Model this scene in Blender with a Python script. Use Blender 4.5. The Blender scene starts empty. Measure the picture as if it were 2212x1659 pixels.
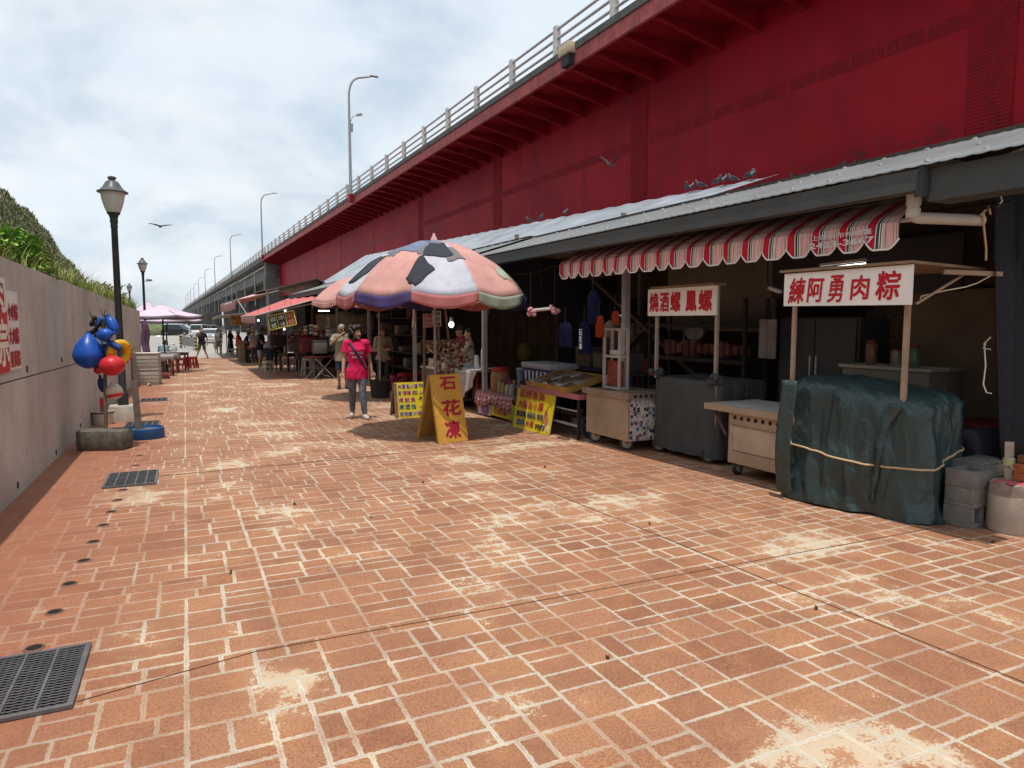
import bpy, bmesh, math, random
from mathutils import Vector as V, Matrix, noise, Euler, Quaternion
from mathutils.bvhtree import BVHTree
S = bpy.context.scene
COL = S.collection
random.seed(7)
R = math.radians
U = random.uniform

# ---------------------------------------------------------------- view geometry (photo pixel -> place)
FPX, CX, CY, EYE, HZ = 1500., 1106., 829.5, 1.48, 694.
PIT = math.atan((CY-HZ)/FPX)
YAW = math.atan((CX-398)/math.hypot(FPX, CY-HZ))
FW = V((math.sin(YAW)*math.cos(PIT), math.cos(YAW)*math.cos(PIT), -math.sin(PIT)))
RT = V((math.cos(YAW), -math.sin(YAW), 0))
UP = RT.cross(FW)
def ray(x, y): return FW + RT*((x-CX)/FPX) - UP*((y-CY)/FPX)
_d = ray(398, 722)
SL = _d.z/_d.y                     # the lane falls gently away from the viewer
YF = 42.
def gz(Y): return SL*min(Y, YF)
EYEV = V((0, 0, EYE))
def g(x, y, z=0):
    d = ray(x, y)
    t = (z-EYE)/(d.z-SL*d.y)
    if t < 0 or d.y*t > YF: t = (SL*YF+z-EYE)/d.z
    return EYEV + d*t
def atX(x, y, X): d = ray(x, y); return EYEV + d*(X/d.x)
def atY(x, y, Y): d = ray(x, y); return EYEV + d*(Y/d.y)
BD = .0215                         # bridge and sheds stand turned a little against the lane
def sh(x, y, XS): d = ray(x, y); return EYEV + d*(XS/(d.x+BD*d.y))
def P(XS, Y, Z): return V((XS-BD*Y, Y, Z))

# ---------------------------------------------------------------- materials
MATS = {}
class NT:
    def __init__(s, name):
        s.m = bpy.data.materials.new(name); s.m.use_nodes = True
        s.t = s.m.node_tree; s.b = s.t.nodes['Principled BSDF']
    def n(s, typ, **kw):
        x = s.t.nodes.new(typ)
        for k, v in kw.items():
            if k in ('_in',):
                for i, val in v.items():
                    if isinstance(val, bpy.types.NodeSocket): s.t.links.new(val, x.inputs[i])
                    else: x.inputs[i].default_value = val
            else: setattr(x, k, v)
        return x
    def l(s, a, b): s.t.links.new(a, b)
    def math(s, op, a, b=None, c=None, clamp=False):
        x = s.n('ShaderNodeMath', operation=op); x.use_clamp = clamp
        for i, v in enumerate((a, b, c)):
            if v is None: continue
            if isinstance(v, (int, float)): x.inputs[i].default_value = v
            else: s.l(v, x.inputs[i])
        return x.outputs[0]
    def mix(s, f, a, b, bt='MIX'):
        x = s.n('ShaderNodeMix', data_type='RGBA', blend_type=bt)
        for i, v in ((0, f), (6, a), (7, b)):
            if isinstance(v, (int, float)): x.inputs[i].default_value = v
            elif isinstance(v, (tuple, list)): x.inputs[i].default_value = (*v[:3], 1)
            else: s.l(v, x.inputs[i])
        return x.outputs[2]
    def ramp(s, f, lo, hi):
        x = s.n('ShaderNodeMapRange', _in={0: f, 1: lo, 2: hi}); x.interpolation_type = 'SMOOTHSTEP'
        return x.outputs[0]
    def noise(s, co, sc, det=4, rough=.6, dist=0):
        x = s.n('ShaderNodeTexNoise', _in={0: co, 2: sc, 3: det, 4: rough, 8: dist})
        return x.outputs[0]
    def obco(s): return s.n('ShaderNodeTexCoord').outputs['Object']
    def scale(s, co, v): return s.n('ShaderNodeMapping', _in={0: co, 3: v}).outputs[0]
    def bump(s, h, st=.3, d=.01):
        x = s.n('ShaderNodeBump', _in={0: st, 1: d, 3: h} if False else {})
        x.inputs['Strength'].default_value = st; x.inputs['Distance'].default_value = d
        s.l(h, x.inputs['Height']); s.l(x.outputs[0], s.b.inputs['Normal'])
def lin(c):
    if isinstance(c, str):
        c = [int(c[i:i+2], 16)/255 for i in (0, 2, 4)]
        return tuple(x/12.92 if x < .04045 else ((x+.055)/1.055)**2.4 for x in c)
    return tuple(c)
def M(name, col, rough=.6, var=.18, sc=5, bump=0, bsc=60, metal=0, dirt=0, dcol=(.05, .04, .03), streak=False, dsc=2.5, trans=0, emit=0, spec=.3, rand=0, wrinkle=0):
    if name in MATS: return MATS[name]
    t = NT(name); col = lin(col); dcol = lin(dcol)
    co = t.obco()
    n1 = t.noise(co, sc, 6)
    c = t.mix(t.ramp(n1, .25, .75), tuple(x*(1-var) for x in col), tuple(min(1, x*(1+var)) for x in col))
    if rand:
        oi = t.n('ShaderNodeAttribute', attribute_name='rnd').outputs['Fac']
        c = t.mix(t.math('MULTIPLY', oi, rand), c, tuple(x*.3 for x in col))
    if dirt:
        cs = t.scale(co, (1, 1, .12)) if streak else co
        n2 = t.noise(cs, dsc, 8, .7)
        f = t.math('MULTIPLY', t.ramp(n2, .62-.22*dirt, .85-.18*dirt), min(1, .4+dirt*.5))
        c = t.mix(f, c, dcol)
    t.l(c, t.b.inputs['Base Color'])
    r2 = t.math('MULTIPLY_ADD', n1, .25, max(.02, rough-.125))
    t.l(r2, t.b.inputs['Roughness'])
    t.b.inputs['Metallic'].default_value = metal
    t.b.inputs['Specular IOR Level'].default_value = spec
    if trans:
        t.b.inputs['Transmission Weight'].default_value = trans
        t.b.inputs['IOR'].default_value = 1.3
    if emit:
        t.b.inputs['Emission Color'].default_value = (*col, 1); t.b.inputs['Emission Strength'].default_value = emit
    if wrinkle: t.bump(t.noise(t.scale(co, (1, 1, .45)), bsc, 3, .5, 1.2), .8, wrinkle)
    elif bump: t.bump(t.noise(co, bsc, 5, .65), bump, .01)
    MATS[name] = t.m
    return t.m

# ---------------------------------------------------------------- mesh builder
class MB:
    def __init__(s): s.v = []; s.f = []; s.m = []; s.cm = 0
    def add(s, vs, fs):
        k = len(s.v); s.v += [tuple(v) for v in vs]
        for f in fs: s.f.append(tuple(i+k for i in f)); s.m.append(s.cm)
        return s
    def box(s, c, d, rot=None, bev=0, tap=1):
        hx, hy, hz = d[0]/2, d[1]/2, d[2]/2
        if bev:
            bm = bmesh.new(); bmesh.ops.create_cube(bm, size=1)
            for v in bm.verts: v.co = V((v.co.x*d[0], v.co.y*d[1], v.co.z*d[2]))
            bmesh.ops.bevel(bm, geom=list(bm.edges), offset=bev, segments=2, affect='EDGES', profile=.5)
            vs = [v.co.copy() for v in bm.verts]; bm.verts.index_update(); fs = [[v.index for v in f.verts] for f in bm.faces]; bm.free()
        else:
            vs = [V((x, y, z)) for z in (-hz, hz) for y in (-hy, hy) for x in (-hx, hx)]
            fs = [(0, 2, 3, 1), (4, 5, 7, 6), (0, 1, 5, 4), (2, 6, 7, 3), (0, 4, 6, 2), (1, 3, 7, 5)]
        if tap != 1:
            for v in vs:
                if v.z > 0: v.x *= tap; v.y *= tap
        m = rot_m(rot); c = V(c)
        return s.add([m @ v + c for v in vs], fs)
    def bar(s, a, b, w, h=None, upv=(0, 0, 1)):
        a, b = V(a), V(b); h = h or w
        d = (b-a).normalized(); u = V(upv)
        if abs(d.dot(u)) > .97: u = V((0, 1, 0))
        x = d.cross(u).normalized(); y = x.cross(d)
        vs = [p + x*(i*w/2) + y*(j*h/2) for p in (a, b) for i, j in ((-1, -1), (1, -1), (1, 1), (-1, 1))]
        return s.add(vs, [(3, 2, 1, 0), (4, 5, 6, 7), (0, 1, 5, 4), (1, 2, 6, 5), (2, 3, 7, 6), (3, 0, 4, 7)])
    def tube(s, pts, r, n=8, cap=True, closed=False):
        pts = [V(p) for p in pts]; k = len(pts)
        rs = r if isinstance(r, (list, tuple)) else [r]*k
        vs = []; fs = []; prev = None
        for i, p in enumerate(pts):
            a = pts[i-1] if i or closed else p; b = pts[(i+1) % k] if i < k-1 or closed else p
            d = (b-a).normalized()
            if prev is None:
                u = V((0, 0, 1)) if abs(d.z) < .9 else V((1, 0, 0))
                x = d.cross(u).normalized()
            else:
                x = (prev - d*prev.dot(d)).normalized()
            prev = x; y = d.cross(x)
            vs += [p + (x*math.cos(2*math.pi*j/n) + y*math.sin(2*math.pi*j/n))*rs[i] for j in range(n)]
        for i in range(k if closed else k-1):
            for j in range(n):
                a = i*n+j; b = i*n+(j+1) % n; c = ((i+1) % k)*n
                fs.append((a, b, c+(j+1) % n, c+j))
        if cap and not closed:
            fs.append(tuple(range(n-1, -1, -1))); fs.append(tuple((k-1)*n+j for j in range(n)))
        return s.add(vs, fs)
    def lathe(s, prof, n=20, c=(0, 0, 0), rot=None, cap=True, sx=1, sy=1):
        m = rot_m(rot); c = V(c); vs = []; fs = []
        for r, z in prof:
            vs += [m @ V((r*sx*math.cos(2*math.pi*j/n), r*sy*math.sin(2*math.pi*j/n), z)) + c for j in range(n)]
        for i in range(len(prof)-1):
            for j in range(n):
                fs.append((i*n+j, i*n+(j+1) % n, (i+1)*n+(j+1) % n, (i+1)*n+j))
        if cap:
            fs.append(tuple(range(n-1, -1, -1))); fs.append(tuple((len(prof)-1)*n+j for j in range(n)))
        return s.add(vs, fs)
    def ell(s, c, r, nu=14, nv=9, rot=None):
        r = r if isinstance(r, (tuple, list)) else (r, r, r)
        m = rot_m(rot); c = V(c); vs = [m @ V((0, 0, -r[2])) + c]; fs = []
        for i in range(1, nv):
            a = -math.pi/2 + math.pi*i/nv
            for j in range(nu):
                b = 2*math.pi*j/nu
                vs.append(m @ V((r[0]*math.cos(a)*math.cos(b), r[1]*math.cos(a)*math.sin(b), r[2]*math.sin(a))) + c)
        vs.append(m @ V((0, 0, r[2])) + c); e = len(vs)-1
        for j in range(nu):
            fs.append((0, 1+(j+1) % nu, 1+j)); fs.append((e, e-nu+j, e-nu+(j+1) % nu))
            for i in range(nv-2):
                fs.append((1+i*nu+j, 1+i*nu+(j+1) % nu, 1+(i+1)*nu+(j+1) % nu, 1+(i+1)*nu+j))
        return s.add(vs, fs)
    def grid(s, fn, nu, nv, mf=None):
        k = len(s.v)
        for j in range(nv+1):
            for i in range(nu+1): s.v.append(tuple(fn(i/nu, j/nv)))
        for j in range(nv):
            for i in range(nu):
                a = k + j*(nu+1)+i
                s.f.append((a, a+1, a+nu+2, a+nu+1)); s.m.append(mf((i+.5)/nu, (j+.5)/nv) if mf else s.cm)
        return s
    def prism(s, pts, ex):
        pts = [V(p) for p in pts]; ex = V(ex); n = len(pts)
        return s.add(pts + [p+ex for p in pts], [tuple(range(n-1, -1, -1)), tuple(range(n, 2*n))] + [(i, (i+1) % n, n+(i+1) % n, n+i) for i in range(n)])
    def xf(s, mat, start=0):
        s.v[start:] = [tuple(mat @ V(v)) for v in s.v[start:]]; return s
def rot_m(r):
    if r is None: return Matrix.Identity(3)
    if isinstance(r, Matrix): return r
    if isinstance(r, (int, float)): return Matrix.Rotation(r, 3, 'Z')
    return Euler(r).to_matrix()

def tag(o, label=None, cat=None, group=None, kind=None):
    if label: o['label'] = label
    if cat: o['category'] = cat
    if group: o['group'] = group
    if kind: o['kind'] = kind
    return o
def thing(name, label, cat, loc=(0, 0, 0), rz=0, group=None):
    o = bpy.data.objects.new(name, None); COL.objects.link(o)
    o.empty_display_size = .2
    o.location = loc; o.rotation_euler = (0, 0, rz)
    return tag(o, label, cat, group)
def obj(name, mb, mat, parent=None, world=False, smooth=True, ang=38, label=None, cat=None, group=None, kind=None, thick=0):
    me = bpy.data.meshes.new(name)
    vs = mb.v
    if parent is not None and world:
        top = parent
        mi = Matrix.LocRotScale(top.location, top.rotation_euler, None).inverted()
        if top.parent: mi = mi @ Matrix.LocRotScale(top.parent.location, top.parent.rotation_euler, None).inverted()
        vs = [mi @ V(v) for v in vs]
    me.from_pydata([tuple(v) for v in vs], [], mb.f)
    for m in (mat if isinstance(mat, (list, tuple)) else [mat]): me.materials.append(m)
    if isinstance(mat, (list, tuple)): me.polygons.foreach_set('material_index', mb.m)
    if smooth:
        me.polygons.foreach_set('use_smooth', [True]*len(me.polygons)); me.set_sharp_from_angle(angle=R(ang))
    me.update()
    o = bpy.data.objects.new(name, me); COL.objects.link(o)
    if parent is not None: o.parent = parent
    if thick:
        mo = o.modifiers.new('thickness', 'SOLIDIFY'); mo.thickness = thick; mo.offset = 0
    return tag(o, label, cat, group, kind)
def dup(root, loc, rz=0, label=None, group=None, sc=None):
    r = root.copy(); COL.objects.link(r); r.location = loc; r.rotation_euler = (0, 0, rz)
    if sc: r.scale = (sc, sc, sc)
    if label: r['label'] = label
    if group: r['group'] = group
    for ch in list(root.children):
        c = ch.copy(); COL.objects.link(c); c.parent = r
        for gc in list(ch.children):
            d = gc.copy(); COL.objects.link(d); d.parent = c
    return r
def rnd_attr(o, per=1):
    me = o.data; a = me.attributes.new('rnd', 'FLOAT', 'FACE')
    vals = []; k = 0
    while len(vals) < len(me.polygons):
        x = random.random(); vals += [x]*per
    a.data.foreach_set('value', vals[:len(me.polygons)])

# ---------------------------------------------------------------- writing
_TX = {}
def glyphs(txt, bold=.02):
    key = (txt, bold)
    if key not in _TX:
        c = bpy.data.curves.new('writing', 'FONT'); c.body = txt; c.offset = bold; c.resolution_u = 2
        o = bpy.data.objects.new('writing', c); COL.objects.link(o)
        me = bpy.data.meshes.new_from_object(o.evaluated_get(bpy.context.evaluated_depsgraph_get()))
        vs = [v.co.copy() for v in me.vertices]; fs = [tuple(p.vertices) for p in me.polygons]
        bpy.data.objects.remove(o); bpy.data.curves.remove(c); bpy.data.meshes.remove(me)
        x0 = min(v.x for v in vs); x1 = max(v.x for v in vs); y0 = min(v.y for v in vs); y1 = max(v.y for v in vs)
        _TX[key] = ([((v.x-x0)/(x1-x0), (v.y-y0)/(y1-y0)) for v in vs], fs, (x1-x0)/(y1-y0))
    return _TX[key]
def write(mb, txt, o, u, v, w, h, bold=.02, vertical=False, shear=0, gap=.12):
    """lay txt on the plane with lower left corner o, unit axes u, v and size w x h"""
    o, u, v = V(o), V(u).normalized(), V(v).normalized()
    if vertical:
        n = len(txt); ch = h/(n+gap*(n-1))
        for i, c in enumerate(txt):
            write(mb, c, o + v*(h-ch-(ch*(1+gap))*i), u, v, w, ch, bold)
        return mb
    if txt.isascii():
        vs, fs, asp = glyphs(txt, bold)
        return mb.add([o + u*(x*w + shear*(y-.5)*h) + v*(y*h) for x, y in vs], fs)
    vs, fs, asp = glyphs(txt, 0); n = u.cross(v); b = bold*min(h, w/len(txt)*1.2)*.62
    for i, (dx, dy) in enumerate(((0, 0), (1, 0), (-1, 0), (0, 1), (0, -1), (.7, .7), (-.7, .7), (.7, -.7), (-.7, -.7))):
        mb.add([o + u*(b + x*(w-2*b) + shear*(y-.5)*h + dx*b) + v*(b + y*(h-2*b) + dy*b) + n*(.00025*i) for x, y in vs], fs)
    return mb

# ---------------------------------------------------------------- camera, sky, sun
cam = bpy.data.cameras.new('camera'); cam_o = bpy.data.objects.new('camera', cam); COL.objects.link(cam_o)
cam.sensor_width = 36; cam.lens = 36*FPX/2212; cam.clip_end = 4000; cam.clip_start = .05
cam_o.matrix_world = Matrix.LocRotScale(EYEV, Matrix((RT, UP, -FW)).transposed().to_quaternion(), None)
S.camera = cam_o
SUN = V((-.1, -.2, 1)).normalized()
sl = bpy.data.lights.new('sun', 'SUN'); so = bpy.data.objects.new('sun', sl); COL.objects.link(so)
sl.energy = 4.3; sl.angle = R(.6); sl.color = (1, .955, .89)
so.rotation_euler = (-SUN).to_track_quat('-Z', 'Y').to_euler()
W = bpy.data.worlds.new('World'); S.world = W; W.use_nodes = True
wt = W.node_tree; wn = wt.nodes; bg = wn['Background']
def wl(a, b): wt.links.new(a, b)
sky = wn.new('ShaderNodeTexSky'); sky.sky_type = 'NISHITA'; sky.sun_disc = False
sky.sun_elevation = math.asin(SUN.z); sky.sun_rotation = math.atan2(SUN.x, SUN.y); sky.dust_density = 1.5; sky.altitude = 20
tc = wn.new('ShaderNodeTexCoord'); sep = wn.new('ShaderNodeSeparateXYZ'); wl(tc.outputs['Generated'], sep.inputs[0])
def wm(op, a, b=None, clamp=False):
    x = wn.new('ShaderNodeMath'); x.operation = op; x.use_clamp = clamp
    for i, v in enumerate((a, b)):
        if v is None: continue
        if isinstance(v, (int, float)): x.inputs[i].default_value = v
        else: wl(v, x.inputs[i])
    return x.outputs[0]
den = wm('ADD', wm('MAXIMUM', sep.outputs[2], 0), .42)
cmb = wn.new('ShaderNodeCombineXYZ'); wl(wm('DIVIDE', sep.outputs[0], den), cmb.inputs[0]); wl(wm('DIVIDE', sep.outputs[1], den), cmb.inputs[1])
def wnoise(sc, det, dist=0, rough=.55):
    x = wn.new('ShaderNodeTexNoise'); wl(cmb.outputs[0], x.inputs[0]); x.inputs['Scale'].default_value = sc; x.inputs['Detail'].default_value = det
    x.inputs['Distortion'].default_value = dist; x.inputs['Roughness'].default_value = rough; return x.outputs[0]
def wramp(f, a, b):
    x = wn.new('ShaderNodeMapRange'); x.interpolation_type = 'SMOOTHSTEP'; wl(f, x.inputs[0]); x.inputs[1].default_value = a; x.inputs[2].default_value = b; return x.outputs[0]
def wmix(f, a, b):
    x = wn.new('ShaderNodeMix'); x.data_type = 'RGBA'
    for i, v in ((0, f), (6, a), (7, b)):
        if isinstance(v, (int, float)): x.inputs[i].default_value = v
        elif isinstance(v, tuple): x.inputs[i].default_value = (*v, 1)
        else: wl(v, x.inputs[i])
    return x.outputs[2]
c1 = wramp(wnoise(2.3, 8, .25), .30, .60); c2 = wramp(wnoise(1.7, 6, .2), .38, .64); c3 = wramp(wnoise(4.6, 7, .2, .6), .45, .78)
skc = wmix(.62, sky.outputs[0], (8.9, 10.7, 12.2))                       # thin veil over the blue
cl = wmix(c2, (9.7, 10.8, 11.8), (11.8, 11.9, 12.0))
cl = wmix(wm('MULTIPLY', c3, .5), cl, (9.3, 10.3, 11.3))
fin = wmix(wm('MULTIPLY', c1, .9), skc, cl)
wl(fin, bg.inputs[0]); bg.inputs[1].default_value = .1
S.view_settings.view_transform = 'Standard'; S.view_settings.look = 'None'; S.view_settings.gamma = 1; S.view_settings.exposure = -.22
S.cycles.max_bounces = 6; S.cycles.diffuse_bounces = 3; S.cycles.transparent_max_bounces = 6
try: S.cycles.use_denoising = True
except Exception: pass

# ---------------------------------------------------------------- ground
t = NT('asphalt_concrete'); co = t.obco()
c = t.mix(t.ramp(t.noise(co, .25, 6), .3, .7), (.30, .285, .26), (.40, .38, .34)); c = t.mix(t.ramp(t.noise(co, 30, 3), .3, .8), c, (.27, .26, .24)); t.l(c, t.b.inputs[0]); t.b.inputs['Roughness'].default_value = .9
MATS['lot'] = t.m
mb = MB()
YB = 45.5
ys = [-60, 0, YF, YB, 90, 200, 600, 2500]
for a, b in zip(ys[:-1], ys[1:]):
    mb.add([(-400, a, gz(a)-.012), (900, a, gz(a)-.012), (900, b, gz(b)-.012), (-400, b, gz(b)-.012)], [(0, 1, 2, 3)])
obj('ground', mb, MATS['lot'], kind='structure', smooth=False)

# stamped paving: one sheet of tiles, each carries its own size so that the joints follow it
t = NT('stamped_paving'); co = t.obco()
uva = t.n('ShaderNodeUVMap', uv_map='cell').outputs[0]; uvb = t.n('ShaderNodeUVMap', uv_map='size').outputs[0]
sa = t.n('ShaderNodeSeparateXYZ', _in={0: uva}); sb = t.n('ShaderNodeSeparateXYZ', _in={0: uvb})
u_, v_, w_, h_ = sa.outputs[0], sa.outputs[1], sb.outputs[0], sb.outputs[1]
d = t.math('MINIMUM', t.math('MINIMUM', u_, t.math('SUBTRACT', w_, u_)), t.math('MINIMUM', v_, t.math('SUBTRACT', h_, v_)))
sp = t.n('ShaderNodeSeparateXYZ', _in={0: co})
nf = t.noise(co, 26, 5, .7); nm = t.noise(co, 4.5, 4); nl = t.noise(co, .55, 4); ngr = t.noise(co, 115, 3, .75); nst = t.noise(co, 1.5, 7, .7)
rnd = t.n('ShaderNodeAttribute', attribute_name='rnd').outputs['Fac']
ne = t.noise(co, 48, 5, .75)
dj = t.math('ADD', d, t.math('ADD', t.math('MULTIPLY', t.math('SUBTRACT', nf, .5), .018), t.math('MULTIPLY', t.math('SUBTRACT', ne, .5), .022)))
# joints wide and pale in mid lane; fainter, with redder bricks, beside the wall and below the eaves
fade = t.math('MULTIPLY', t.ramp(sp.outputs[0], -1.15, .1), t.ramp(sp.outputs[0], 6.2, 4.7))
jw = t.math('MULTIPLY_ADD', t.ramp(nl, .3, .7), .0055, .0063)
joint = t.ramp(t.math('SUBTRACT', jw, dj), -.003, .003)
joint = t.math('MULTIPLY', joint, t.math('MULTIPLY', t.math('MULTIPLY_ADD', fade, .8, .12), t.math('MULTIPLY_ADD', t.ramp(t.noise(co, 1.9, 5, .6), .38, .6), .62, .38)))
brick = t.mix(rnd, (.255, .110, .058), (.35, .168, .090)); brick = t.mix(t.math('MULTIPLY', t.ramp(t.math('FRACT', t.math('MULTIPLY', rnd, 7.3)), .62, .95), .5), brick, (.39, .195, .105))
brick = t.mix(t.math('MULTIPLY', t.ramp(nm, .42, .72), .55), brick, (.41, .185, .085))
brick = t.mix(t.math('MULTIPLY', t.ramp(ngr, .46, .62), .68), brick, (.15, .055, .034))
brick = t.mix(t.math('MULTIPLY', t.ramp(t.noise(co, 60, 4, .75), .55, .7), .35), brick, (.54, .33, .20))
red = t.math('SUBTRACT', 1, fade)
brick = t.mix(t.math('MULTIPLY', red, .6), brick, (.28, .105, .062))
jc = t.mix(t.ramp(t.math('ADD', dj, t.math('MULTIPLY', t.math('SUBTRACT', nm, .5), .02)), .002, .009), (.44, .40, .33), (.66, .575, .435)); jc = t.mix(t.math('MULTIPLY', t.ramp(ngr, .5, .7), .5), jc, (.40, .35, .28))
# worn patches where the colour coat is gone
wear0 = t.math('MULTIPLY', t.ramp(t.noise(co, .95, 5, .6), .42, .68), t.ramp(nl, .34, .56))
near = t.ramp(t.math('SUBTRACT', .05, d), -.09, .05)
nw = t.math('ADD', t.math('MULTIPLY', t.noise(co, 16, 7, .72), .55), t.math('MULTIPLY', t.noise(co, 75, 4, .7), .45))
wth = t.math('ADD', t.math('MULTIPLY', wear0, .165), t.math('MULTIPLY', t.math('MULTIPLY', near, wear0), .17))
wear = t.math('MULTIPLY', t.ramp(t.math('SUBTRACT', t.math('ADD', wth, .295), nw), -.020, .026), t.math('MULTIPLY', fade, .78))
brick = t.mix(t.math('MULTIPLY', wear0, t.math('MULTIPLY', fade, .45)), brick, (.52, .29, .155))
c = t.mix(wear, brick, t.mix(ngr, (.45, .375, .27), (.62, .52, .38))); c = t.mix(joint, c, jc)
c = t.mix(t.math('MULTIPLY', t.ramp(t.noise(co, .9, 6, .65), .55, .8), .35), c, (.20, .10, .06))
t.l(c, t.b.inputs[0]); t.b.inputs['Roughness'].default_value = .86; t.b.inputs['Specular IOR Level'].default_value = .25
t.bump(t.math('ADD', t.math('MULTIPLY', ngr, .35), t.math('MULTIPLY', joint, -.8)), .55, .006)
MATS['paving'] = t.m
def split(x, y, w, h, out, depth=0):
    if (w < .3 and h < .3 and (random.random() < .55 or w*h < .035)) or depth > 4 or (w < .2 and h < .24) : out.append((x, y, w, h)); return
    if (w > h*1.15 and random.random() < .8) or h < .17:
        if w < .26: out.append((x, y, w, h)); return
        k = random.choice((.33, .42, .5, .58, .67)); split(x, y, w*k, h, out, depth+1); split(x+w*k, y, w*(1-k), h, out, depth+1)
    else:
        if h < .19: out.append((x, y, w, h)); return
        k = random.choice((.38, .5, .62)); split(x, y, w, h*k, out, depth+1); split(x, y+h*k, w, h*(1-k), out, depth+1)
tiles = []
xs = [-1.46, -.905]
while xs[-1] < 9.4: xs.append(xs[-1] + .855)
y = -.7
while y < YB-.01:
    hb = min(random.choice((.46, .6, .6, .72)), YB-y)
    if YB-y-hb < .2: hb = YB-y
    xb = [-1.46, U(-1.1, -.7), -.05 if random.random() < .8 else U(-.3, .2)]
    while xb[-1] < 9.4: xb.append(xb[-1]+U(.55, 1.05))
    for a, b in zip(xb[:-1], xb[1:]):
        split(a, y, b-a, hb, tiles)
    y += hb
me = bpy.data.meshes.new('paving'); vs = []; fs = []; ua = []; ub = []; rv = []
for (x, y, w, h) in tiles:
    k = len(vs)
    for px_, py_ in ((0, 0), (w, 0), (w, h), (0, h)):
        vs.append((x+px_, y+py_, gz(y+py_))); ua += [px_, py_]; ub += [w, h]
    fs.append((k, k+1, k+2, k+3)); rv.append(random.random())
me.from_pydata(vs, [], fs); me.materials.append(MATS['paving'])
l1 = me.uv_layers.new(name='cell'); l1.data.foreach_set('uv', ua); l2 = me.uv_layers.new(name='size'); l2.data.foreach_set('uv', ub)
at = me.attributes.new('rnd', 'FLOAT', 'FACE'); at.data.foreach_set('value', rv)
o = bpy.data.objects.new('paving', me); COL.objects.link(o); o['kind'] = 'structure'

# movement joints sawn through the paving
mb = MB()
def groove(pts, w):
    pts = [g(*p) for p in pts]
    for a, b in zip(pts[:-1], pts[1:]):
        mb.bar(V((a.x, a.y, gz(a.y)+.001)), V((b.x, b.y, gz(b.y)+.001)), w, .006)
groove([(345, 1029), (600, 1005), (880, 978), (1135, 955)], .012)
groove([(165, 1517), (553, 1408), (1106, 1309), (1560, 1225), (2040, 1137)], .003)
groove([(1161, 1053), (1430, 1160), (1660, 1255), (1940, 1366), (2212, 1475)], .0035)
obj('paving_joint', mb, M('joint_dark', (.13, .065, .04), .95), kind='structure')
def dep(x, y, z): return EYEV + ray(x, y)*z
def depth_of(p): return (V(p)-EYEV).dot(FW)
def bez(a, b, c, n=8):
    a, b, c = V(a), V(b), V(c)
    return [a*(1-t)**2 + b*2*t*(1-t) + c*t*t for t in [i/n for i in range(n+1)]]
# ================================================================ concrete wall on the left
WX = -1.45
wt0, wt1 = atX(0, 553, WX), atX(292, 668, WX)
wj0, wj1 = atX(8, 828, WX), atX(271, 757, WX)
def lerpY(a, b, Y): return a.z + (b.z-a.z)*(Y-a.y)/(b.y-a.y)
WEND = 28.6
t = NT('wall_concrete'); co = t.obco(); sp = t.n('ShaderNodeSeparateXYZ', _in={0: co}); yy0 = t.math('MULTIPLY', sp.outputs[1], -.0085)
hh = t.math('SUBTRACT', sp.outputs[2], yy0)
c = t.mix(t.ramp(t.noise(co, .8, 6), .3, .7), (.41, .375, .335), (.57, .53, .475)); c = t.mix(t.math('MULTIPLY', t.ramp(t.noise(co, 9, 6, .7), .45, .7), .3), c, (.33, .29, .25))
dr = t.noise(t.scale(co, (1, 1.5, .14)), 1.6, 7, .65); drm = t.math('MULTIPLY', t.ramp(dr, .50, .75), t.ramp(t.math('ADD', hh, t.math('MULTIPLY', t.noise(t.scale(co, (1, 1, .1)), 2.5, 3), 1.4)), 1.0, 1.9)); c = t.mix(t.math('MULTIPLY', drm, .5), c, (.20, .175, .15))
lo = t.noise(t.scale(co, (1, 1.4, .5)), 1.7, 7, .7); c = t.mix(t.math('MULTIPLY', t.math('MULTIPLY', t.ramp(lo, .45, .62), t.ramp(hh, -.55, -1.0)), .6), c, (.15, .135, .105)); c = t.mix(t.math('MULTIPLY', t.ramp(t.noise(t.scale(co, (1, 1.2, .25)), 1.1, 5), .55, .7), .3), c, (.40, .29, .26))
c = t.mix(t.math('MULTIPLY', t.ramp(t.noise(co, 60, 3, .7), .62, .7), .5), c, (.2, .17, .15))
t.l(c, t.b.inputs[0]); t.b.inputs['Roughness'].default_value = .92; t.b.inputs['Specular IOR Level'].default_value = .2; t.bump(t.math('ADD', t.noise(co, 70, 4), t.math('MULTIPLY', t.noise(co, 6, 4), 1.5)), .3, .01)
MATS['wall_concrete'] = t.m
wall = thing('retaining_wall', 'long beige grey concrete panel wall along the edge of the paving', 'wall', (WX, 0, 0))
mb = MB(); mp = MB()
def wpanel(m, y0, y1, zf0, zf1, x1=-1.6):
    q = [(WX, y0, zf0(y0)), (WX, y1, zf0(y1)), (WX, y1, zf1(y1)), (WX, y0, zf1(y0))]
    m.prism(q, (x1-WX, 0, 0))
top = lambda Y: lerpY(wt0, wt1, Y); jn = lambda Y: lerpY(wj0, wj1, Y)
yy = [9.05+2.65*i for i in range(-4, 9)]; yl = [8.38+2.65*i for i in range(-4, 9)]
for ys_, lo, hi in ((yy, lambda Y: jn(Y)+.007, top), (yl, lambda Y: gz(Y)-.05, lambda Y: jn(Y)-.007)):
    ed = [y for y in ys_ if -1.5 < y < WEND-.5]; ed = [-1.5]+ed+[WEND]
    for a, b in zip(ed[:-1], ed[1:]): wpanel(mb, a+.004, b-.004, lo, hi)
obj('panel', mb, MATS['wall_concrete'], wall, world=True)
wpanel(mp, -1.45, WEND-.05, lambda Y: gz(Y)-.05, lambda Y: top(Y)-.03, -1.75)
mp.xf(Matrix.Translation((-.03, 0, 0)))
obj('core', mp, M('joint_shadow', (.10, .085, .07), .95), wall, world=True)
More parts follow.
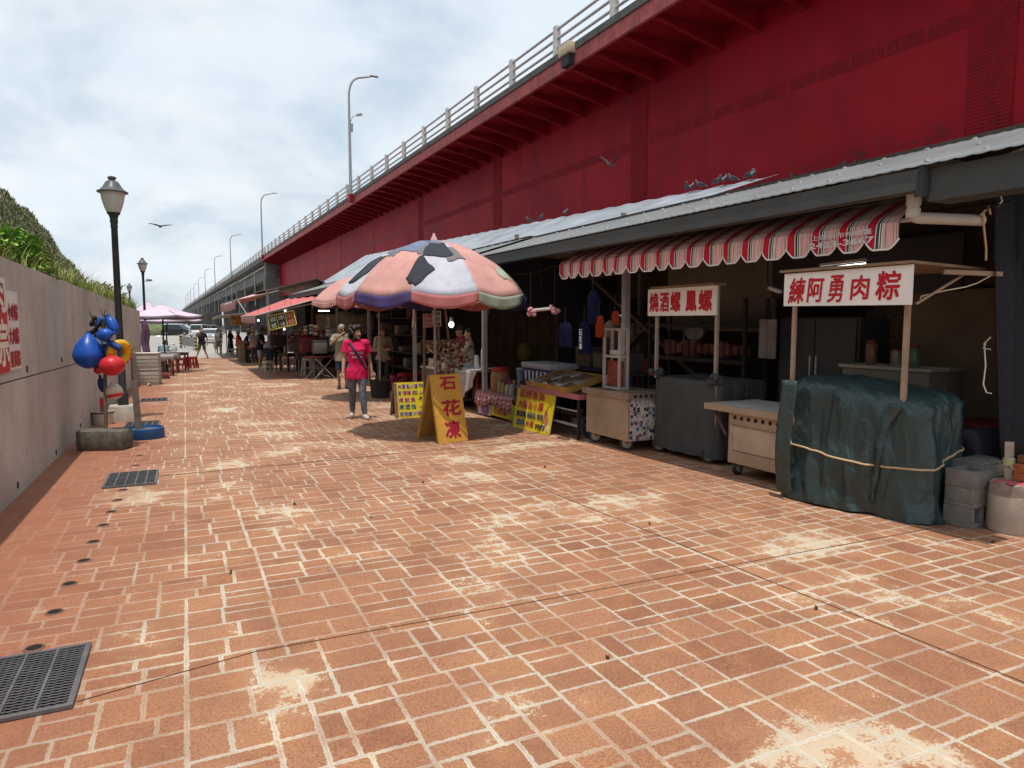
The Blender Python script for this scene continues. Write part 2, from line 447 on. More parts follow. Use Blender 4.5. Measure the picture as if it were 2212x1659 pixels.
for (x, y) in ((58, 797), (133, 777), (174, 919), (121, 977), (38, 1048)):
    c = atX(x, y, WX); mb = MB(); mb.lathe([(.034, -.01), (.034, .006), (.027, .006), (.024, -.008)], 14, c, (0, R(90), 0))
    obj('weep_hole', mb, M('hole_black', (.02, .018, .016), .9), wall, world=True)
# sign on the wall
sg = thing('wall_sign', 'red and white food sign fixed flat on the concrete wall', 'sign', (WX, 7, 1.1))
y1 = atX(37, 700, WX).y; za, zb = atX(37, 796, WX).z, atX(37, 632, WX).z
ym = atX(11, 700, WX).y; y0 = y1-1.75
mb = MB().box((WX+.008, (y1+y0)/2, (za+zb)/2), (.014, y1-y0, zb-za)); obj('board', mb, M('sign_white', (.74, .70, .68), .5, .05, 3, dirt=.15), sg, world=True)
mb = MB().box((WX+.017, (ym+y0)/2, (za+zb)/2), (.004, ym-y0, zb-za)); obj('red_panel', mb, M('sign_red', (.5, .035, .04), .5, .08), sg, world=True)
mb = MB()
for i, s in enumerate(('小肉粽', '大肉粽', '蛋黃粽')):
    yt = (652, 705, 757)[i]
    o_ = atX(13, yt+41, WX); h = atX(24, yt, WX).z - atX(24, yt+38, WX).z
    write(mb, s, (WX+.018, ym+.035, o_.z), (0, 1, 0), (0, 0, 1), y1-ym-.07, h, .05)
obj('lettering', mb, MATS['sign_red'], sg, world=True)
obj('lettering', write(MB(), '粽', (WX+.021, ym-.62, za+.05), (0, 1, 0), (0, 0, 1), .60, .42, .05), M('sign_cream', (.8, .72, .6), .5, .05), sg, world=True); obj('lettering', write(MB(), '肉', (WX+.021, ym-.62, za+.52), (0, 1, 0), (0, 0, 1), .60, .36, .05), MATS['sign_cream'], sg, world=True)

# ================================================================ hill with grass
rp = [atX(x, y, -9.5) for x, y in ((-40, 395), (0, 420), (25, 433), (60, 464), (90, 497), (120, 533), (150, 570), (180, 602), (215, 640))]
def ridge(Y):
    if Y < rp[0].y: return rp[0].z + (rp[0].y-Y)*.02
    for a, b in zip(rp[:-1], rp[1:]):
        if Y <= b.y: return a.z + (b.z-a.z)*(Y-a.y)/(b.y-a.y)
    return max(-1, rp[-1].z - (Y-rp[-1].y)*.12)
def hillz(X, Y):
    ft = -1.75-.085*max(0, Y-27); s = min(1, max(0, (ft-X)/(9.5+ft))); base = max(-.7, 1.75-.012*Y) if Y < 30 else max(-.75, 1.4-(Y-30)*.25)
    z = base + (max(ridge(Y), base)-base)*s**1.5
    if X < -9.5: z -= (-9.5-X)*.15
    return z + (noise.noise(V((X*.35, Y*.25, 0)))*.5 + noise.noise(V((X*1.1, Y*.9, 3)))*.22)*min(1, s*2.5)
mb = MB()
def hf(u, v):
    Y = 1 + 109*v; X = -1.62-.085*max(0, Y-27) - 26*u**1.4
    return (X, Y, hillz(X, Y)-.06)
mb.grid(hf, 40, 130)
M('hill_soil', (.12, .135, .065), .95, .35, 1.5, .6, 12, dirt=.5, dcol=(.10, .085, .055))
obj('hill', mb, MATS['hill_soil'], kind='structure')
def blades(mb, c, h, w, n, spread, lean=.5, mats=1):
    for _ in range(n):
        a = U(0, 6.283); r = spread*math.sqrt(random.random()); p = V((c[0]+r*math.cos(a), c[1]+r*math.sin(a), c[2]))
        b = U(0, 6.283); L = h*U(.55, 1.1); ln = lean*U(.3, 1.2)
        d = V((math.cos(b), math.sin(b), 0)); s = V((-d.y, d.x, 0))*w*.5
        p1 = p + V((0, 0, L*.6)) + d*L*ln*.3; p2 = p + V((0, 0, L*.95)) + d*L*ln*.85
        mb.cm = random.randrange(mats)
        mb.add([p-s, p+s, p1+s*.8, p1-s*.8, p2], [(0, 1, 2, 3), (3, 2, 4)])
def leafmat(name, col, var=.35):
    if name in MATS: return MATS[name]
    m = M(name, col, .55, var, 3); b = m.node_tree.nodes['Principled BSDF']; b.inputs['Subsurface Weight'].default_value = 0
    return m
GA = [leafmat('grass_olive', (.15, .165, .08)), leafmat('grass_dry', (.23, .215, .13)), leafmat('grass_green', (.11, .14, .055))]
mb = MB()
random.seed(11)
for _ in range(30000):
    Y = U(16, 84); s = random.random()**.8; ft = -1.9-.085*max(0, Y-27); X = ft - (10.5+ft)*s
    z = hillz(X, Y)
    px_ = (V((X, Y, z))-EYEV); 
    dd = px_.dot(FW)
    if dd < 1 or CX + FPX*px_.dot(RT)/dd < -60: continue
    blades(mb, (X, Y, z-.1), U(.12, .30), .016+.0007*Y, 6, .3, 1.1, 3)
obj('hill_grass', mb, GA, kind='stuff', smooth=False, label='olive and dry grass covering the steep hill', cat='grass')
GB = [leafmat('verge_green', (.10, .17, .025)), leafmat('verge_yellow', (.22, .25, .05)), leafmat('verge_pale', (.27, .27, .10))]
mb = MB(); random.seed(5)
for _ in range(2600):
    Y = U(9.2, 28.5); X = U(-2.3, -1.64); z = top(Y)-.04
    blades(mb, (X, Y, z), U(.2, .52), .013+.0005*Y, 5, .16, 1.0, 3)
obj('verge_grass', mb, GB, kind='stuff', smooth=False, label='bright yellow green grass along the top of the concrete wall', cat='grass')
# leafy plant on top of the wall near the sign
def leaf(mb, p, d, L, w, droop=.3):
    d = d.normalized(); s = d.cross(V((0, 0, 1)));
    if s.length < .05: s = V((1, 0, 0))
    s.normalize(); n = s.cross(d)
    q = [p, p+d*L*.35+s*w*.5+n*.02, p+d*L*.72+s*w*.36-V((0, 0, droop*L*.25)), p+d*L-V((0, 0, droop*L*.6)), p+d*L*.72-s*w*.36-V((0, 0, droop*L*.25)), p+d*L*.35-s*w*.5+n*.02, p+d*L*.4-n*.012]
    mb.add(q, [(0, 1, 6), (1, 2, 6), (2, 3, 6), (3, 4, 6), (4, 5, 6), (5, 0, 6)])
GL = [leafmat('leaf_bright', (.16, .32, .04)), leafmat('leaf_mid', (.09, .21, .03)), leafmat('leaf_lime', (.26, .40, .08))]
def shrub(label, c, rx, ry, h, n, L, seed, mats=GL, name='leafy_shrub', spiky=0):
    random.seed(seed)
    root = thing(name, label, 'shrub', c)
    st = MB(); lf = MB()
    for k in range(9):
        a = U(0, 6.28); e = V((rx*U(.2, .9)*math.cos(a), ry*U(.2, .9)*math.sin(a), h*U(.5, 1)))
        st.tube(bez((U(-.05, .05), U(-.05, .05), -.05), (e.x*.2, e.y*.2, e.z*.7), e, 6), [.012-.0014*i for i in range(7)], 5)
    for _ in range(n):
        a = U(0, 6.28); r = random.random()**.5; zz = random.random()
        p = V((rx*r*math.cos(a)*(1-.4*zz), ry*r*math.sin(a)*(1-.4*zz), h*zz*(1-.35*r)))
        d = V((math.cos(a), math.sin(a), U(-.3, .8))) + V((U(-.6, .6), U(-.6, .6), 0))
        lf.cm = random.choice((0, 0, 1, 1, 2)); leaf(lf, p, d, L*U(.6, 1.2), L*U(.35, .5)*(1-spiky*.6))
    obj('stem', st, M('stem', (.10, .09, .04), .8), root); obj('foliage', lf, mats, root, smooth=False)
    return root
yb = atX(30, 575, -1.72)
shrub('bright green broad leaved shrub growing over the wall top above the wall sign', (-1.84, 10.4, top(10.4)-.03), .34, 1.2, .66, 760, .16, 3)
shrub('lower leafy shrub behind the wall top, hanging slightly over it', (-1.93, 13.0, top(13)-.05), .26, .6, .42, 240, .11, 4)
def twigs(c, h, n, seed, label):
    random.seed(seed); root = thing('wispy_shrub', label, 'shrub', c); st = MB(); lf = MB()
    for k in range(n):
        a = U(0, 6.28); e = V((h*.55*math.cos(a)*U(.3, 1), h*.8*math.sin(a)*U(.3, 1), h*U(.6, 1)))
        pts = bez((0, 0, -.1), (e.x*.3, e.y*.3, e.z*.8), e, 7); st.tube(pts, [.009-.001*i for i in range(8)], 4)
        for q in pts[3:]:
            for _ in range(3): lf.cm = random.randrange(3); leaf(lf, q, V((U(-1, 1), U(-1, 1), U(-.2, 1))), U(.05, .12), .022)
    obj('stem', st, M('twig', (.20, .17, .08), .8), root); obj('foliage', lf, GB, root, smooth=False)
for x, Y, h, sd in ((205, 19.0, .5, 1), (228, 22.5, .62, 2), (250, 25, .5, 3)):
    twigs((-1.75, Y, top(Y)-.05), h, 16, sd, ('thin twiggy bush on the wall top left of the tall lamp post', 'largest thin twiggy bush on the wall top, just behind the tall lamp post', 'farthest twiggy bush at the end of the wall top')[sd-1])

# ================================================================ street lamps
M('lamp_black', (.035, .037, .04), .45, .25, 6, .15, 50, dirt=.4, dcol=(.10, .09, .075)); M('lamp_glass', (.50, .49, .44), .3, .06, 2)
def street_lamp(label, base, h, cam_box=False):
    t = thing('street_lamp', label, 'street lamp', base, 0, 'lantern lamps along the concrete wall')
    mb = MB().lathe([(.085, 0), (.085, .25), (.07, .3), (.058, .34), (.056, 1.0), (.05, h-.86), (.055, h-.85), (.055, h-.8), (.045, h-.78)], 18)
    obj('pole', mb, MATS['lamp_black'], t)
    mb = MB().lathe([(.05, h-.80), (.062, h-.76), (.06, h-.70), (.075, h-.645), (.098, h-.625), (.103, h-.60)], 20); obj('socket', mb, MATS['lamp_black'], t)
    mb = MB().lathe([(.10, h-.605), (.135, h-.52), (.167, h-.40), (.183, h-.30), (.186, h-.265)], 24); obj('lamp_glass', mb, MATS['lamp_glass'], t)
    mb = MB().lathe([(.235, h-.275), (.237, h-.258), (.195, h-.235), (.145, h-.18), (.112, h-.12), (.09, h-.09), (.055, h-.075), (.05, h-.05), (.066, h-.04), (.066, h-.018), (.03, h)], 24); obj('cap', mb, M('lamp_cap', (.085, .082, .088), .4, .2, 6, dirt=.3, dcol=(.16, .14, .12)), t)
    if cam_box:
        mb = MB().box((.22, -.02, h-1.0), (.2, .12, .11), bev=.015).bar((.05, 0, h-1.05), (.2, 0, h-1.03), .03).lathe([(.04, 0), (.045, .06)], 10, (.30, -.06, h-1.0), (R(90), 0, R(60)))
        obj('camera', mb, M('plastic_grey', (.3, .3, .3), .5), t)
    return t
def hgt(base, x, y):
    d = ray(x, y); k = (base.x*d.x+base.y*d.y)/(d.x**2+d.y**2); return EYE + d.z*k
b1 = g(268, 908)
street_lamp('nearest lantern street lamp, standing in a round concrete footing behind the buoys', (b1.x, b1.y, b1.z+.2), hgt(b1, 237, 380)-b1.z-.2)
mb = MB().lathe([(.225, 0), (.225, .24), (.21, .27)], 24); o = obj('lamp_footing', mb, M('concrete_pale', (.46, .41, .34), .9, .2, 4, .3, 60, dirt=.3), label='round concrete footing holding the nearest lantern lamp', cat='footing'); o.location = b1
p2 = dep(307, 557, 31.5); lamp_b = V((p2.x, p2.y, gz(p2.y))); street_lamp('lantern street lamp with a small camera box, beside the purple canopy', lamp_b, p2.z-lamp_b.z, True)
p3 = dep(279, 612, 53); b3 = V((p3.x, p3.y, gz(p3.y))); street_lamp('smallest, farthest lantern street lamp beyond the end of the wall', b3, p3.z-b3.z)

# ================================================================ buoy stand
pb = g(228, 970); dz = depth_of(pb); K = dz/FPX
stand = thing('buoy_stand', 'rough grey stone block with a forked pole carrying fishing floats', 'stand', pb)
random.seed(9)
mb = MB().box((0, 0, .13), (.60, .32, .27), rot=-YAW*.9, bev=.05)
mb.v = [tuple(V(v) + V(v)*.04*noise.noise(V(v)*9)) for v in mb.v]
obj('stone_block', mb, M('rough_stone', (.12, .105, .085), .95, .35, 12, .9, 45, dirt=.4, dcol=(.05, .045, .04)), stand)
def bd(x, y, off=0): p = dep(x, y, dz+off); return p
mb = MB().tube([bd(229, 932), bd(227, 810), bd(224, 720), bd(222, 690)], .022, 8)
mb.tube([bd(223, 700), bd(223, 685), bd(221, 676)], .014, 7).tube([bd(222, 684), bd(219, 672), bd(218, 667)], .01, 6).tube([bd(222, 684), bd(226, 675), bd(227, 668)], .01, 6)
mb.tube([bd(224, 745), bd(205, 700), bd(196, 680), bd(193, 668)], [.018, .016, .013, .013], 7)
obj('pole', mb, M('pole_wood', (.13, .10, .075), .85, .35, 15, .5, 60), stand, world=True)
mb = MB()
for i in range(7): mb.ell(bd(205+U(-7, 7), 688+i*6+U(-3, 3), -.02), (.03, .03, .035), 8, 6)
mb.tube([bd(222, 690, -.03), bd(210, 705, -.05), bd(202, 716, -.04)], .014, 6).tube([bd(228, 690, -.03), bd(228, 720, -.04)], .008, 5)
obj('rope_knot', mb, M('rope_black', (.015, .015, .017), .8, .3, 40, .5, 80), stand, world=True)
BL = M('buoy_blue', (.012, .080, .38), .36, .2, 4, dirt=.35, dcol=(.03, .09, .25)); NV = M('buoy_navy', (.015, .03, .10), .4, .2); RD = M('buoy_red', (.55, .025, .03), .36, .15, 4, dirt=.3, dcol=(.3, .02, .02)); YE = M('buoy_yellow', (.72, .36, .012), .4, .12); WH = M('buoy_white', (.55, .47, .38), .5, .12, dirt=.3, dcol=(.3, .22, .15))
def facing(roll=0): return Matrix((RT, FW, UP)).transposed() @ Matrix.Rotation(roll, 3, 'Y')
def buoy(label, x, y, off, prof, mat, roll=0, band=None, grp='fishing floats tied on the pole', name='buoy'):
    c = bd(x, y, off); t = thing(name, label, 'buoy', c, 0, grp)
    m = facing(roll)
    mb = MB().lathe(prof, 22, rot=m); obj('float', mb, mat, t, ang=75)
    r1, z1 = prof[-1]; mb = MB().lathe([(.018, z1-.01), (.02, z1+.025), (.012, z1+.03)], 8, rot=m); obj('eye', mb, mat, t)
    if band: obj('band', MB().lathe(band[0], 22, rot=m, cap=False), band[1], t)
    return t
def egg(a, b, n=10): return [(a*math.cos(t), b*math.sin(t)) for t in [(-.49+.98*i/n)*math.pi for i in range(n+1)]]
def tear(r, h): return [(.02, -r)] + [(r*math.cos(t), r*math.sin(t)) for t in [(-.42+.1*i)*math.pi for i in range(5)]] + [(r*.97, r*.12), (r*.86, h*.38), (r*.62, h*.62), (r*.36, h*.84), (r*.17, h*.96), (.022, h)]
def ribs(a, b, n=9):
    o_ = [(.01, -b*1.08)]
    for i in range(n*4+1):
        z = -b+2*b*i/(n*4); env = a*(1-abs(z/b)**4*.35); o_.append((env*(1 if i % 4 in (0, 1) else .93), z))
    return o_+[(.01, b*1.08)]
buoy('big blue teardrop float, largest on the pole', 191, 766, -.10, tear(30*K, 46*K), BL)
buoy('glossy blue egg shaped float above the red ball', 226, 723, -.14, egg(13.5*K, 17*K), BL, R(80))
buoy('small ribbed blue float high on the pole beside the rope knot', 219, 694, .03, ribs(9*K, 11*K), BL, R(35))
buoy('long blue float at the upper right of the bunch, next to the lamp post', 243, 703, .06, egg(11.5*K, 21*K), BL, R(-22))
buoy('dark ribbed blue float lying slanted over the yellow ring', 248, 746, -.09, ribs(7.5*K, 15*K), M('buoy_dark', (.015, .05, .2), .35, .2), R(-58))
buoy('navy float hidden in the middle of the bunch', 229, 757, .0, egg(11*K, 20*K), NV, R(-15))
buoy('big red ball float in the lower middle of the bunch', 242, 790, -.13, egg(25*K, 21.5*K), RD, R(-10))
buoy('small red ball float tucked under the big blue one', 212, 799, .0, egg(9*K, 9.5*K), RD)
buoy('small navy and white float low on the pole', 220, 831, .05, egg(8*K, 17*K), NV, R(-12))
buoy('off white ball float with a red stripe, lowest on the pole', 247, 846, .02, egg(17*K, 17.5*K), WH, R(-14), ([(12.2*K, -12.5*K), (14.5*K, -10*K), (16.2*K, -6.5*K)], RD))
c = bd(257, 763, .04); t = thing('ring_float', 'yellow ring float with red writing marks hanging behind the red ball', 'buoy', c, 0, 'fishing floats tied on the pole')
m = facing(R(14)) @ Matrix.Rotation(R(62), 3, 'Z'); rr, r0 = 18*K, 9*K
mb = MB().tube([m @ V((rr*math.cos(a), 0, rr*1.2*math.sin(a))) for a in [i/24*2*math.pi for i in range(24)]], r0, 12, closed=True); obj('float', mb, YE, t, ang=80)
for i in range(5):
    a = R(-35+22*i); q = m @ V(((rr+r0*.55)*math.cos(a), -r0*.88, (rr*1.2+r0*.5)*math.sin(a))); obj('mark', MB().ell(q, (.012, .008, .018), 6, 4), RD, t)

pbl = g(312, 948)
t = thing('post_base', 'short wooden post standing in a low round blue tub', 'post base', (pbl.x, pbl.y+.1, gz(pbl.y)))
obj('tub', MB().lathe([(.25, 0), (.262, .02), (.255, .15), (.235, .155), (.23, .12)], 28), M('tub_blue', (.02, .09, .24), .55, .2, 5, dirt=.35, dcol=(.05, .06, .08)), t)
obj('filling', MB().lathe([(.228, .05), (.228, .118), (.05, .13)], 24), MATS['rough_stone'], t)
mb = MB().bar((-.07, .02, .1), (-.1, .02, .82), .085, .06); obj('post', mb, M('post_wood', (.17, .13, .11), .85, .3, 8, .4, 50), t)
q = g(217, 930); dq = V((q.x-.05, q.y+.9, gz(q.y+.9)))
t = thing('paint_pail', 'dirty white pail standing between the wall and the stone block', 'pail', dq)
obj('body', MB().lathe([(.145, 0), (.165, .2), (.172, .2), (.172, .22), (.155, .22), (.14, .04)], 22), WH, t); obj('rim', MB().lathe([(.172, .185), (.178, .19), (.178, .205), (.172, .21)], 22, cap=False), M('rim_dark', (.1, .09, .085), .6), t)
t = thing('marker_stick', 'short stick with a red and white band standing in the white pail', 'stick', dq)
obj('stick', MB().box((.0, 0, .24), (.05, .05, .4)), M('post_wood', (.17, .13, .11)), t); obj('band', MB().box((.0, 0, .36), (.054, .054, .12)), RD, t)

# ================================================================ drain grates and holes
GM = M('grate_steel', (.125, .12, .125), .55, .25, 8, metal=.3, dirt=.4, dcol=(.16, .11, .08))
def grate(label, x0, x1, y0, y1, n=22, wavy=True):
    z = gz((y0+y1)/2); t = thing('drain_grate', label, 'drain grate', ((x0+x1)/2, (y0+y1)/2, z), 0, 'drain grates along the wall side')
    t.rotation_euler = (math.atan(SL), 0, 0); w, h = (x1-x0), (y1-y0)
    obj('pit', MB().box((0, 0, .004), (w, h, .006)), M('pit_dark', (.012, .011, .012), .9), t)
    mb = MB()
    for sx in (-1, 1): mb.box((sx*w/2, 0, .012), (.022, h+.022, .016))
    for sy in (-1, 1): mb.box((0, sy*h/2, .0115), (w-.02, .022, .015))
    obj('frame', mb, GM, t)
    mb = MB()
    for i in range(1, 5): mb.box((-w/2+w*i/5, 0, .014), (.012, h-.02, .012))
    for i in range(1, n):
        y = -h/2+h*i/n
        if wavy:
            pts = [(-w/2+w*k/40, y+.004*(1 if k % 2 else -1), .012) for k in range(41)]; mb.tube(pts, .0034, 4)
        else: mb.box((0, y, .012), (w, .006, .008))
    obj('bars', mb, GM, t)
grate('large steel drain grate at the lower left corner of the paving', -1.07, -.47, 3.13, 3.73, 24)
grate('second drain grate, on the open paving before the stone block', -.77, -.32, 7.62, 8.36, 16)
grate('drain grate in the paving beside the low blue tub', -.93, -.44, 12.55, 13.2, 16, False)
grate('farthest drain grate, near the grey cool boxes', -.95, -.42, 17.2, 17.9, 12, False)
for (x, y) in ((74, 1401), (118, 1323), (150, 1262), (181, 1212), (202, 1171), (223, 1135), (241, 1106), (254, 1081), (266, 1059), (293, 1006), (301, 985)):
    p = g(x, y); t = thing('drain_hole', 'round dark hole in the row along the wall side of the paving', 'drain hole', p, 0, 'drain holes along the wall side')
    obj('pit', MB().lathe([(.033, 0), (.033, .003)], 16), MATS['pit_dark'], t); obj('rim', MB().lathe([(.033, .001), (.034, .006), (.042, .005), (.046, .001)], 16, cap=False), M('rim_rust', (.16, .08, .05), .8), t)
# ================================================================ red steel girder bridge
t = NT('girder_red'); co = t.obco(); sp = t.n('ShaderNodeSeparateXYZ', _in={0: co})
c = t.mix(t.ramp(t.noise(co, .35, 5), .3, .7), (.235, .0015, .0085), (.35, .004, .015))
st1 = t.noise(t.scale(co, (1, 1.2, .16)), 1.0, 9, .75); st2 = t.noise(t.scale(co, (1, 1.0, .30)), 1.1, 8, .7)
c = t.mix(t.math('MULTIPLY', t.ramp(st1, .52, .72), .55), c, (.105, .006, .011)); c = t.mix(t.math('MULTIPLY', t.ramp(st2, .56, .80), .28), c, (.36, .035, .045))
gr = t.math('MULTIPLY', t.ramp(t.noise(co, 3.2, 8, .75), .50, .60), t.ramp(t.math('ADD', sp.outputs[2], t.math('MULTIPLY', t.noise(t.scale(co, (1, 1, .3)), .9, 4), 2.2)), 2.1, 1.2)); c = t.mix(t.math('MULTIPLY', gr, .75), c, (.055, .022, .020))
c = t.mix(t.math('MULTIPLY', t.ramp(t.noise(t.scale(co, (1, 1, .6)), .85, 9, .75), .66, .72), .6), c, (.085, .022, .020))
t.l(c, t.b.inputs[0]); t.b.inputs['Roughness'].default_value = .6; t.b.inputs['Specular IOR Level'].default_value = .18; t.bump(t.noise(co, 3, 5), .15, .02)
MATS['girder_red'] = t.m
M('girder_plate', (.25, .004, .011), .6, .2, 3, .1, 20, dirt=.3, dcol=(.09, .005, .009), spec=.2)
M('fascia_red', (.40, .085, .085), .7, .3, 2.5, .2, 20, dirt=.75, dcol=(.16, .06, .055), streak=True, dsc=4)
M('curb_dark', (.10, .096, .094), .9, .25, 2, .2, 20, dirt=.5, dcol=(.05, .05, .05), streak=True)
M('rail_steel', (.40, .41, .42), .5, .12, 3, metal=.2); M('post_conc', (.52, .51, .48), .85, .12, 6, dirt=.2, dcol=(.2, .2, .18), streak=True)
M('beam_conc', (.15, .145, .138), .9, .22, .5, .15, 8, dirt=.5, dcol=(.055, .052, .05), streak=True, dsc=.8)
YS, YE2 = 2.0, 106.0
ZR = 10.65
def lbox(mb, xs0, xs1, y0, y1, z0, z1):
    q = [P(xs0, y0, z0), P(xs1, y0, z0), P(xs1, y0, z1), P(xs0, y0, z1)]
    return mb.prism(q, P(0, y1, 0)-P(0, y0, 0))
br = thing('steel_bridge', 'high red riveted steel girder bridge with pale railing passing over the market sheds', 'bridge', P(15, 20, 5))
mb = MB(); lbox(mb, 15, 19.5, YS-12, YE2, 5.15, 10.02); obj('girder', mb, MATS['girder_red'], br, world=True, smooth=False)
mb = MB(); lbox(mb, 14.72, 19.8, YS-12, YE2, 5.06, 5.148); obj('flange', mb, MATS['girder_plate'], br, world=True)
mb = MB(); lbox(mb, 12.62, 26, YS-12, YE2, 10.04, 10.55); obj('deck', mb, MATS['girder_plate'], br, world=True)
mb = MB(); lbox(mb, 12.5, 12.61, YS-12, YE2, 9.97, 10.42); obj('fascia', mb, MATS['fascia_red'], br, world=True)
mb = MB(); lbox(mb, 12.44, 12.85, YS-12, YE2, 10.425, ZR); obj('curb', mb, MATS['curb_dark'], br, world=True)
def rivet(mb, c):
    n = V((-1, 0, 0)); r = .029
    mb.add([c + V((0, r*math.cos(a), r*math.sin(a))) for a in [i*math.pi/3 for i in range(6)]] + [c + V((-.016, r*.5*math.cos(a), r*.5*math.sin(a))) for a in [i*math.pi/3 for i in range(6)]], [(i, (i+1) % 6, 6+(i+1) % 6, 6+i) for i in range(6)] + [(6, 7, 8, 9, 10, 11)])
vs_ = [8.97+11.6*i for i in range(-1, 9)]
for i, yc in enumerate(vs_):
    mb = MB(); lbox(mb, 14.982, 15.001, yc-.46, yc+.46, 5.16, 10.0)
    if 0 < yc < 45:
        nn = 13
        for a in range(nn):
            for b in range(64): rivet(mb, P(14.981, yc-.42+.84*a/(nn-1), 5.25+.074*b))
    obj('splice_plate', mb, MATS['girder_plate'], br, world=True, smooth=False)
for a, b in zip(vs_[:-1], vs_[1:]):
    mb = MB(); lbox(mb, 14.986, 15.001, a+.47, b-.47, 7.50, 7.82)
    if a < 40:
        n = int((b-a-.98)/.085)
        for i in range(n):
            for k in range(4):
                if (i % 11) != 10: rivet(mb, P(14.985, a+.53+.085*i, 7.55+.073*k))
    obj('rivet_band', mb, MATS['girder_plate'], br, world=True, smooth=False)
for i in range(68):
    y = 4.6+1.5*i
    mb = MB(); mb.prism([P(14.998, y, 10.03), P(12.64, y, 10.03), P(12.64, y, 9.93), P(14.998, y, 9.42)], (0, .016, 0))
    mb.bar(P(12.66, y+.008, 9.922), P(14.98, y+.008, 9.41), .16, .016)
    obj('bracket', mb, MATS['girder_plate'], br, world=True, smooth=False)
def rail_part(root, y0, y1, k0, k1, ymax_parts=1e9):
    mb = MB()
    for z in (10.95, 11.26, 11.58): mb.tube([P(12.6, y0, z), P(12.6, y1, z)], .048, 6)
    obj('railing', mb, MATS['rail_steel'], root, world=True)
    far = MB()
    for k in range(k0, k1):
        y = 25.6+3.48*k
        m = MB() if y < ymax_parts else far
        m.box(P(12.6, y, 11.17), (.2, .2, 1.04), rot=BD)
        if m is not far: obj('rail_post', m, MATS['post_conc'], root, world=True)
    if far.v: o = obj('rail_post', far, MATS['post_conc'], root, world=True); o['kind'] = 'stuff'
rail_part(br, YS-12, YE2, -7, 24)
c = sh(1228, 100, 12.42); mb = MB().box((c.x-.05, c.y, 10.5), (.3, .75, .34), bev=.02); obj('drain_box', mb, M('box_tan', (.50, .40, .27), .8, .15, 5, dirt=.3), br, world=True)
mb = MB().box((c.x-.02, c.y, 10.15), (.22, .5, .34)); obj('drain_box', mb, M('iron_dark', (.03, .03, .035), .7), br, world=True)

cb = thing('concrete_bridge', 'grey concrete viaduct continuing behind the red steel span', 'bridge', P(13.5, 110, 0))
mb = MB(); lbox(mb, 12.62, 26, YE2+.3, 640, 10.0, 10.55); obj('deck', mb, MATS['beam_conc'], cb, world=True)
mb = MB(); lbox(mb, 12.46, 12.85, YE2+.3, 640, 9.9, ZR); obj('curb', mb, MATS['curb_dark'], cb, world=True)
rail_part(cb, YE2+.3, 640, 24, 176, 440)
for y0 in range(0, 12):
    a = YE2+.6+44*y0; b = a+43.2
    for xs in (13.6, 16.8, 20):
        mb = MB(); lbox(mb, xs, xs+.55, a, b, 7.9, 9.99); lbox(mb, xs-.2, xs+.75, a, b, 7.55, 7.9); obj('beam', mb, MATS['beam_conc'], cb, world=True, smooth=False)
    mb = MB(); mb.tube([P(13.2, a+1, 9.4), P(13.2, b-1, 9.25)], .11, 7); mb.tube([P(13.2, a+14, 9.35), P(13.2, a+14, 4)], .09, 7); mb.tube([P(13.2, a+30, 9.35), P(13.2, a+30, 4)], .09, 7)
    obj('drain_pipe', mb, M('pipe_grey', (.36, .36, .35), .6), cb, world=True)
    if y0 < 10:
        mb = MB(); lbox(mb, 12.9, 23, a-1.3, a+.6, 5.6, 7.54); lbox(mb, 13.4, 15.2, a-1.2, a+.5, -.8, 5.62); lbox(mb, 20, 21.8, a-1.2, a+.5, -.8, 5.62)
        if y0 == 0: lbox(mb, 13.05, 14.3, a-1.25, a+.3, 7.5, 9.9); lbox(mb, 15.6, 23, a-1.1, a+.35, -.8, 9.9)
        obj('pier', mb, MATS['beam_conc'], cb, world=True)

# street lamps on the bridge
LMAT = M('lamp_grey', (.28, .30, .31), .45, .1, 3, metal=.3)
def bridge_lamp(y, label, h=8.2, cctv=False):
    b = P(12.35, y, 10.62); t = thing('bridge_lamp', label, 'street lamp', b, 0, 'tall curved lamps on the bridge')
    obj('base', MB().box((.05, 0, -.28), (.42, .75, .5)), MATS['girder_plate'] if y < 106 else MATS['beam_conc'], t)
    obj('pole', MB().tube([(0, 0, -.1), (0, 0, .5), (0, 0, h*.5), (0, 0, h*.8)] + bez((0, 0, h*.82), (0, 0, h*1.0), (.95, 0, h*1.01), 8) + [(1.6, 0, h*1.03)], [.14, .12, .1, .085] + [.08]*9 + [.06], 8), LMAT, t)
    obj('lamp_head', MB().box((1.85, 0, h*1.035), (.62, .22, .1), bev=.03), M('lamp_head', (.22, .23, .24), .4), t)
    if cctv:
        obj('camera', MB().tube([(0, 0, 4.9), (.25, 0, 5.5), (.55, 0, 5.62)], .035, 6).box((.72, 0, 5.66), (.42, .16, .16), rot=(0, R(-15), 0)).box((.14, 0, 4.7), (.2, .2, .55)), LMAT, t)
for k in range(10):
    bridge_lamp(51.3+51.3*k, ('tall curved street lamp on the red bridge, carrying a small camera' if k == 0 else 'tall curved bridge lamp, %s along counted from the one with a camera' % ('first second third fourth fifth sixth seventh eighth ninth tenth'.split()[k])), cctv=(k == 0))

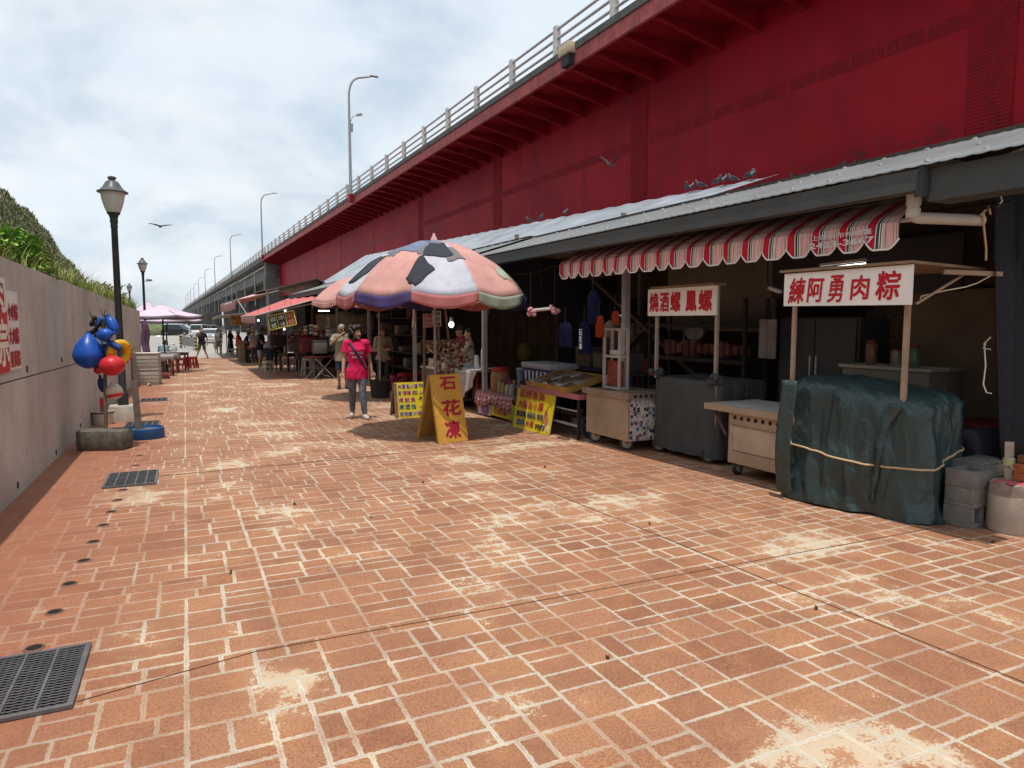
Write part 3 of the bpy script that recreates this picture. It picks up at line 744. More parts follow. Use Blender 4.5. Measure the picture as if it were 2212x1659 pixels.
# ================================================================ long market sheds
M('zinc', (.20, .205, .205), .42, .10, 2, .05, 30, metal=.25, dirt=.25, dcol=(.30, .29, .27), streak=False, dsc=1.5)
M('gutter_dark', (.062, .066, .066), .55, .15, 2.5, dirt=.2, dcol=(.07, .07, .07)); M('screw', (.75, .75, .73), .3, metal=.4)
M('shed_frame', (.20, .155, .13), .75, .25, 6, dirt=.5, dcol=(.12, .06, .04)); M('post_white', (.42, .39, .37), .6, .15, 5, dirt=.35, dcol=(.2, .15, .12))
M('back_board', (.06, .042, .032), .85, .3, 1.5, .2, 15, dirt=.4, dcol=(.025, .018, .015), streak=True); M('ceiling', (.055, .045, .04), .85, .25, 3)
def roof_fn(y0, y1, xs0, xs1, z0, z1, lam=.11, amp=.004):
    n = int((y1-y0)/lam*6)
    def f(u, v):
        y = y0+(y1-y0)*u; ph = (y/lam) % 1
        w = amp*(1 if .12 < ph < .38 else (-.2 if ph > .5 else .4))
        return P(xs0+(xs1-xs0)*v, y, z0+(z1-z0)*v+w)
    return f, n
def shed(label, y0, y1, ze, posts, wallx, seed):
    random.seed(seed)
    t = thing('market_shed', label, 'shed', P(5.2, y0, gz(y0)))
    f, n = roof_fn(y0-.1, y1, 4.69, 6.15, ze, ze+.46); mb = MB().grid(f, n, 4); mb.cm = 1
    yy_ = y0
    while yy_ < min(y1, 16):
        for s in (.12, .5, .9):
            if random.random() < .8: p = P(4.69+1.46*s, yy_+U(-.02, .02), ze+.46*s+.016); mb.box(p, (.022, .022, .014), rot=(0, -.27, 0))
        yy_ += .4
    obj('roof', mb, [MATS['zinc'], MATS['screw']], t, world=True, thick=.004, ang=60)
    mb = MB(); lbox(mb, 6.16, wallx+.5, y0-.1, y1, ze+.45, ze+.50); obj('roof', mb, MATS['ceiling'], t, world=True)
    mb = MB(); lbox(mb, 4.70, 4.74, y0+.75, y1, ze-.16, ze-.015); lbox(mb, 4.74, 4.83, y0+.76, y1, ze-.16, ze-.145); lbox(mb, 4.83, 4.845, y0+.75, y1, ze-.16, ze-.02)
    obj('gutter', mb, MATS['gutter_dark'], t, world=True, smooth=False)
    for (xs, y, w, m) in posts:
        mb = MB().box(P(xs, y, (ze+gz(y))/2), (w, w, ze-gz(y)), rot=BD); obj('post', mb, MATS[m], t, world=True)
    mb = MB()
    k = int((y1-y0)/1.5)
    for i in range(k+1):
        y = y0+.3+(y1-y0-.6)*i/k; mb.bar(P(4.86, y, ze-.04), P(6.15, y, ze+.38), .05, .08); mb.bar(P(6.15, y, ze+.38), P(wallx, y, ze+.3), .05, .1)
    for xs, z in ((4.95, ze-.1), (5.7, ze+.12), (7.2, ze+.2)): mb.bar(P(xs, y0, z), P(xs, y1, z), .06, .06)
    obj('rafter', mb, MATS['shed_frame'], t, world=True, smooth=False)
    mb = MB(); nb = int((y1-y0)/.3)
    for i in range(nb):
        a = y0+(y1-y0)*i/nb; lbox(mb, wallx+(.0 if i % 2 else .012), wallx+.06, a+.003, a+(y1-y0)/nb-.003, gz(a)-.1, ze+.4)
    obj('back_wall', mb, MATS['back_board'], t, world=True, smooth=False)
    return t
ZE = 2.545
s1 = shed('nearest market shed with pale zinc eave and dark gutter, striped awning below it', 2.5, 11.6, ZE, ((5.02, 11.3, .075, 'post_white'), (5.62, 7.95, .085, 'post_white'), (7.3, 4.2, .08, 'shed_frame'), (7.3, 9.9, .08, 'shed_frame')), 8.6, 1)
s2 = shed('farther market shed beyond the patchwork umbrella, running on to the concrete viaduct', 11.9, 31, ZE+.03, ((5.0, 15.1, .07, 'post_white'), (5.0, 19, .07, 'shed_frame'), (5.0, 23, .07, 'shed_frame'), (5.0, 27.2, .07, 'shed_frame'), (5.0, 30.6, .07, 'shed_frame')), 8.2, 2)
# short deeper gutter box at the near end, its rounded end cap, brown gable boards
mb = MB(); lbox(mb, 4.76, 5.0, 2.35, 3.215, ZE-.24, ZE-.02); obj('gutter', mb, MATS['gutter_dark'], s1, world=True)
mb = MB().tube([P(4.73, 3.235, ZE-.0), P(4.74, 3.24, ZE-.1), P(4.75, 3.25, ZE-.2)], [.035, .045, .05], 10); obj('gutter_outlet', mb, M('iron_dark', (.03, .03, .035), .7), s1, world=True)
mb = MB()
for i in range(9): lbox(mb, 6.9, 6.93, 2.9, 5.2, .9+.21*i, 1.1+.21*i)
obj('side_boards', mb, M('board_brown', (.10, .062, .042), .85, .3, 3, .3, 20, dirt=.5, dcol=(.04, .025, .02)), s1, world=True, smooth=False)
# inner cladding of the front bay
mb = MB()
for i in range(26): lbox(mb, 7.9, 7.92, 8.6+.12*i, 8.6+.12*i+.11, 1.9, ZE+.3)
obj('upper_cladding', mb, M('clad_brown', (.075, .055, .045), .8, .2, 3), s1, world=True, smooth=False)
mb = MB(); mb.bar(P(7.0, 10.9, 2.25), P(7.0, 8.0, .65), .13, .06); mb.bar(P(7.06, 8.0, 2.3), P(7.06, 10.3, .75), .13, .05); mb.bar(P(7.0, 11.2, 2.3), P(7.0, 6.5, 2.38), .07, .1)
obj('brace', mb, M('timber_brace', (.12, .08, .06), .8, .25, 4, .2, 20), s1, world=True)
mb = MB(); lbox(mb, 6.6, 6.64, 6.3, 8.3, 1.35, 2.5); obj('partition', mb, M('panel_beige', (.17, .135, .108), .8, .2, 1.5, dirt=.35, dcol=(.12, .08, .06)), s1, world=True)
mb = MB(); lbox(mb, 6.45, 6.49, 4.0, 6.2, 1.75, 2.28); obj('partition', mb, M('sheet_dark', (.032, .027, .033), .7, .15, 3), s1, world=True)
mb = MB(); lbox(mb, 6.75, 6.79, 3.75, 4.75, .3, 1.78); obj('partition', mb, M('ply_panel', (.155, .11, .075), .8, .2, 2, dirt=.3, dcol=(.1, .065, .045)), s1, world=True)
mb = MB(); lbox(mb, 5.85, 5.9, 2.42, 3.4, 1.95, 2.52)
obj('side_cladding', mb, M('clad_green', (.035, .05, .052), .6, .2, 4), s1, world=True)
mb = MB(); lbox(mb, 5.2, 8.6, 11.5, 11.56, 1.6, ZE+.1); lbox(mb, 6.6, 8.9, 11.5, 11.56, -.3, 1.59); obj('cross_wall', mb, MATS['sheet_dark'], s1, world=True)  # lower sheet added to block a bright gap between the sheds
for (a, b) in ((2.45, 2.5),): 
    mb = MB(); lbox(mb, 6.6, 9.1, a, b, -.1, ZE+.42); obj('end_wall', mb, MATS['back_board'], s1, world=True)
mb = MB(); lbox(mb, 5.4, 8.7, 31.0, 31.06, 0-.6, ZE+.4); obj('end_wall', mb, MATS['back_board'], s2, world=True)
# grey sheet roof behind the zinc eave, running up to the girder
t = thing('sheet_roof', 'higher weathered bluish sheet roof between the zinc eave and the red girder', 'roof', P(9, 14, 3))
mb = MB()
def rf(u, v):
    y = 8.6+26*u; xs = 6.2+2.8*v; zb = 3.86+.034*(y-9); z0 = ZE+.40
    return P(xs, y, z0+(zb-z0)*v + .012*math.sin(y*9))
mb.grid(rf, 160, 5); obj('sheet', mb, M('sheet_blue', (.30, .33, .37), .45, .22, 1.2, .1, 12, metal=.15, dirt=.6, dcol=(.13, .11, .11), dsc=.9), t, world=True, thick=.006)
mb = MB()
for y in (10, 14, 19, 25): mb.bar(P(7, y, 2.7), P(7, y, 3.1+.02*y), .07); mb.bar(P(8.8, y, 2.7), P(8.8, y, 3.7), .07)
obj('support', mb, MATS['shed_frame'], t, world=True)

t = thing('power_cable', 'thin white cable with a loop hanging beside the black netting', 'cable', (5.62, 3.16, 1.2)); q = [atX(x, y, 5.5) for x, y in ((2140, 728), (2126, 742), (2129, 790), (2124, 830), (2131, 848), (2142, 850))]; obj('cable', MB().tube(q, .005, 5).tube([atX(2140, 755, 5.5), atX(2124, 752, 5.5), atX(2130, 742, 5.5)], .005, 5), M('cord_white', (.6, .56, .5), .6), t, world=True)
t = thing('wire_hook', 'bent white wire hook on the dark cladding above the drain pipe', 'hook', (5.5, 3.15, 2.4)); obj('wire', MB().tube([atX(x, y, 5.46) for x, y in ((2150, 418), (2162, 424), (2165, 434), (2156, 446))], .006, 5), MATS['cord_white'], t, world=True)
# striped awning
aw = thing('striped_awning', 'red, pink and green striped canvas awning with scalloped white edge', 'awning', P(5.0, 6, 2.2))
AM = [M('canvas_red', (.52, .012, .035), .85, .12, 6, .1, 60, dirt=.2, dcol=(.2, .02, .03)), M('canvas_pink', (.72, .45, .44), .85, .12, 6, .1, 60, dirt=.25, dcol=(.35, .24, .18)), M('canvas_green', (.02, .075, .05), .85), M('canvas_white', (.82, .78, .74), .8, .06), M('canvas_dark', (.06, .035, .04), .85)]
unit = [(3, .008), (0, .072), (3, .007), (2, .022), (3, .007), (2, .010), (3, .006), (1, .022), (4, .004), (1, .052), (0, .004), (1, .020), (4, .004), (1, .010), (2, .006)]
tot = sum(w for _, w in unit); AY0, AY1 = 3.52, 8.5; nu_ = 19; scl = (AY1-AY0)/nu_/tot
cols = []; y = AY1
for k in range(nu_):
    for m, w in unit: cols.append((m, y, y-w*scl)); y -= w*scl
def scal(y):
    ph = ((AY1-y)/(tot*scl)) % 1
    a = abs(ph-.5)*2
    return .215 - .075*max(0, (a-.45)/.55)**1.3
def aprof(y):
    w = .008*math.sin(y*6.1)+.006*math.sin(y*13)
    zb = 2.235+.008*(y-3.5); L = scal(y)
    return [(5.33, zb+.215), (5.2, zb+.165), (5.06, zb+.095), (4.95+w*.3, zb+.03), (4.905+w*.6, zb-.02), (4.9+w, zb-.08), (4.9+w*1.3, zb-.14), (4.9+w*1.6, zb-L)]
mb = MB()
for m, a, b in cols:
    mb.cm = m; pa, pb_ = aprof(a), aprof(b)
    for i in range(len(pa)-1): mb.add([P(pa[i][0], a, pa[i][1]), P(pb_[i][0], b, pb_[i][1]), P(pb_[i+1][0], b, pb_[i+1][1]), P(pa[i+1][0], a, pa[i+1][1])], [(0, 3, 2, 1)])
obj('canvas', mb, AM, aw, world=True, ang=70)
mb = MB(); n = nu_*14
mb.tube([P(aprof(y)[-1][0]-.002, y, aprof(y)[-1][1]) for y in [AY1-(AY1-AY0)*i/n for i in range(n+1)]], .0075, 5); obj('edge_trim', mb, AM[3], aw, world=True)
mb = MB().tube([P(4.945, AY0-.1, 2.225), P(4.945, AY1+.02, 2.275)], .016, 8).tube([P(5.33, AY0-.1, 2.44), P(5.33, AY1, 2.45)], .022, 8); obj('bar', mb, MATS['post_white'], aw, world=True)
mb = MB(); o_ = P(4.862, 4.33, 2.10); uu = P(0, -1, 0)-P(0, 0, 0)
write(mb, '2423-3667', P(4.866, 4.29, 2.078), uu, (0, 0, 1), .60, .052, .025); write(mb, '上達帆布伸縮篷', P(4.866, 4.27, 2.145), uu, (0, 0, 1), .56, .045, .02)
obj('lettering', mb, M('print_pale', (.62, .60, .60), .8), aw, world=True)

# white drain pipe under the gutter
t = thing('drain_pipe', 'cream plastic drain pipe bending below the gutter end', 'pipe', P(5, 3, 2.3))
a = sh(1975, 413, 4.86); b = sh(1972, 470, 4.86); c = sh(2120, 476, 5.5)
c = atX(2120, 476, 5.45)
mb = MB().tube([a, b+V((0, 0, .05))] + bez(b+V((0, 0, .05)), b, b+(c-b).normalized()*.06, 5)[1:] + [c], .042, 14).tube([a+V((0, 0, -.02)), a+V((0, 0, -.1))], .05, 14).tube([b+V((-.0, 0, .06)), b+V((0, 0, .0))], .049, 14); obj('pipe', mb, M('pvc', (.50, .46, .40), .5, .15, 4, dirt=.35, dcol=(.2, .16, .11)), t, world=True)
mb = MB().tube([c+V((-.06, -.05, .05)), c+V((-.05, -.05, -.05)), c+V((-.02, -.06, -.22)), c+V((0, -.05, -.3))], .008, 5).tube([c+V((-.09, -.05, .03)), c+V((-.02, -.06, .09)), c+V((.02, -.05, .04))], .008, 5); obj('rope', mb, M('rope_cream', (.55, .38, .22), .8), t, world=True)
t = thing('shade_backdrop', 'added tall dark hoarding standing in the shade beneath the red bridge and viaduct', 'backdrop', P(20, 60, -.7)); mb = MB()
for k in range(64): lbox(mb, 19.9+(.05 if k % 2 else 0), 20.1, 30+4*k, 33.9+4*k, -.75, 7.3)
obj('panel', mb, M('backdrop_dark', (.05, .05, .06), .8, .2, 1), t, world=True)  # added dark screen, stands in for deep shade under the spans
# black shade net at the right
t = thing('shade_net', 'black shade netting curtain hanging from the shed roof at its near end', 'net', (5.7, 3.2, 0))
def nf_(u, v):
    x = 5.5+2.2*u+.25*(1-v)*(1-u); y = 3.22+.25*u+.035*math.sin(u*31+v*2)*(1-.3*v)+.02*math.sin(u*67)
    return (x, y, gz(3)+.45+2.02*v if u < .2 else gz(3)+.1+2.37*v)
obj('netting', MB().grid(nf_, 60, 14), M('net_black', (.018, .020, .026), .75, .3, 30, .5, 200), t, world=True, thick=.006)
# ================================================================ carts
STEEL = M('cart_steel', (.40, .32, .245), .48, .16, 2.2, .04, 30, metal=.35, dirt=.4, dcol=(.22, .16, .11), streak=True, dsc=1.3); STEELD = M('cart_rim', (.30, .24, .19), .5, .2, 4, metal=.4, dirt=.4, dcol=(.12, .08, .06))
RUB = M('rubber', (.04, .038, .036), .8); WHL = M('wheel_grey', (.34, .31, .29), .6, .15, 10); ORG = M('fork_orange', (.50, .075, .03), .5); FORK = M('fork_rust', (.22, .11, .06), .6)
def caster(root, p, r=.075, fm=None, yaw=0.):
    p = V(p); z0 = gz(p.y); m = Matrix.Rotation(yaw, 3, 'Z'); ax = Matrix.Rotation(yaw, 3, 'Z') @ Matrix.Rotation(R(90), 3, 'X')
    mb = MB().lathe([(r*.62, -.018), (r*.95, -.018), (r, -.01), (r, .01), (r*.95, .018), (r*.62, .018)], 20, (p.x, p.y, z0+r), ax)
    w = obj('caster', mb, RUB, root, world=True)
    mb = MB().lathe([(.012, -.022), (r*.62, -.021), (r*.66, -.019), (r*.66, .019), (r*.62, .021), (.012, .022)], 16, (p.x, p.y, z0+r), ax)
    obj('hub', mb, WHL, w, world=True)
    mb = MB()
    for s in (-1, 1): mb.bar(V((p.x, p.y, z0+r)) + m @ V((0, s*.03, 0)), V((p.x, p.y, z0+2.05*r)) + m @ V((.02, s*.03, 0)), .035, .006, upv=m @ V((0, 1, 0)))
    mb.box((p.x+.01, p.y, z0+2.1*r), (.09, .08, .012), rot=yaw); obj('fork', mb, fm or FORK, w, world=True)
def wbox(mb, xs0, xs1, y0, y1, z0, z1): return lbox(mb, xs0, xs1, y0, y1, z0, z1)
# --- steel cart with a side full of stickers
G = gz(7.4)
t = thing('steel_cart', 'dull steel food cart with a glass case frame and one side covered in stickers', 'cart', P(5.4, 7.4, G))
mb = MB(); wbox(mb, 5.0, 5.62, 6.99, 7.93, G+.135, G+.70); obj('body', mb, STEEL, t, world=True)
mb = MB(); wbox(mb, 4.97, 5.66, 6.95, 7.98, G+.70, G+.715); wbox(mb, 4.965, 4.985, 6.94, 7.99, G+.655, G+.735); wbox(mb, 4.985, 5.66, 6.94, 6.96, G+.655, G+.735); wbox(mb, 5.0, 5.62, 7.02, 7.4, G+.716, G+.73); obj('top_rim', mb, STEELD, t, world=True)
for k in range(7): obj('vent_hole', MB().lathe([(.022, 0), (.022, .004)], 12, P(5.06+.08*k, 6.938, G+.695), (R(90), 0, 0)), MATS['hole_black'], t, world=True)
tt = NT('sticker_sheet'); co = tt.obco(); vo = tt.n('ShaderNodeTexVoronoi', distance='MANHATTAN', _in={0: tt.scale(co, (26, 26, 20)), 8: 1.0}) if False else tt.n('ShaderNodeTexVoronoi'); vo.inputs['Scale'].default_value = 21; vo.distance = 'CHEBYCHEV'; tt.l(co, vo.inputs['Vector'])
sc_ = tt.n('ShaderNodeSeparateColor', _in={0: vo.outputs['Color']}); ed = tt.ramp(vo.outputs['Distance'], .40, .46); n2 = tt.noise(co, 55, 2)
cc = tt.mix(tt.ramp(sc_.outputs[0], .55, .56), (.48, .44, .43), (.05, .048, .05)); cc = tt.mix(tt.ramp(sc_.outputs[1], .93, .94), cc, (.35, .05, .06)); cc = tt.mix(tt.ramp(sc_.outputs[2], .95, .96), cc, (.05, .2, .5))
cc = tt.mix(tt.ramp(n2, .56, .58), cc, (.03, .03, .03)); cc = tt.mix(ed, cc, (.6, .55, .52)); tt.l(cc, tt.b.inputs[0]); tt.b.inputs['Roughness'].default_value = .4
mb = MB(); wbox(mb, 5.02, 5.60, 6.984, 6.991, G+.14, G+.65); obj('sticker_panel', mb, tt.m, t, world=True)
for y in (7.12, 7.82):
    for xs in (5.08, 5.54): caster(t, P(xs, y, 0), .09, yaw=R(-38))
CASE = M('case_frame', (.45, .38, .34), .5, .1, 5, dirt=.2, dcol=(.25, .18, .14))
t = thing('display_case', 'narrow upright display case with pale frame standing on the stickered steel cart', 'display case', P(5.3, 7.75, G+.735))
mb = MB(); y0, y1, x0, x1, z0, z1 = 7.36, 7.70, 5.12, 5.24, G+.735, G+1.50
for xs in (x0, x1):
    for y in (y0, y1): mb.bar(P(xs, y, z0), P(xs, y, z1), .03)
for z in (z0+.015, z1, z0+.42):
    for y in (y0, y1): mb.bar(P(x0, y, z), P(x1, y, z), .028)
    for xs in (x0, x1): mb.bar(P(xs, y0, z), P(xs, y1, z), .028)
obj('frame', mb, CASE, t, world=True)
mb = MB(); wbox(mb, x0+.03, x1-.03, y0+.03, y1-.03, z0+.04, z0+.36); obj('goods', mb, M('goods_red', (.22, .05, .04), .6, .4, 14), t, world=True)
mb = MB(); wbox(mb, x0+.05, x1-.05, y0+.04, y1-.05, z0+.44, z0+.5); obj('goods', mb, M('paper_white', (.6, .58, .56), .7), t, world=True)
# --- grey cover cart with sign
G = gz(6.4)
cov = M('cover_grey', (.058, .060, .062), .85, .18, 4, bsc=8, wrinkle=.02, dirt=.2, dcol=(.09, .09, .09))
t = thing('covered_cart', 'food cart under a dark grey cloth cover with two thin sign poles', 'cart', P(5.7, 6.4, G))
def cover(cx, cy, hx, hy, z0, z1, nu, fold, flare, seed, top_tilt=(0, 0), rot=0., tuck=0.02, sag=.02, fq=4.5, crease=0):
    """cloth dropped over a box: perimeter loops plus a top"""
    mb = MB(); n = nu; rings = []
    def per(u, ox, oy):
        a = 2*math.pi*u; c, s = math.cos(a), math.sin(a); k = 7.
        r = (abs(c)**k+abs(s)**k)**(-1/k); return r*c*ox, r*s*oy
    m = Matrix.Rotation(rot, 3, 'Z')
    lv = [0, .04, .1, .18, .28, .4, .52, .64, .76, .86, .93, .975, 1.0]
    for h in lv:
        ring = []
        for i in range(n):
            u = i/n; e = flare*(1-h)**2 - tuck*max(0, h-.93)/.07
            x, y = per(u, hx+e, hy+e)
            f = fold*(1-h*.75)*(noise.noise(V((math.cos(2*math.pi*u)*fq, math.sin(2*math.pi*u)*fq, seed+h*.8))) + .3*noise.noise(V((math.cos(2*math.pi*u)*fq*2.6, math.sin(2*math.pi*u)*fq*2.6, seed+h*1.6+9)))) + fold*.35*noise.noise(V((x*5, y*5, h*4+seed)))
            if crease:
                q = u*2*math.pi; hx_ = h*(z1-z0)
                for fx, fz, am in ((2.3, 1.6, .040), (4.6, 2.0, .020), (1.6, 4.2, .022)):
                    nn_ = abs(noise.noise(V((math.cos(q)*fx+hx_*.9, math.sin(q)*fx-hx_*.6, seed+hx_*fz+fx)))); f += am*(max(0, 1-nn_/.20)-.35)
                f += .05*math.sin(min(1, h)*math.pi)**2*max(0, math.sin(q*2+1))
            L = math.hypot(x, y); x += x/L*f; y += y/L*f
            zt = z1 + top_tilt[0]*x + top_tilt[1]*y
            z = z0+(zt-z0)*h + (.025*noise.noise(V((x*4, y*4, seed))) if h < .05 else 0)
            p = m @ V((x, y, 0)); ring.append(V((cx+p.x, cy+p.y, z)))
        rings.append(ring)
    for s in (.85, .6, .35, .12):
        ring = []
        for i in range(n):
            x, y = per(i/n, (hx-tuck)*s, (hy-tuck)*s); p = m @ V((x, y, 0))
            ring.append(V((cx+p.x, cy+p.y, z1+top_tilt[0]*x+top_tilt[1]*y - sag*(1-s) + .03*noise.noise(V((x*6, y*6, seed+4))))))
        rings.append(ring)
    vs = [v for r in rings for v in r]; fs = []
    for j in range(len(rings)-1):
        for i in range(n): fs.append((j*n+i, j*n+(i+1) % n, (j+1)*n+(i+1) % n, (j+1)*n+i))
    fs.append(tuple((len(rings)-1)*n+i for i in range(n)))
    return mb.add(vs, fs)
c = P(5.72, 6.4, 0); obj('cover', cover(c.x, c.y, .40, .57, G+.07, G+.92, 200, .05, .015, 3, rot=BD, fq=3.6), cov, t, world=True, ang=60)
mb = MB(); wbox(mb, 5.36, 6.08, 5.88, 6.93, G+.13, G+.88); obj('body', mb, STEELD, t, world=True)
PW = M('pole_grey', (.33, .27, .22), .6, .15, 6, dirt=.3, dcol=(.18, .12, .09))
for y in (6.93, 5.90):
    mb = MB().box(P(5.36, y, (G+.9+1.86)/2), (.034, .034, 1.86-G-.9), rot=BD); obj('pole', mb, PW, t, world=True)
    mb = MB()
    for k in range(9): mb.ell(P(5.36, y, G+.95) + V((U(-.05, .05), U(-.07, .07), U(-.03, .05))), (.04, .045, .03), 7, 5, rot=(U(-1, 1), U(-1, 1), 0))
    obj('cover_knot', mb, cov, t, world=True)
for y in (6.85, 5.98):
    for xs in (5.37, 6.02): caster(t, P(xs, y, 0), .09, yaw=R(-35))
sgt = thing('stall_sign', 'white sign board with red characters on two thin poles above the grey covered cart', 'sign', P(5.33, 6.47, 1.7))
za, zb = 1.545, 1.865; y1, y0 = 7.06, 5.87
mb = MB(); wbox(mb, 5.315, 5.34, y0, y1, za, zb); obj('board', mb, M('sign_board', (.80, .75, .72), .55, .05, 2, dirt=.12, dcol=(.58, .52, .47)), sgt, world=True)
mb = MB(); wbox(mb, 5.32, 5.5, y0+.05, y1-.03, zb, zb+.03); obj('top_strip', mb, M('ply_strip', (.24, .16, .10), .8), sgt, world=True)
mb = MB(); L = y1-y0; uu = P(0, -1, 0)-P(0, 0, 0)
for ch, a, b in (('燒', .03, .18), ('酒', .195, .34), ('螺', .36, .515), ('鳳', .585, .74), ('螺', .765, .95)):
    write(mb, ch, P(5.312, y1-L*a, za+.045), uu, (0, 0, 1), L*(b-a), .235, .05)
obj('lettering', mb, M('paint_red', (.50, .012, .025), .5, .08), sgt, world=True)
# --- counter cart
G = gz(5.2)
t = thing('counter_cart', 'worn steel counter cart with a row of round holes and a folding end shelf', 'cart', P(5.45, 5.1, G))
mb = MB(); wbox(mb, 5.15, 5.80, 4.42, 5.46, G+.12, G+.665); obj('body', mb, STEEL, t, world=True)
mb = MB(); wbox(mb, 5.135, 5.151, 4.42, 5.44, G+.525, G+.66); wbox(mb, 5.13, 5.151, 4.42, 5.44, G+.13, G+.25); obj('front_panel', mb, STEEL, t, world=True)
mb = MB(); wbox(mb, 5.142, 5.151, 4.45, 5.39, G+.26, G+.50); wbox(mb, 5.136, 5.15, 5.395, 5.42, G+.25, G+.51); obj('inset_panel', mb, M('panel_tan', (.46, .36, .27), .6, .18, 3, dirt=.35, dcol=(.28, .2, .14)), t, world=True)
for k in range(10):
    c = P(5.1335, 5.36-.092*k, G+.595); obj('hole', MB().lathe([(.021, 0), (.021, .003)], 14, c, (0, R(-90), 0)), MATS['hole_black'], t, world=True)
mb = MB(); wbox(mb, 5.10, 5.84, 4.40, 5.75, G+.68, G+.705); obj('counter_top', mb, M('counter_white', (.50, .48, .44), .45, .1, 3, dirt=.25, dcol=(.3, .27, .23)), t, world=True)
mb = MB(); wbox(mb, 5.085, 5.099, 4.40, 5.76, G+.645, G+.71); wbox(mb, 5.099, 5.84, 5.751, 5.765, G+.645, G+.71); obj('edge_strip', mb, STEEL, t, world=True)
mb = MB().bar(P(5.13, 5.66, G+.65), P(5.13, 5.47, G+.40), .03, .012); obj('shelf_bracket', mb, M('bracket_brown', (.12, .06, .05), .6), t, world=True)
caster(t, P(5.21, 5.38, 0), .08, ORG, yaw=R(15)); caster(t, P(5.7, 5.36, 0), .075, ORG, yaw=R(75)); caster(t, P(5.25, 4.5, 0), .075, ORG); caster(t, P(5.7, 4.5, 0), .075, ORG)
# --- tarpaulin cart with big sign
G = gz(3.9)
TG = M('tarp_green', (.021, .045, .045), .46, .22, 2.2, bsc=7, wrinkle=.042, dirt=.3, dcol=(.007, .022, .045), dsc=1.4, spec=.6)
ca = Matrix.Rotation(R(12), 3, 'Z')
t = thing('tarp_cart', 'food cart wrapped in dark green tarpaulin tied with a cream rope', 'cart', (5.26, 3.95, G))
tc_ = V((5.25, 3.97, 0))
tarp_o = obj('tarp', cover(5.25, 3.97, .40, .575, G+.015, G+1.01, 260, .05, .06, 21, top_tilt=(.02, .10), rot=R(11), tuck=.07, sag=-.06, fq=2.6, crease=1), TG, t, world=True, ang=70)
def fpl(x, y):
    n_ = ca @ V((-1, 0, 0)); o_ = tc_ + n_*.455; d = ray(x, y); return EYEV + d*((o_-EYEV).dot(n_)/d.dot(n_))
_bm = bmesh.new(); _bm.from_mesh(tarp_o.data); _tr = BVHTree.FromBMesh(_bm); _bm.free(); _tl = V(t.location)
def fpl(x, y):
    h_ = _tr.ray_cast(EYEV-_tl, ray(x, y).normalized()); return h_[0]+_tl-ray(x, y).normalized()*.014 if h_[0] else EYEV+ray(x, y)*5
def pl(q, n=20):
    out = []
    for i in range(n+1):
        s_ = i/n*(len(q)-1); k = min(int(s_), len(q)-2); f_ = s_-k; out.append(fpl(q[k][0]*(1-f_)+q[k+1][0]*f_, q[k][1]*(1-f_)+q[k+1][1]*f_))
    return out
mb = MB(); A1 = pl(((1926, 872), (1902, 905), (1890, 960), (1884, 1030), (1880, 1085))); A2 = pl(((1950, 880), (1928, 912), (1908, 965), (1897, 1030), (1886, 1085)))
mb.add(A1+A2, [(i, 21+i, 22+i, i+1) for i in range(20)])
obj('tarp_seam', mb, TG, t, world=True, thick=.012, ang=80)
mb = MB()
def flap(u, v):
    p = tc_ + ca @ V((-.445-.03*math.sin(v*3)-.02*u, .60-.16*u+.015*math.sin(v*5), 0)); return (p.x-.01*u, p.y, G+.06+.98*v)
mb.grid(flap, 6, 20); obj('tarp_flap', mb, TG, t, world=True, thick=.006)
def rim_pt(a, z, e=.0):
    c_, s_ = math.cos(a), math.sin(a); k = 7.; r = (abs(c_)**k+abs(s_)**k)**(-1/k)
    p = tc_ + ca @ V((r*c_*(.435+e), r*s_*(.61+e), 0)); return V((p.x, p.y, z))
def on_tarp(a, z):
    p = rim_pt(a, z, .4); c_ = V((tc_.x, tc_.y, z)); h_ = _tr.ray_cast(p-_tl, (c_-p).normalized()); return (h_[0]+_tl+(p-c_).normalized()*.006) if h_[0] else rim_pt(a, z, .02)
rp_ = [on_tarp(R(110+i*3.5), G+.52-.10*math.sin(R(i*3.5*.95))) for i in range(61)]
rp_ = [rp_[0]]+[max((rp_[i]*.5+(rp_[i-1]+rp_[i+1])*.25, rp_[i]), key=lambda q: (q-tc_).xy.length) for i in range(1, 60)]+[rp_[60]]
mb = MB().tube(rp_, .0085, 7)
p = on_tarp(R(118), G+.515); mb.ell(p, (.03, .03, .025), 8, 6).tube([p, p+V((-.01, .01, -.08)), p+V((-.0, .02, -.22))], .007, 5)
obj('rope', mb, M('rope_cream', (.55, .38, .22), .8), t, world=True)
mb = MB().box((5.27, 3.97, G+.45), (.52, .86, .74), rot=R(11)); obj('body', mb, STEELD, t, world=True)
PB = M('pole_brown', (.34, .235, .16), .7, .2, 5, .1, 30, dirt=.35, dcol=(.2, .12, .08))
for x, y, w in ((4.80, 4.44, .030), (4.99, 3.53, .035)):
    mb = MB().box((x, y, (G+.85+1.62)/2), (w, w, 1.62-G-.85), rot=R(10)); obj('pole', mb, PB, t, world=True)
st = thing('stall_sign', 'largest white sign board with five red brush characters above the green tarpaulin cart', 'sign', (4.82, 3.96, 1.7))
A_, B_ = V((4.765, 4.535, 0)), V((4.87, 3.43, 0)); ud = (B_-A_).normalized(); L = (B_-A_).length; nd = V((ud.y, -ud.x, 0)); za, zb = 1.612, 1.898
if nd.x > 0: nd = -nd
q = [A_+V((0, 0, za)), B_+V((0, 0, za-.01)), B_+V((0, 0, zb)), A_+V((0, 0, zb-.008))]
obj('board', MB().prism(q, -nd*.03), M('sign_board_pale', (.84, .80, .77), .5, .05, 2, dirt=.1, dcol=(.62, .57, .52)), st, world=True)
mb = MB()
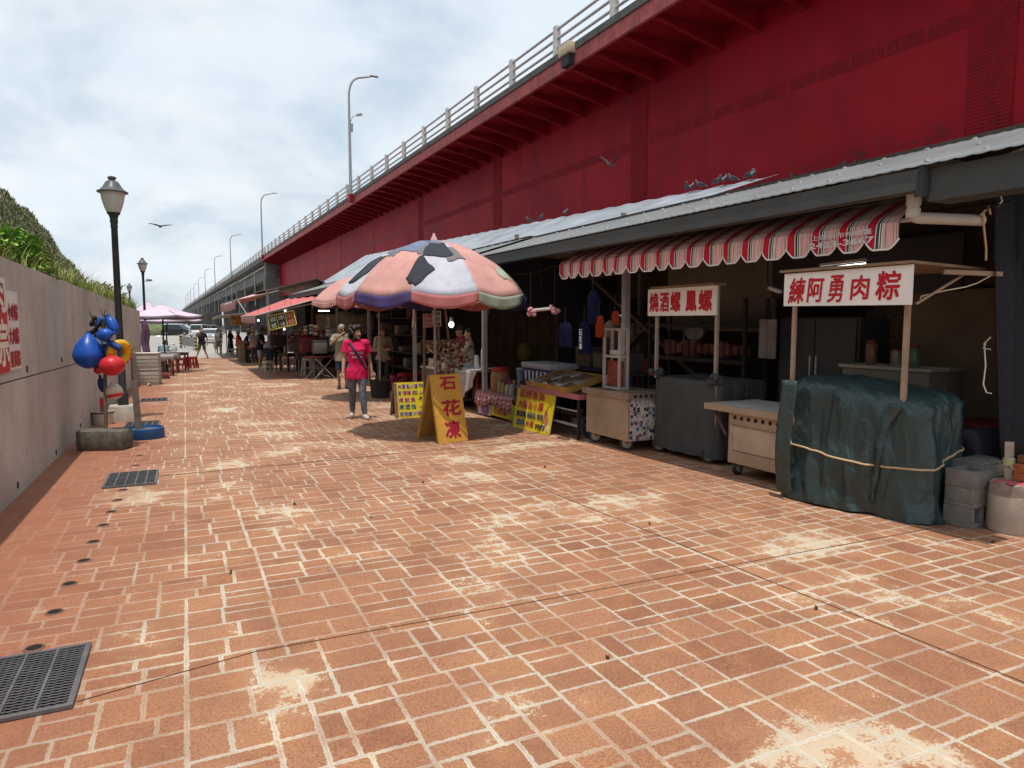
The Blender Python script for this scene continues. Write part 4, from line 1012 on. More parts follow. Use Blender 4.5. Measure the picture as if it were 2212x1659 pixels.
for ch, a, b, lo, hi, shr in (('練', .05, .19, .06, .84, .12), ('阿', .215, .35, .09, .80, .08), ('勇', .39, .51, .07, .85, .1), ('肉', .57, .71, .13, .80, .06), ('粽', .76, .93, .1, .88, .1)):
    write(mb, ch, A_+ud*L*a+nd*.003+V((0, 0, za+.286*lo)), ud, (0, 0, 1), L*(b-a), .286*(hi-lo), .035, shear=shr)
obj('lettering', mb, MATS['paint_red'], st, world=True)
mb = MB(); bk = -nd*.85
mb.prism([A_-ud*.03+V((0, 0, zb+.004))+nd*.03, B_+ud*.02+V((0, 0, zb+.008))+nd*.03, B_+ud*.1+bk+V((0, 0, zb-.02)), A_-ud*.03+bk+V((0, 0, zb-.02))], (0, 0, .02)); obj('top_board', mb, M('ply_strip', (.24, .16, .10), .8), st, world=True)
mb = MB().bar(B_+bk*.1+V((0, 0, za)), B_+bk*.85+ud*.05+V((0, 0, zb-.02)), .016).bar(B_+bk*.5+V((0, 0, zb-.04)), B_+bk*.9+ud*.25+V((0, 0, zb-.06)), .035); obj('brace', mb, PB, st, world=True)

# ================================================================ concrete blocks, bucket and bricks at the right
CB = M('block_grey', (.215, .20, .185), .95, .2, 9, .9, 90, dirt=.3, dcol=(.15, .13, .12))
def hollow(label, c, rz, d, hole='z', name='concrete_block', grp='concrete blocks stacked beside the green tarpaulin cart'):
    t = thing(name, label, 'block', c, rz, grp); x, y, z = d; w = .034
    mb = MB()
    if hole == 'z':
        for s in (-1, 1): mb.box((s*(x-w)/2, 0, z/2), (w, y, z), bev=.005); mb.box((0, s*(y-w)/2, z/2), (x-2*w, w, z-.002))
        mb.box((0, 0, z*.45), (w, y-2*w, z*.8)); mb.box((0, 0, z*.2), (x-2*w, y-2*w, z*.35))
    else:
        for s in (0, 1): mb.box((0, 0, w/2+s*(z-w)), (x, y, w), bev=.005)
        for s in (-1, 0, 1): mb.box((s*(x-w)/2, 0, z/2), (w, y-.001, z-2*w))
        mb.box((0, .02, z/2), (x-w, y*.4, z-2*w))
    obj('block', mb, CB, t); return t
bx = V((5.33, 3.20, gz(3.2))); rb = R(2)
def bl(dz): return (bx.x, bx.y, bx.z+dz)
hollow('bottom concrete block of the front stack, with its square hole showing', bl(0), rb, (.275, .21, .185), 'y')
hollow('middle concrete block of the front stack of three', bl(.186), rb, (.275, .205, .115))
hollow('top concrete block of the front stack, its hollow open upwards', bl(.302), rb, (.285, .205, .125))
b2 = V((5.68, 3.32, gz(3.3)))
hollow('concrete block standing under the grooved slab behind the front stack', (b2.x, b2.y, b2.z), rb, (.3, .2, .19), 'y'); hollow('upper concrete block under the grooved slab behind the front stack', (b2.x, b2.y, b2.z+.191), rb, (.3, .2, .17), 'y')
t = thing('grooved_slab', 'broken grey slab with grooves along its top, lying on blocks behind the front stack', 'slab', (b2.x-.03, b2.y, b2.z+.362), rb)
mb = MB().box((0, 0, .035), (.40, .25, .07), bev=.006)
for k in range(6): mb.box((-.17+.068*k, 0, .08), (.04, .245, .022), bev=.006)
mb.v = [tuple(V(v)+V((0, 0, 1))*.006*noise.noise(V(v)*30)) for v in mb.v]; obj('slab', mb, CB, t)
bk = V((5.445, 2.945, gz(2.95)))
t = thing('cement_bucket', 'pale bucket filled with cement, red paint spilled over its top, holding a short post', 'bucket', bk)
mb = MB().lathe([(.155, 0), (.166, .02), (.166, .25), (.169, .27)], 30); obj('bucket', mb, M('bucket_pale', (.46, .40, .34), .7, .15, 5, .2, 25, dirt=.5, dcol=(.22, .17, .13), streak=True), t)
mb = MB().lathe([(.160, .262), (.166, .31), (.160, .355), (.145, .365), (.01, .368)], 30)
mb.v = [tuple(V(v)+V((v[0], v[1], .25))*.05*noise.noise(V(v)*16)) for v in mb.v]; obj('cement', mb, M('cement_rough', (.30, .235, .195), .95, .3, 14, .6, 50, dirt=.4, dcol=(.12, .09, .07)), t)
mb = MB()
for i in range(26):
    a = U(1.9, 5.0); r = U(.03, .15); mb.ell((r*math.cos(a), r*math.sin(a), .368+U(-.004, .003)), (U(.02, .04), U(.015, .035), .004), 8, 4)
obj('paint_spill', mb, M('paint_pinkred', (.58, .10, .12), .4, .15), t)
mb = MB().box((.045, .075, .47), (.042, .05, .34), rot=(R(-3), R(2), .3)); obj('post', mb, M('post_pale', (.40, .33, .27), .85, .2, 9), t)
mb = MB()
for k in range(5): mb.tube([V((.045+.036*math.cos(a), .075+.036*math.sin(a), .47+.012*k+.006*math.sin(a*2))) for a in [i/10*6.283 for i in range(10)]], .006, 5, closed=True)
mb.tube([V((.02, .05, .47)), V((.0, .0, .43)), V((.02, -.05, .385)), V((-.02, -.1, .375)), V((-.06, -.152, .355)), V((-.07, -.165, .29)), V((-.075, -.168, .2)), V((-.06, -.17, .13))], .006, 5).tube([V((-.07, -.168, .24)), V((-.045, -.172, .17)), V((-.05, -.172, .15))], .005, 5)
obj('strap', mb, M('strap_lime', (.62, .60, .33), .6), t)
BRK = M('brick_orange', (.42, .13, .055), .9, .22, 8, .4, 60, dirt=.3, dcol=(.2, .07, .04))
for k, (dx, dy, rz, m_, s_) in enumerate(((.085, -.035, .25, BRK, 'lowest orange brick of the three on the cement bucket'), (.08, -.045, .12, BRK, 'middle orange brick of the three on the cement bucket'), (.125, -.03, .3, M('brick_brown', (.20, .085, .045), .9, .2, 8, .4, 60), 'top darker brown brick of the three on the cement bucket'))):
    t = thing('brick', s_, 'brick', (bk.x+dx, bk.y+dy, bk.z+.372+.062*k), rz-.3, 'bricks on the cement bucket'); obj('body', MB().box((0, 0, .031), (.19, .095, .06), bev=.006), m_, t)

# ================================================================ inside the near shed
t = thing('shelf_rack', 'dark steel shelf rack with goods behind the grey covered cart', 'rack', P(6.2, 7.2, gz(7)))
mb = MB()
for y in (6.3, 8.1):
    for xs in (6.15, 6.5): mb.bar(P(xs, y, gz(7)), P(xs, y, 1.75), .04)
for z in (.55, .98, 1.42): mb.bar(P(6.15, 6.3, z), P(6.15, 8.1, z), .045); mb.bar(P(6.5, 6.3, z), P(6.5, 8.1, z), .045); wbox(mb, 6.15, 6.5, 6.3, 8.1, z+.02, z+.03)
obj('frame', mb, M('rack_dark', (.035, .03, .03), .5, metal=.3), t, world=True)
mb = MB(); random.seed(4)
for k in range(12): c = P(6.32, 6.45+.13*k, 1.0+.12); mb.box(c, (.12, U(.06, .11), U(.1, .24)), bev=.01)
obj('goods', mb, M('goods_brown', (.14, .05, .04), .7, .5, 9), t, world=True)
t = thing('fridge', 'tall dark grey upright fridge standing behind the white characters sign pole', 'fridge', P(6.6, 5.5, gz(5.5)))
mb = MB(); wbox(mb, 6.45, 7.0, 5.0, 6.05, gz(5.5)+.08, 1.52); obj('body', mb, M('fridge_grey', (.05, .05, .052), .4, .1, 2), t, world=True)
mb = MB(); wbox(mb, 6.425, 6.448, 5.03, 5.53, gz(5.5)+.1, 1.5); wbox(mb, 6.425, 6.448, 5.55, 6.03, gz(5.5)+.1, 1.5); obj('door', mb, M('fridge_door', (.062, .062, .066), .35, .1, 2), t, world=True)
mb = MB(); mb.bar(P(6.41, 5.50, .6), P(6.41, 5.50, 1.1), .02); mb.bar(P(6.41, 5.58, .6), P(6.41, 5.58, 1.1), .02); obj('handle', mb, MATS['rail_steel'], t, world=True)
t = thing('work_cabinet', 'low dusty grey cabinet behind the green tarpaulin cart', 'cabinet', P(6.2, 4.5, gz(4.5)))
mb = MB(); wbox(mb, 6.15, 6.6, 4.05, 4.95, gz(4.5), 1.02); obj('body', mb, M('cabinet_grey', (.17, .145, .12), .8, .2, 3), t, world=True); mb = MB(); wbox(mb, 6.12, 6.62, 4.02, 4.98, 1.021, 1.05); obj('top', mb, M('cabinet_top', (.28, .25, .21), .8, .2, 3), t, world=True)
t = thing('window_grille', 'small barred window glowing faintly in the back of the shed', 'window', P(8.5, 6.1, 1.7))
mb = MB(); wbox(mb, 8.55, 8.58, 6.0, 6.55, 1.42, 1.85); obj('pane', mb, M('pane_dim', (.23, .26, .16), .3), t, world=True); mb = MB()
for k in range(5): mb.bar(P(8.53, 6.0+.137*k, 1.40), P(8.53, 6.0+.137*k, 1.87), .02)
for k in range(3): mb.bar(P(8.53, 6.0, 1.42+.21*k), P(8.53, 6.55, 1.42+.21*k), .02)
obj('bars', mb, MATS['rack_dark'], t, world=True)
GLOW = M('tube_glow', (1, .98, .95), .4, emit=5, var=.01)
def tube_lamp(label, a, b, r=.012):
    a, b = V(a), V(b); t = thing('tube_light', label, 'lamp', (a+b)/2, 0, 'fluorescent tubes in the sheds')
    obj('tube', MB().tube([a, b], r, 8), GLOW, t, world=True); obj('holder', MB().bar(a+V((0, 0, .035)), b+V((0, 0, .035)), .05, .025), MATS['post_white'], t, world=True)
tube_lamp('lit fluorescent tube just above the five character sign board', P(5.9, 5.05, 2.005), P(5.9, 4.55, 2.02), .007); tube_lamp('short lit fluorescent tube below the barred window', P(8.3, 6.2, 1.33), P(8.3, 5.85, 1.33), .009)
t = thing('clip_lamp', 'unlit white clip lamp hanging left of the five character sign', 'lamp', P(5.4, 5.2, 1.8)); obj('head', MB().box(P(5.4, 5.15, 1.79), (.05, .16, .035), rot=(R(18), 0, 0), bev=.01), MATS['post_white'], t, world=True); obj('arm', MB().tube([P(5.4, 5.22, 1.81), P(5.45, 5.3, 1.9), P(5.5, 5.35, 2.3)], .008, 5), MATS['rack_dark'], t, world=True)
def bag(label, c, w, h, col, txt=None, name='hanging_bag', cat='bag'):
    c = V(c); t = thing(name, label, cat, c, 0, 'bags and aprons hanging in the shed'); mb = MB()
    def f(u, v):
        a = 2*math.pi*u; k = w/2*(1-.35*max(0, v-.75)/.25)*(1+.08*math.sin(a*5+v*4)); return (k*.4*math.cos(a), k*math.sin(a), -h+h*v)
    mb.grid(f, 24, 10); obj('bag', mb, M('bag_'+name+str(col), col, .8, .2, 6, spec=.08), t)
    obj('hook', MB().tube([(0, 0, -.03), (0, .02, .06), (0, 0, .2)], .006, 5), MATS['rack_dark'], t)
    if txt: mb = MB(); write(mb, txt, (-w*.2-.012, w*.14, -h*.85), (0, -1, 0), (0, 0, 1), w*.32, h*.62, .02, vertical=True); obj('lettering', mb, M('print_pale', (.5, .47, .47), .8), t)
NB = (.005, .006, .026)
p = dep(1222, 697, 9.2); bag('round dark blue bag hanging left of the one with pale characters', p, .3, .32, NB); p = dep(1263, 695, 9.0); bag('dark blue bag with pale characters down its front, hanging in the shed', p, .26, .42, NB, '石花凍')
p = dep(1282, 628, 8.8); bag('long dark navy cloth hanging high beside the orange apron', p, .24, .42, (.006, .008, .03), None, 'hanging_cloth', 'cloth'); p = dep(1296, 682, 8.7); bag('bright orange apron hanging right of the blue bags', p, .17, .27, (.19, .024, .008), None, 'hanging_apron', 'apron'); p = dep(1330, 672, 8.6); bag('small orange cloth hanging beside the white shed post', p, .15, .17, (.17, .03, .01), None, 'hanging_apron', 'apron')
t = thing('fly_chaser', 'white rod with pink ribbons hanging over the snack trays', 'fly chaser', dep(1172, 668, 9.6)); a, b = dep(1146, 671, 9.6), dep(1198, 666, 9.6)
obj('rod', MB().tube([a, b], .022, 8), MATS['post_white'], t, world=True)
for e in (a, b):
    mb = MB()
    for k in range(9): mb.ell(e+V((U(-.04, .04), U(-.05, .05), U(-.06, .03))), (.04, .035, .025), 6, 4, rot=(U(-1, 1), U(-1, 1), 0))
    obj('ribbon', mb, M('ribbon_pink', (.50, .22, .25), .6), t, world=True)
obj('wire', MB().tube([a, a+V((0, 0, .55))], .004, 4).tube([b, b+V((0, 0, .55))], .004, 4), MATS['rack_dark'], t, world=True)
t = thing('bin', 'dark navy barrel with a red lid behind the concrete blocks', 'barrel', (6.55, 3.85, gz(3.9))); obj('body', MB().lathe([(.2, 0), (.22, .05), (.22, .55), (.2, .6)], 24), M('barrel_navy', (.04, .042, .065), .6, .2, 4), t); obj('lid', MB().lathe([(.21, .6), (.215, .63), (.1, .66), (.01, .665)], 24), M('lid_red', (.16, .03, .03), .5), t)
t = thing('yellow_sack', 'dull yellow sack slumped on the table at the back of the shed', 'sack', (sh(1135, 750, 6.9).x, sh(1135, 750, 6.9).y, .82)); mb = MB().ell((0, 0, .0), (.16, .2, .2), 16, 10); mb.v = [tuple(V(v)*(1+.15*noise.noise(V(v)*6))) for v in mb.v]; obj('sack', mb, M('sack_yellow', (.12, .10, .012), .8, .2, 6), t)
t = thing('cupboard', 'pale cupboard standing behind the crossed timber braces', 'cupboard', P(7.6, 11.0, gz(11))); mb = MB(); wbox(mb, 7.55, 8.0, 10.4, 11.35, gz(11), 1.45); obj('body', mb, M('cupboard_pale', (.2, .17, .13), .7, .15, 3), t, world=True); mb = MB(); wbox(mb, 7.53, 7.549, 10.42, 10.87, .1, 1.42); wbox(mb, 7.53, 7.549, 10.89, 11.33, .1, 1.42); obj('door', mb, M('cupboard_door', (.22, .185, .15), .7, .1, 3), t, world=True)
t = thing('back_table', 'long dark table at the back of the shed, under the yellow sack', 'table', P(6.9, 9.9, gz(10))); mb = MB(); wbox(mb, 6.6, 7.3, 8.8, 11.1, .62, .66); obj('tabletop', mb, M('table_dark', (.05, .035, .06), .6), t, world=True)
for y in (8.9, 11.0):
    for xs in (6.65, 7.25): mb = MB(); mb.bar(P(xs, y, gz(y)), P(xs, y, .62), .05); obj('leg', mb, MATS['rack_dark'], t, world=True)
# ================================================================ umbrellas
CLOTH = lambda n, c, **k: M('cloth_'+n, c, .88, .14, 3, bsc=14, wrinkle=.006, dirt=.4, dcol=tuple(x*.62 for x in lin(c)), dsc=4, **k)
UC = [CLOTH('salmon', (.52, .27, .24)), CLOTH('lilac_white', (.45, .45, .51)), CLOTH('black', (.034, .036, .048)), CLOTH('denim', (.15, .175, .27)), CLOTH('grey', (.16, .145, .15)), CLOTH('green', (.10, .13, .095)), CLOTH('rose', (.46, .15, .145)), CLOTH('violet', (.07, .05, .15)), CLOTH('pale_green', (.30, .33, .25)), CLOTH('navy', (.025, .028, .075)), CLOTH('red', (.5, .035, .05)), CLOTH('pink', (.60, .36, .36)), CLOTH('purple', (.33, .24, .36)), CLOTH('white', (.62, .6, .62)), CLOTH('blue', (.06, .09, .30))]
PROF = [(0, 1), (.16, .955), (.33, .865), (.49, .745), (.68, .57), (.84, .325), (.93, .155), (1, 0)]
def uprof(r):
    for (a, x), (b, y) in zip(PROF[:-1], PROF[1:]):
        if r <= b: return x+(y-x)*(r-a)/(b-a)
    return 0
def umbrella(label, c, Rr, zr, za, n, rot, pick, vcols, vdrop, pole_r=.02, tilt=0, zb=0, lean=(0, 0), name='patchwork_umbrella', patches=()):
    t = thing(name, label, 'umbrella', c); zr -= c[2]; za -= c[2]
    nu, nv = 12, 20; mb = MB()
    def pt(k, u, v):
        a0 = rot+2*math.pi*k/n; a = a0+2*math.pi*u/n
        sag = math.cos(math.pi/n)/math.cos((u-.5)*2*math.pi/n)
        r = Rr*v*(sag*.96+.04); z = zr+(za-zr)*uprof(v) - .05*v*math.sin(math.pi*u) + .012*noise.noise(V((math.cos(a)*r*3, math.sin(a)*r*3, v*4)))
        return V((lean[0]*(z-zr)+r*math.cos(a), lean[1]*(z-zr)+r*math.sin(a), z))
    for k in range(n):
        mb.grid(lambda u, v: pt(k, u, v), nu, nv, lambda u, v: pick(k, u, v))
    obj('canopy', mb, UC, t, ang=30, thick=.003)
    for pi_, (k, q, ci, off) in enumerate(patches):
        def pf(u, v):
            uu_ = (q[0][0]*(1-u)+q[1][0]*u)*(1-v)+(q[3][0]*(1-u)+q[2][0]*u)*v + .012*math.sin(v*7+pi_); vv_ = (q[0][1]*(1-u)+q[1][1]*u)*(1-v)+(q[3][1]*(1-u)+q[2][1]*u)*v + .010*math.sin(u*8+pi_*2)
            kk = k+math.floor(uu_); p = pt(kk, uu_-math.floor(uu_), vv_); d = V((p.x, p.y, .9)).normalized(); return p + d*(.007+off)
        obj('patch', MB().grid(pf, 14, 10), UC[ci], t, ang=60, thick=.002)
    for k in range(n):
        mb = MB()
        def vf(u, v):
            p = pt(k, u, 1); d = V((p.x, p.y, 0)).normalized(); w = .5+.5*math.sin(math.pi*u)
            return p + V((0, 0, -vdrop*v*(.55+.45*w))) + d*(.012+.02*math.sin(u*14+k)*v)
        mb.grid(vf, 10, 4); obj('valance', mb, UC[vcols[k % len(vcols)]], t, thick=.003)
    for k in range(n):
        mb = MB().tube([pt(k, 0, v/8)-V((0, 0, .014)) for v in range(1, 9)], .006, 5); e = pt(k, 0, .55)
        mb.bar(e-V((0, 0, .02)), (0, 0, zr+(za-zr)*.28), .012); obj('rib', mb, M('rib_steel', (.25, .24, .23), .5, metal=.4), t)
    mb = MB().tube([(0, 0, zb), (lean[0]*(za-zr), lean[1]*(za-zr), za)], pole_r, 10); obj('pole', mb, M('umb_pole', (.36, .31, .28), .6, .15, 4, dirt=.3, dcol=(.2, .13, .1)), t)
    mb = MB().lathe([(.05, -.01), (.045, .02), (.025, .05), (.018, .085), (.003, .095)], 12, (lean[0]*(za-zr), lean[1]*(za-zr), za)); obj('finial', mb, UC[11], t)
    return t
def pick1(k, u, v):
    # panels counted counter clockwise from the one at the left edge as seen from the lane
    if v < .28 and k in (8, 9, 0, 1, 2): return 3
    if v < .5 and k in (0, 9): return 3
    return {0: 1, 1: 0, 2: 1, 3: 0, 4: 5, 5: 5, 6: 0, 7: 1, 8: 0, 9: 1}[k]
PT1 = [(2, ((.66, .40), (1.0, .42), (1.08, .67), (.64, .69)), 4, 0), (2, ((.05, .29), (.86, .27), (.85, .60), (.04, .62)), 2, .004), (2, ((.03, .63), (.34, .79), (.03, .97), (-.16, .90)), 2, .004),
       (0, ((.14, .56), (1.02, .50), (.88, .80), (.13, .90)), 2, .004), (1, ((.0, .16), (1.0, .16), (.97, .53), (.05, .47)), 3, .0), (1, ((.86, .40), (1.06, .38), (1.04, .62), (.86, .58)), 4, .003), (3, ((.80, .74), (.97, .77), (.95, .90), (.79, .85)), 8, .003), (1, ((.02, .50), (.14, .48), (.16, .60), (.04, .62)), 4, .003)]
U1 = (3.33, 9.75, gz(9.75))
to_cam = math.atan2(-U1[1], -U1[0])
umbrella('big round patchwork umbrella of salmon, lilac, denim and black pieces in the lane', U1, 1.39, 1.86, 2.66, 10, to_cam-R(90-0)+R(90)-R(84), pick1, [6, 7, 6, 8, 9, 9, 6, 7, 6, 6], .17, patches=PT1)
t = thing('umbrella_base', 'grey concrete block holding the pole of the big patchwork umbrella', 'umbrella base', U1); obj('block', MB().box((0, 0, .09), (.36, .36, .18), rot=.4, bev=.02).lathe([(.05, .18), (.045, .3)], 12), M('concrete_dark', (.16, .15, .14), .9, .2, 6, .3, 50), t)
p = dep(893, 700, 9.2); t = thing('tie_cord', 'pale cord with a loop dangling from the front rim of the big umbrella', 'cord', p+V((0, 0, .2))); obj('cord', MB().tube([(0, 0, 0), (.01, 0, -.1), (-.01, 0, -.16), (-.02, 0, -.24)], .006, 5).tube([(-.01, 0, -.16), (.02, 0, -.2), (.03, 0, -.26)], .007, 5), M('cord_cream', (.6, .52, .33), .8), t)
def pick2(k, u, v): return (0, 13, 14, 9, 0, 12, 13, 0, 12, 0)[k] if v > .25 else 12
u2 = V((4.0, 15.6, gz(15.6)))
umbrella('second patched umbrella half hidden behind the big one, with white, blue and salmon panels', u2, 1.5, 1.92, 2.62, 10, to_cam-R(100), lambda k, u, v: (9 if (k == 9 and v > .82) else (14 if k == 8 and v > .85 else (13, 0, 0, 0, 12, 0, 13, 11, 13, 11)[k])), [14, 0, 0, 6, 9, 9, 7, 9, 9, 14], .12)
t = thing('umbrella_base', 'dark round tub weighing down the pole of the second umbrella', 'umbrella base', u2); obj('tub', MB().lathe([(.2, 0), (.24, .38), (.25, .4), (.22, .4), (.2, .33), (.02, .33)], 22), M('tub_dark', (.045, .04, .038), .7, .2, 4), t)
# ================================================================ A-frame boards
def aframe(label, L, Rg, h, ang, mat_face, mat_edge, mat_back, edge_w=.0, spread=.30):
    L, Rg = V(L), V(Rg); w = (Rg-L).length; rz = math.atan2(Rg.y-L.y, Rg.x-L.x); m = (L+Rg)/2
    t = thing('sandwich_board', label, 'sign', (m.x, m.y, gz(m.y)), rz)
    s = math.sin(ang)*h; zt = math.cos(ang)*h
    mb = MB().prism([(-w/2, 0, .004), (w/2, 0, .004), (w/2, s, zt), (-w/2, s, zt)], (0, .012, .003)); obj('front_board', mb, mat_face, t)
    mb = MB()
    for x in (-w/2+.014, w/2-.014): mb.bar((x, .03, .01), (x, s+.026, zt-.01), .032, .03)
    mb.bar((-w/2, s+.02, zt-.015), (w/2, s+.02, zt-.015), .028)
    obj('frame', mb, mat_edge, t)
    y2 = s*2+spread*.5
    mb = MB().prism([(-w/2, s+.05, zt-.01), (w/2, s+.05, zt-.01), (w/2, y2, .01), (-w/2, y2, .01)], (0, .014, .004))
    for x in (-w/2+.016, w/2-.016): mb.bar((x, s+.035, zt-.02), (x, y2-.016, .012), .035, .03)
    obj('back_board', mb, mat_back, t)
    vv = V((0, s, zt)).normalized(); nn = V((0, -zt, s)).normalized()*.003
    return t, w, h, vv, nn
YB_ = M('board_ochre', (.60, .31, .05), .6, .12, 2.5, .05, 40, dirt=.25, dcol=(.45, .2, .04)); WD = M('wood_brown', (.21, .12, .075), .8, .25, 7, .3, 40, dirt=.3, dcol=(.08, .05, .035)); WDD = M('wood_ochre', (.42, .23, .05), .7, .2, 5, dirt=.4, dcol=(.12, .08, .05))
t, w, h, vv, nn = aframe('tall ochre sandwich board with three large red characters, standing in front of the big umbrella', g(949, 960), g(1012, 952), .93, R(13), YB_, WDD, WDD)
mb = MB()
for ch, u0, u1, v0, v1 in (('石', .27, .83, .77, .965), ('花', .25, .90, .39, .63), ('凍', .25, .78, .06, .325)): write(mb, ch, V((-w/2+w*u0, 0, 0))+vv*(h*v0)+nn, (1, 0, 0), vv, w*(u1-u0), h*(v1-v0), .055)
obj('lettering', mb, M('paint_crimson', (.36, .012, .04), .5, .1), t)
for s_ in (-1, 1):
    for k in range(6): obj('nail', MB().lathe([(.006, 0), (.006, .003)], 8, V((s_*w*.46, 0, 0))+vv*(h*(.06+.17*k))+nn*.2, Matrix(((1, 0, 0), vv, nn.normalized())).transposed()), MATS['hole_black'], t)
BY = M('board_yellow', (.68, .52, .015), .5, .05, 3, dirt=.1, dcol=(.6, .45, .05)); CW = M('letter_halo', (.75, .72, .68), .5, .03)
C1 = {'p': M('ink_purple', (.16, .03, .16), .5), 'r': M('ink_red', (.42, .02, .05), .5), 'k': M('ink_black', (.02, .02, .035), .5), 'g': M('ink_green', (.015, .10, .06), .5), 'n': M('ink_navy', (.03, .03, .14), .5), 'b': M('ink_blue', (.03, .14, .38), .5)}
def inked(t, items, org, uu, vv, nn, W_, H_, halo=.075, bold=.03):
    """items: (text, u0, u1, v0, v1, ink)"""
    ha = MB()
    for s, u0, u1, v0, v1, k in items:
        o_ = V(org)+uu*(W_*u0)+vv*(H_*v0)
        obj('lettering', write(MB(), s, o_+nn*2.0, uu, vv, W_*(u1-u0), H_*(v1-v0), bold), C1[k], t)
        if halo: e = .004; write(ha, s, o_+nn-uu*e-vv*e, uu, vv, W_*(u1-u0)+2*e, H_*(v1-v0)+2*e, halo)
    if halo: obj('letter_halo', ha, CW, t)
t, w, h, vv, nn = aframe('yellow sandwich board with five lines of characters and food pictures', g(856, 904), g(925, 900), .62, R(14), BY, WD, WD)
mb = MB().prism([V((-w/2-.002, 0, 0))+nn*1.5, V((-w/2+.045, 0, 0))+nn*1.5, V((-w/2+.045, 0, 0))+vv*h+nn*1.5, V((-w/2-.002, 0, 0))+vv*h+nn*1.5], nn*.8); obj('side_strip', mb, WD, t)
U0, UW = V((-w/2+.05, 0, 0)), w-.055
UX = V((1, 0, 0))
inked(t, [('大', .03, .15, .84, .955, 'p'), ('腸', .17, .29, .84, .955, 'p'), ('包', .32, .44, .84, .955, 'p'), ('小', .46, .58, .84, .955, 'p'), ('腸', .60, .72, .84, .955, 'p'), ('70', .76, .92, .86, .955, 'k'), ('碳', .03, .13, .715, .765, 'k'), ('烤', .03, .13, .655, .705, 'k'), ('香腸', .19, .47, .66, .775, 'r'), ('原味', .52, .69, .72, .765, 'g'), ('蒜味', .52, .69, .66, .705, 'g'), ('烤', .03, .19, .45, .58, 'r'), ('魷', .24, .40, .45, .58, 'r'), ('魚', .45, .61, .45, .58, 'r'), ('烤', .03, .19, .25, .39, 'g'), ('透', .24, .40, .25, .39, 'g'), ('抽', .45, .61, .25, .39, 'g'), ('石花凍', .03, .46, .05, .17, 'n'), ('.叭噗', .47, .80, .06, .175, 'p')], U0, UX, vv, nn, UW, h)
mb = MB(); mats = [M('food_brown', (.20, .07, .03), .5, .4, 30), M('food_tan', (.50, .27, .09), .5, .3, 30), M('food_cream', (.62, .5, .32), .5)]
fm = Matrix((UX, vv, nn.normalized())).transposed()
def pic(u, v, rx, ry, k, rot=0): mb.cm = k; mb.ell(U0+UX*(UW*u)+vv*(h*v)+nn*1.2, (rx, ry, .004), 12, 5, fm @ Matrix.Rotation(rot, 3, 'Z'))
pic(.83, .70, .045, .033, 1, .3); pic(.82, .715, .035, .012, 2, .5); pic(.84, .69, .036, .012, 0, .4)
for a, b, k in ((.76, .52, 0), (.84, .55, 0), (.82, .48, 1), (.9, .5, 0), (.79, .57, 0)): pic(a, b, .026, .014, k, a*9)
pic(.84, .32, .045, .014, 1, .9); pic(.80, .29, .03, .008, 0, .3); pic(.88, .36, .03, .010, 2, 1.2); pic(.88, .12, .025, .014, 0, .6); pic(.92, .09, .02, .02, 1, .2); pic(.95, .14, .018, .012, 0, 1)
obj('food_picture', mb, mats, t)
# leaning yellow menu board in front of the snack table
t = thing('leaning_board', 'large yellow menu board with red and black characters leaning on the snack table', 'sign', (4.62, 9.2, gz(9.2)))
bL, bR = g(1107, 922), g(1185, 941); tL, tR = atX(1120, 838, 4.74), atX(1201, 846, 4.77); bL.z += .005; bR.z += .005
mb = MB().prism([bL, bR, tR, tL], (.02, 0, .0)); obj('board', mb, BY, t, world=True)
uu = (bR-bL).normalized(); vv = ((tL+tR)/2-(bL+bR)/2).normalized(); W_, H_ = (bR-bL).length, ((tL+tR)/2-(bL+bR)/2).length; nn = uu.cross(vv); nn = nn if nn.x < 0 else -nn; nn *= .003
org = bL-V(t.location)
inked(t, [(c, .06+.185*i, .22+.185*i, .755, .955, 'r') for i, c in enumerate('碳烤香腸')] + [(c, .06+.145*i, .19+.145*i, .51, .70, 'r') for i, c in enumerate('大腸包小腸')] + [('燒酒螺.', .06, .36, .29, .44, 'n'), ('烤魷魚.', .37, .62, .29, .44, 'n'), ('烤透', .64, .80, .29, .44, 'n'), ('飲料', .10, .33, .08, .24, 'b'), ('.叭噗', .35, .58, .08, .235, 'r'), ('9999', .62, .88, .06, .20, 'k')], org, uu, vv, nn, W_, H_, halo=0, bold=.035)
mb = MB(); fm = Matrix((uu, vv, nn.normalized())).transposed(); mats = [M('food_pink', (.55, .16, .12), .5, .3, 20), M('food_brown', (.20, .07, .03)), M('food_cream', (.62, .5, .32)), M('ink_black', (.02, .02, .035)), M('food_lilac', (.45, .3, .42), .5)]
for a, b, rx, ry, k, r_ in ((.88, .50, .07, .12, 0, .1), (.90, .33, .06, .1, 0, -.2), (.86, .68, .05, .06, 4, 0), (.85, .83, .03, .11, 3, -.5), (.90, .80, .03, .09, 1, .7), (.86, .76, .09, .012, 3, .2), (.95, .14, .05, .06, 2, 0), (.83, .15, .05, .05, 2, .4)): mb.cm = k; mb.ell(org+uu*(W_*a)+vv*(H_*b)+nn, (rx, ry, .003), 14, 5, fm @ Matrix.Rotation(r_, 3, 'Z'))
obj('food_picture', mb, mats, t)

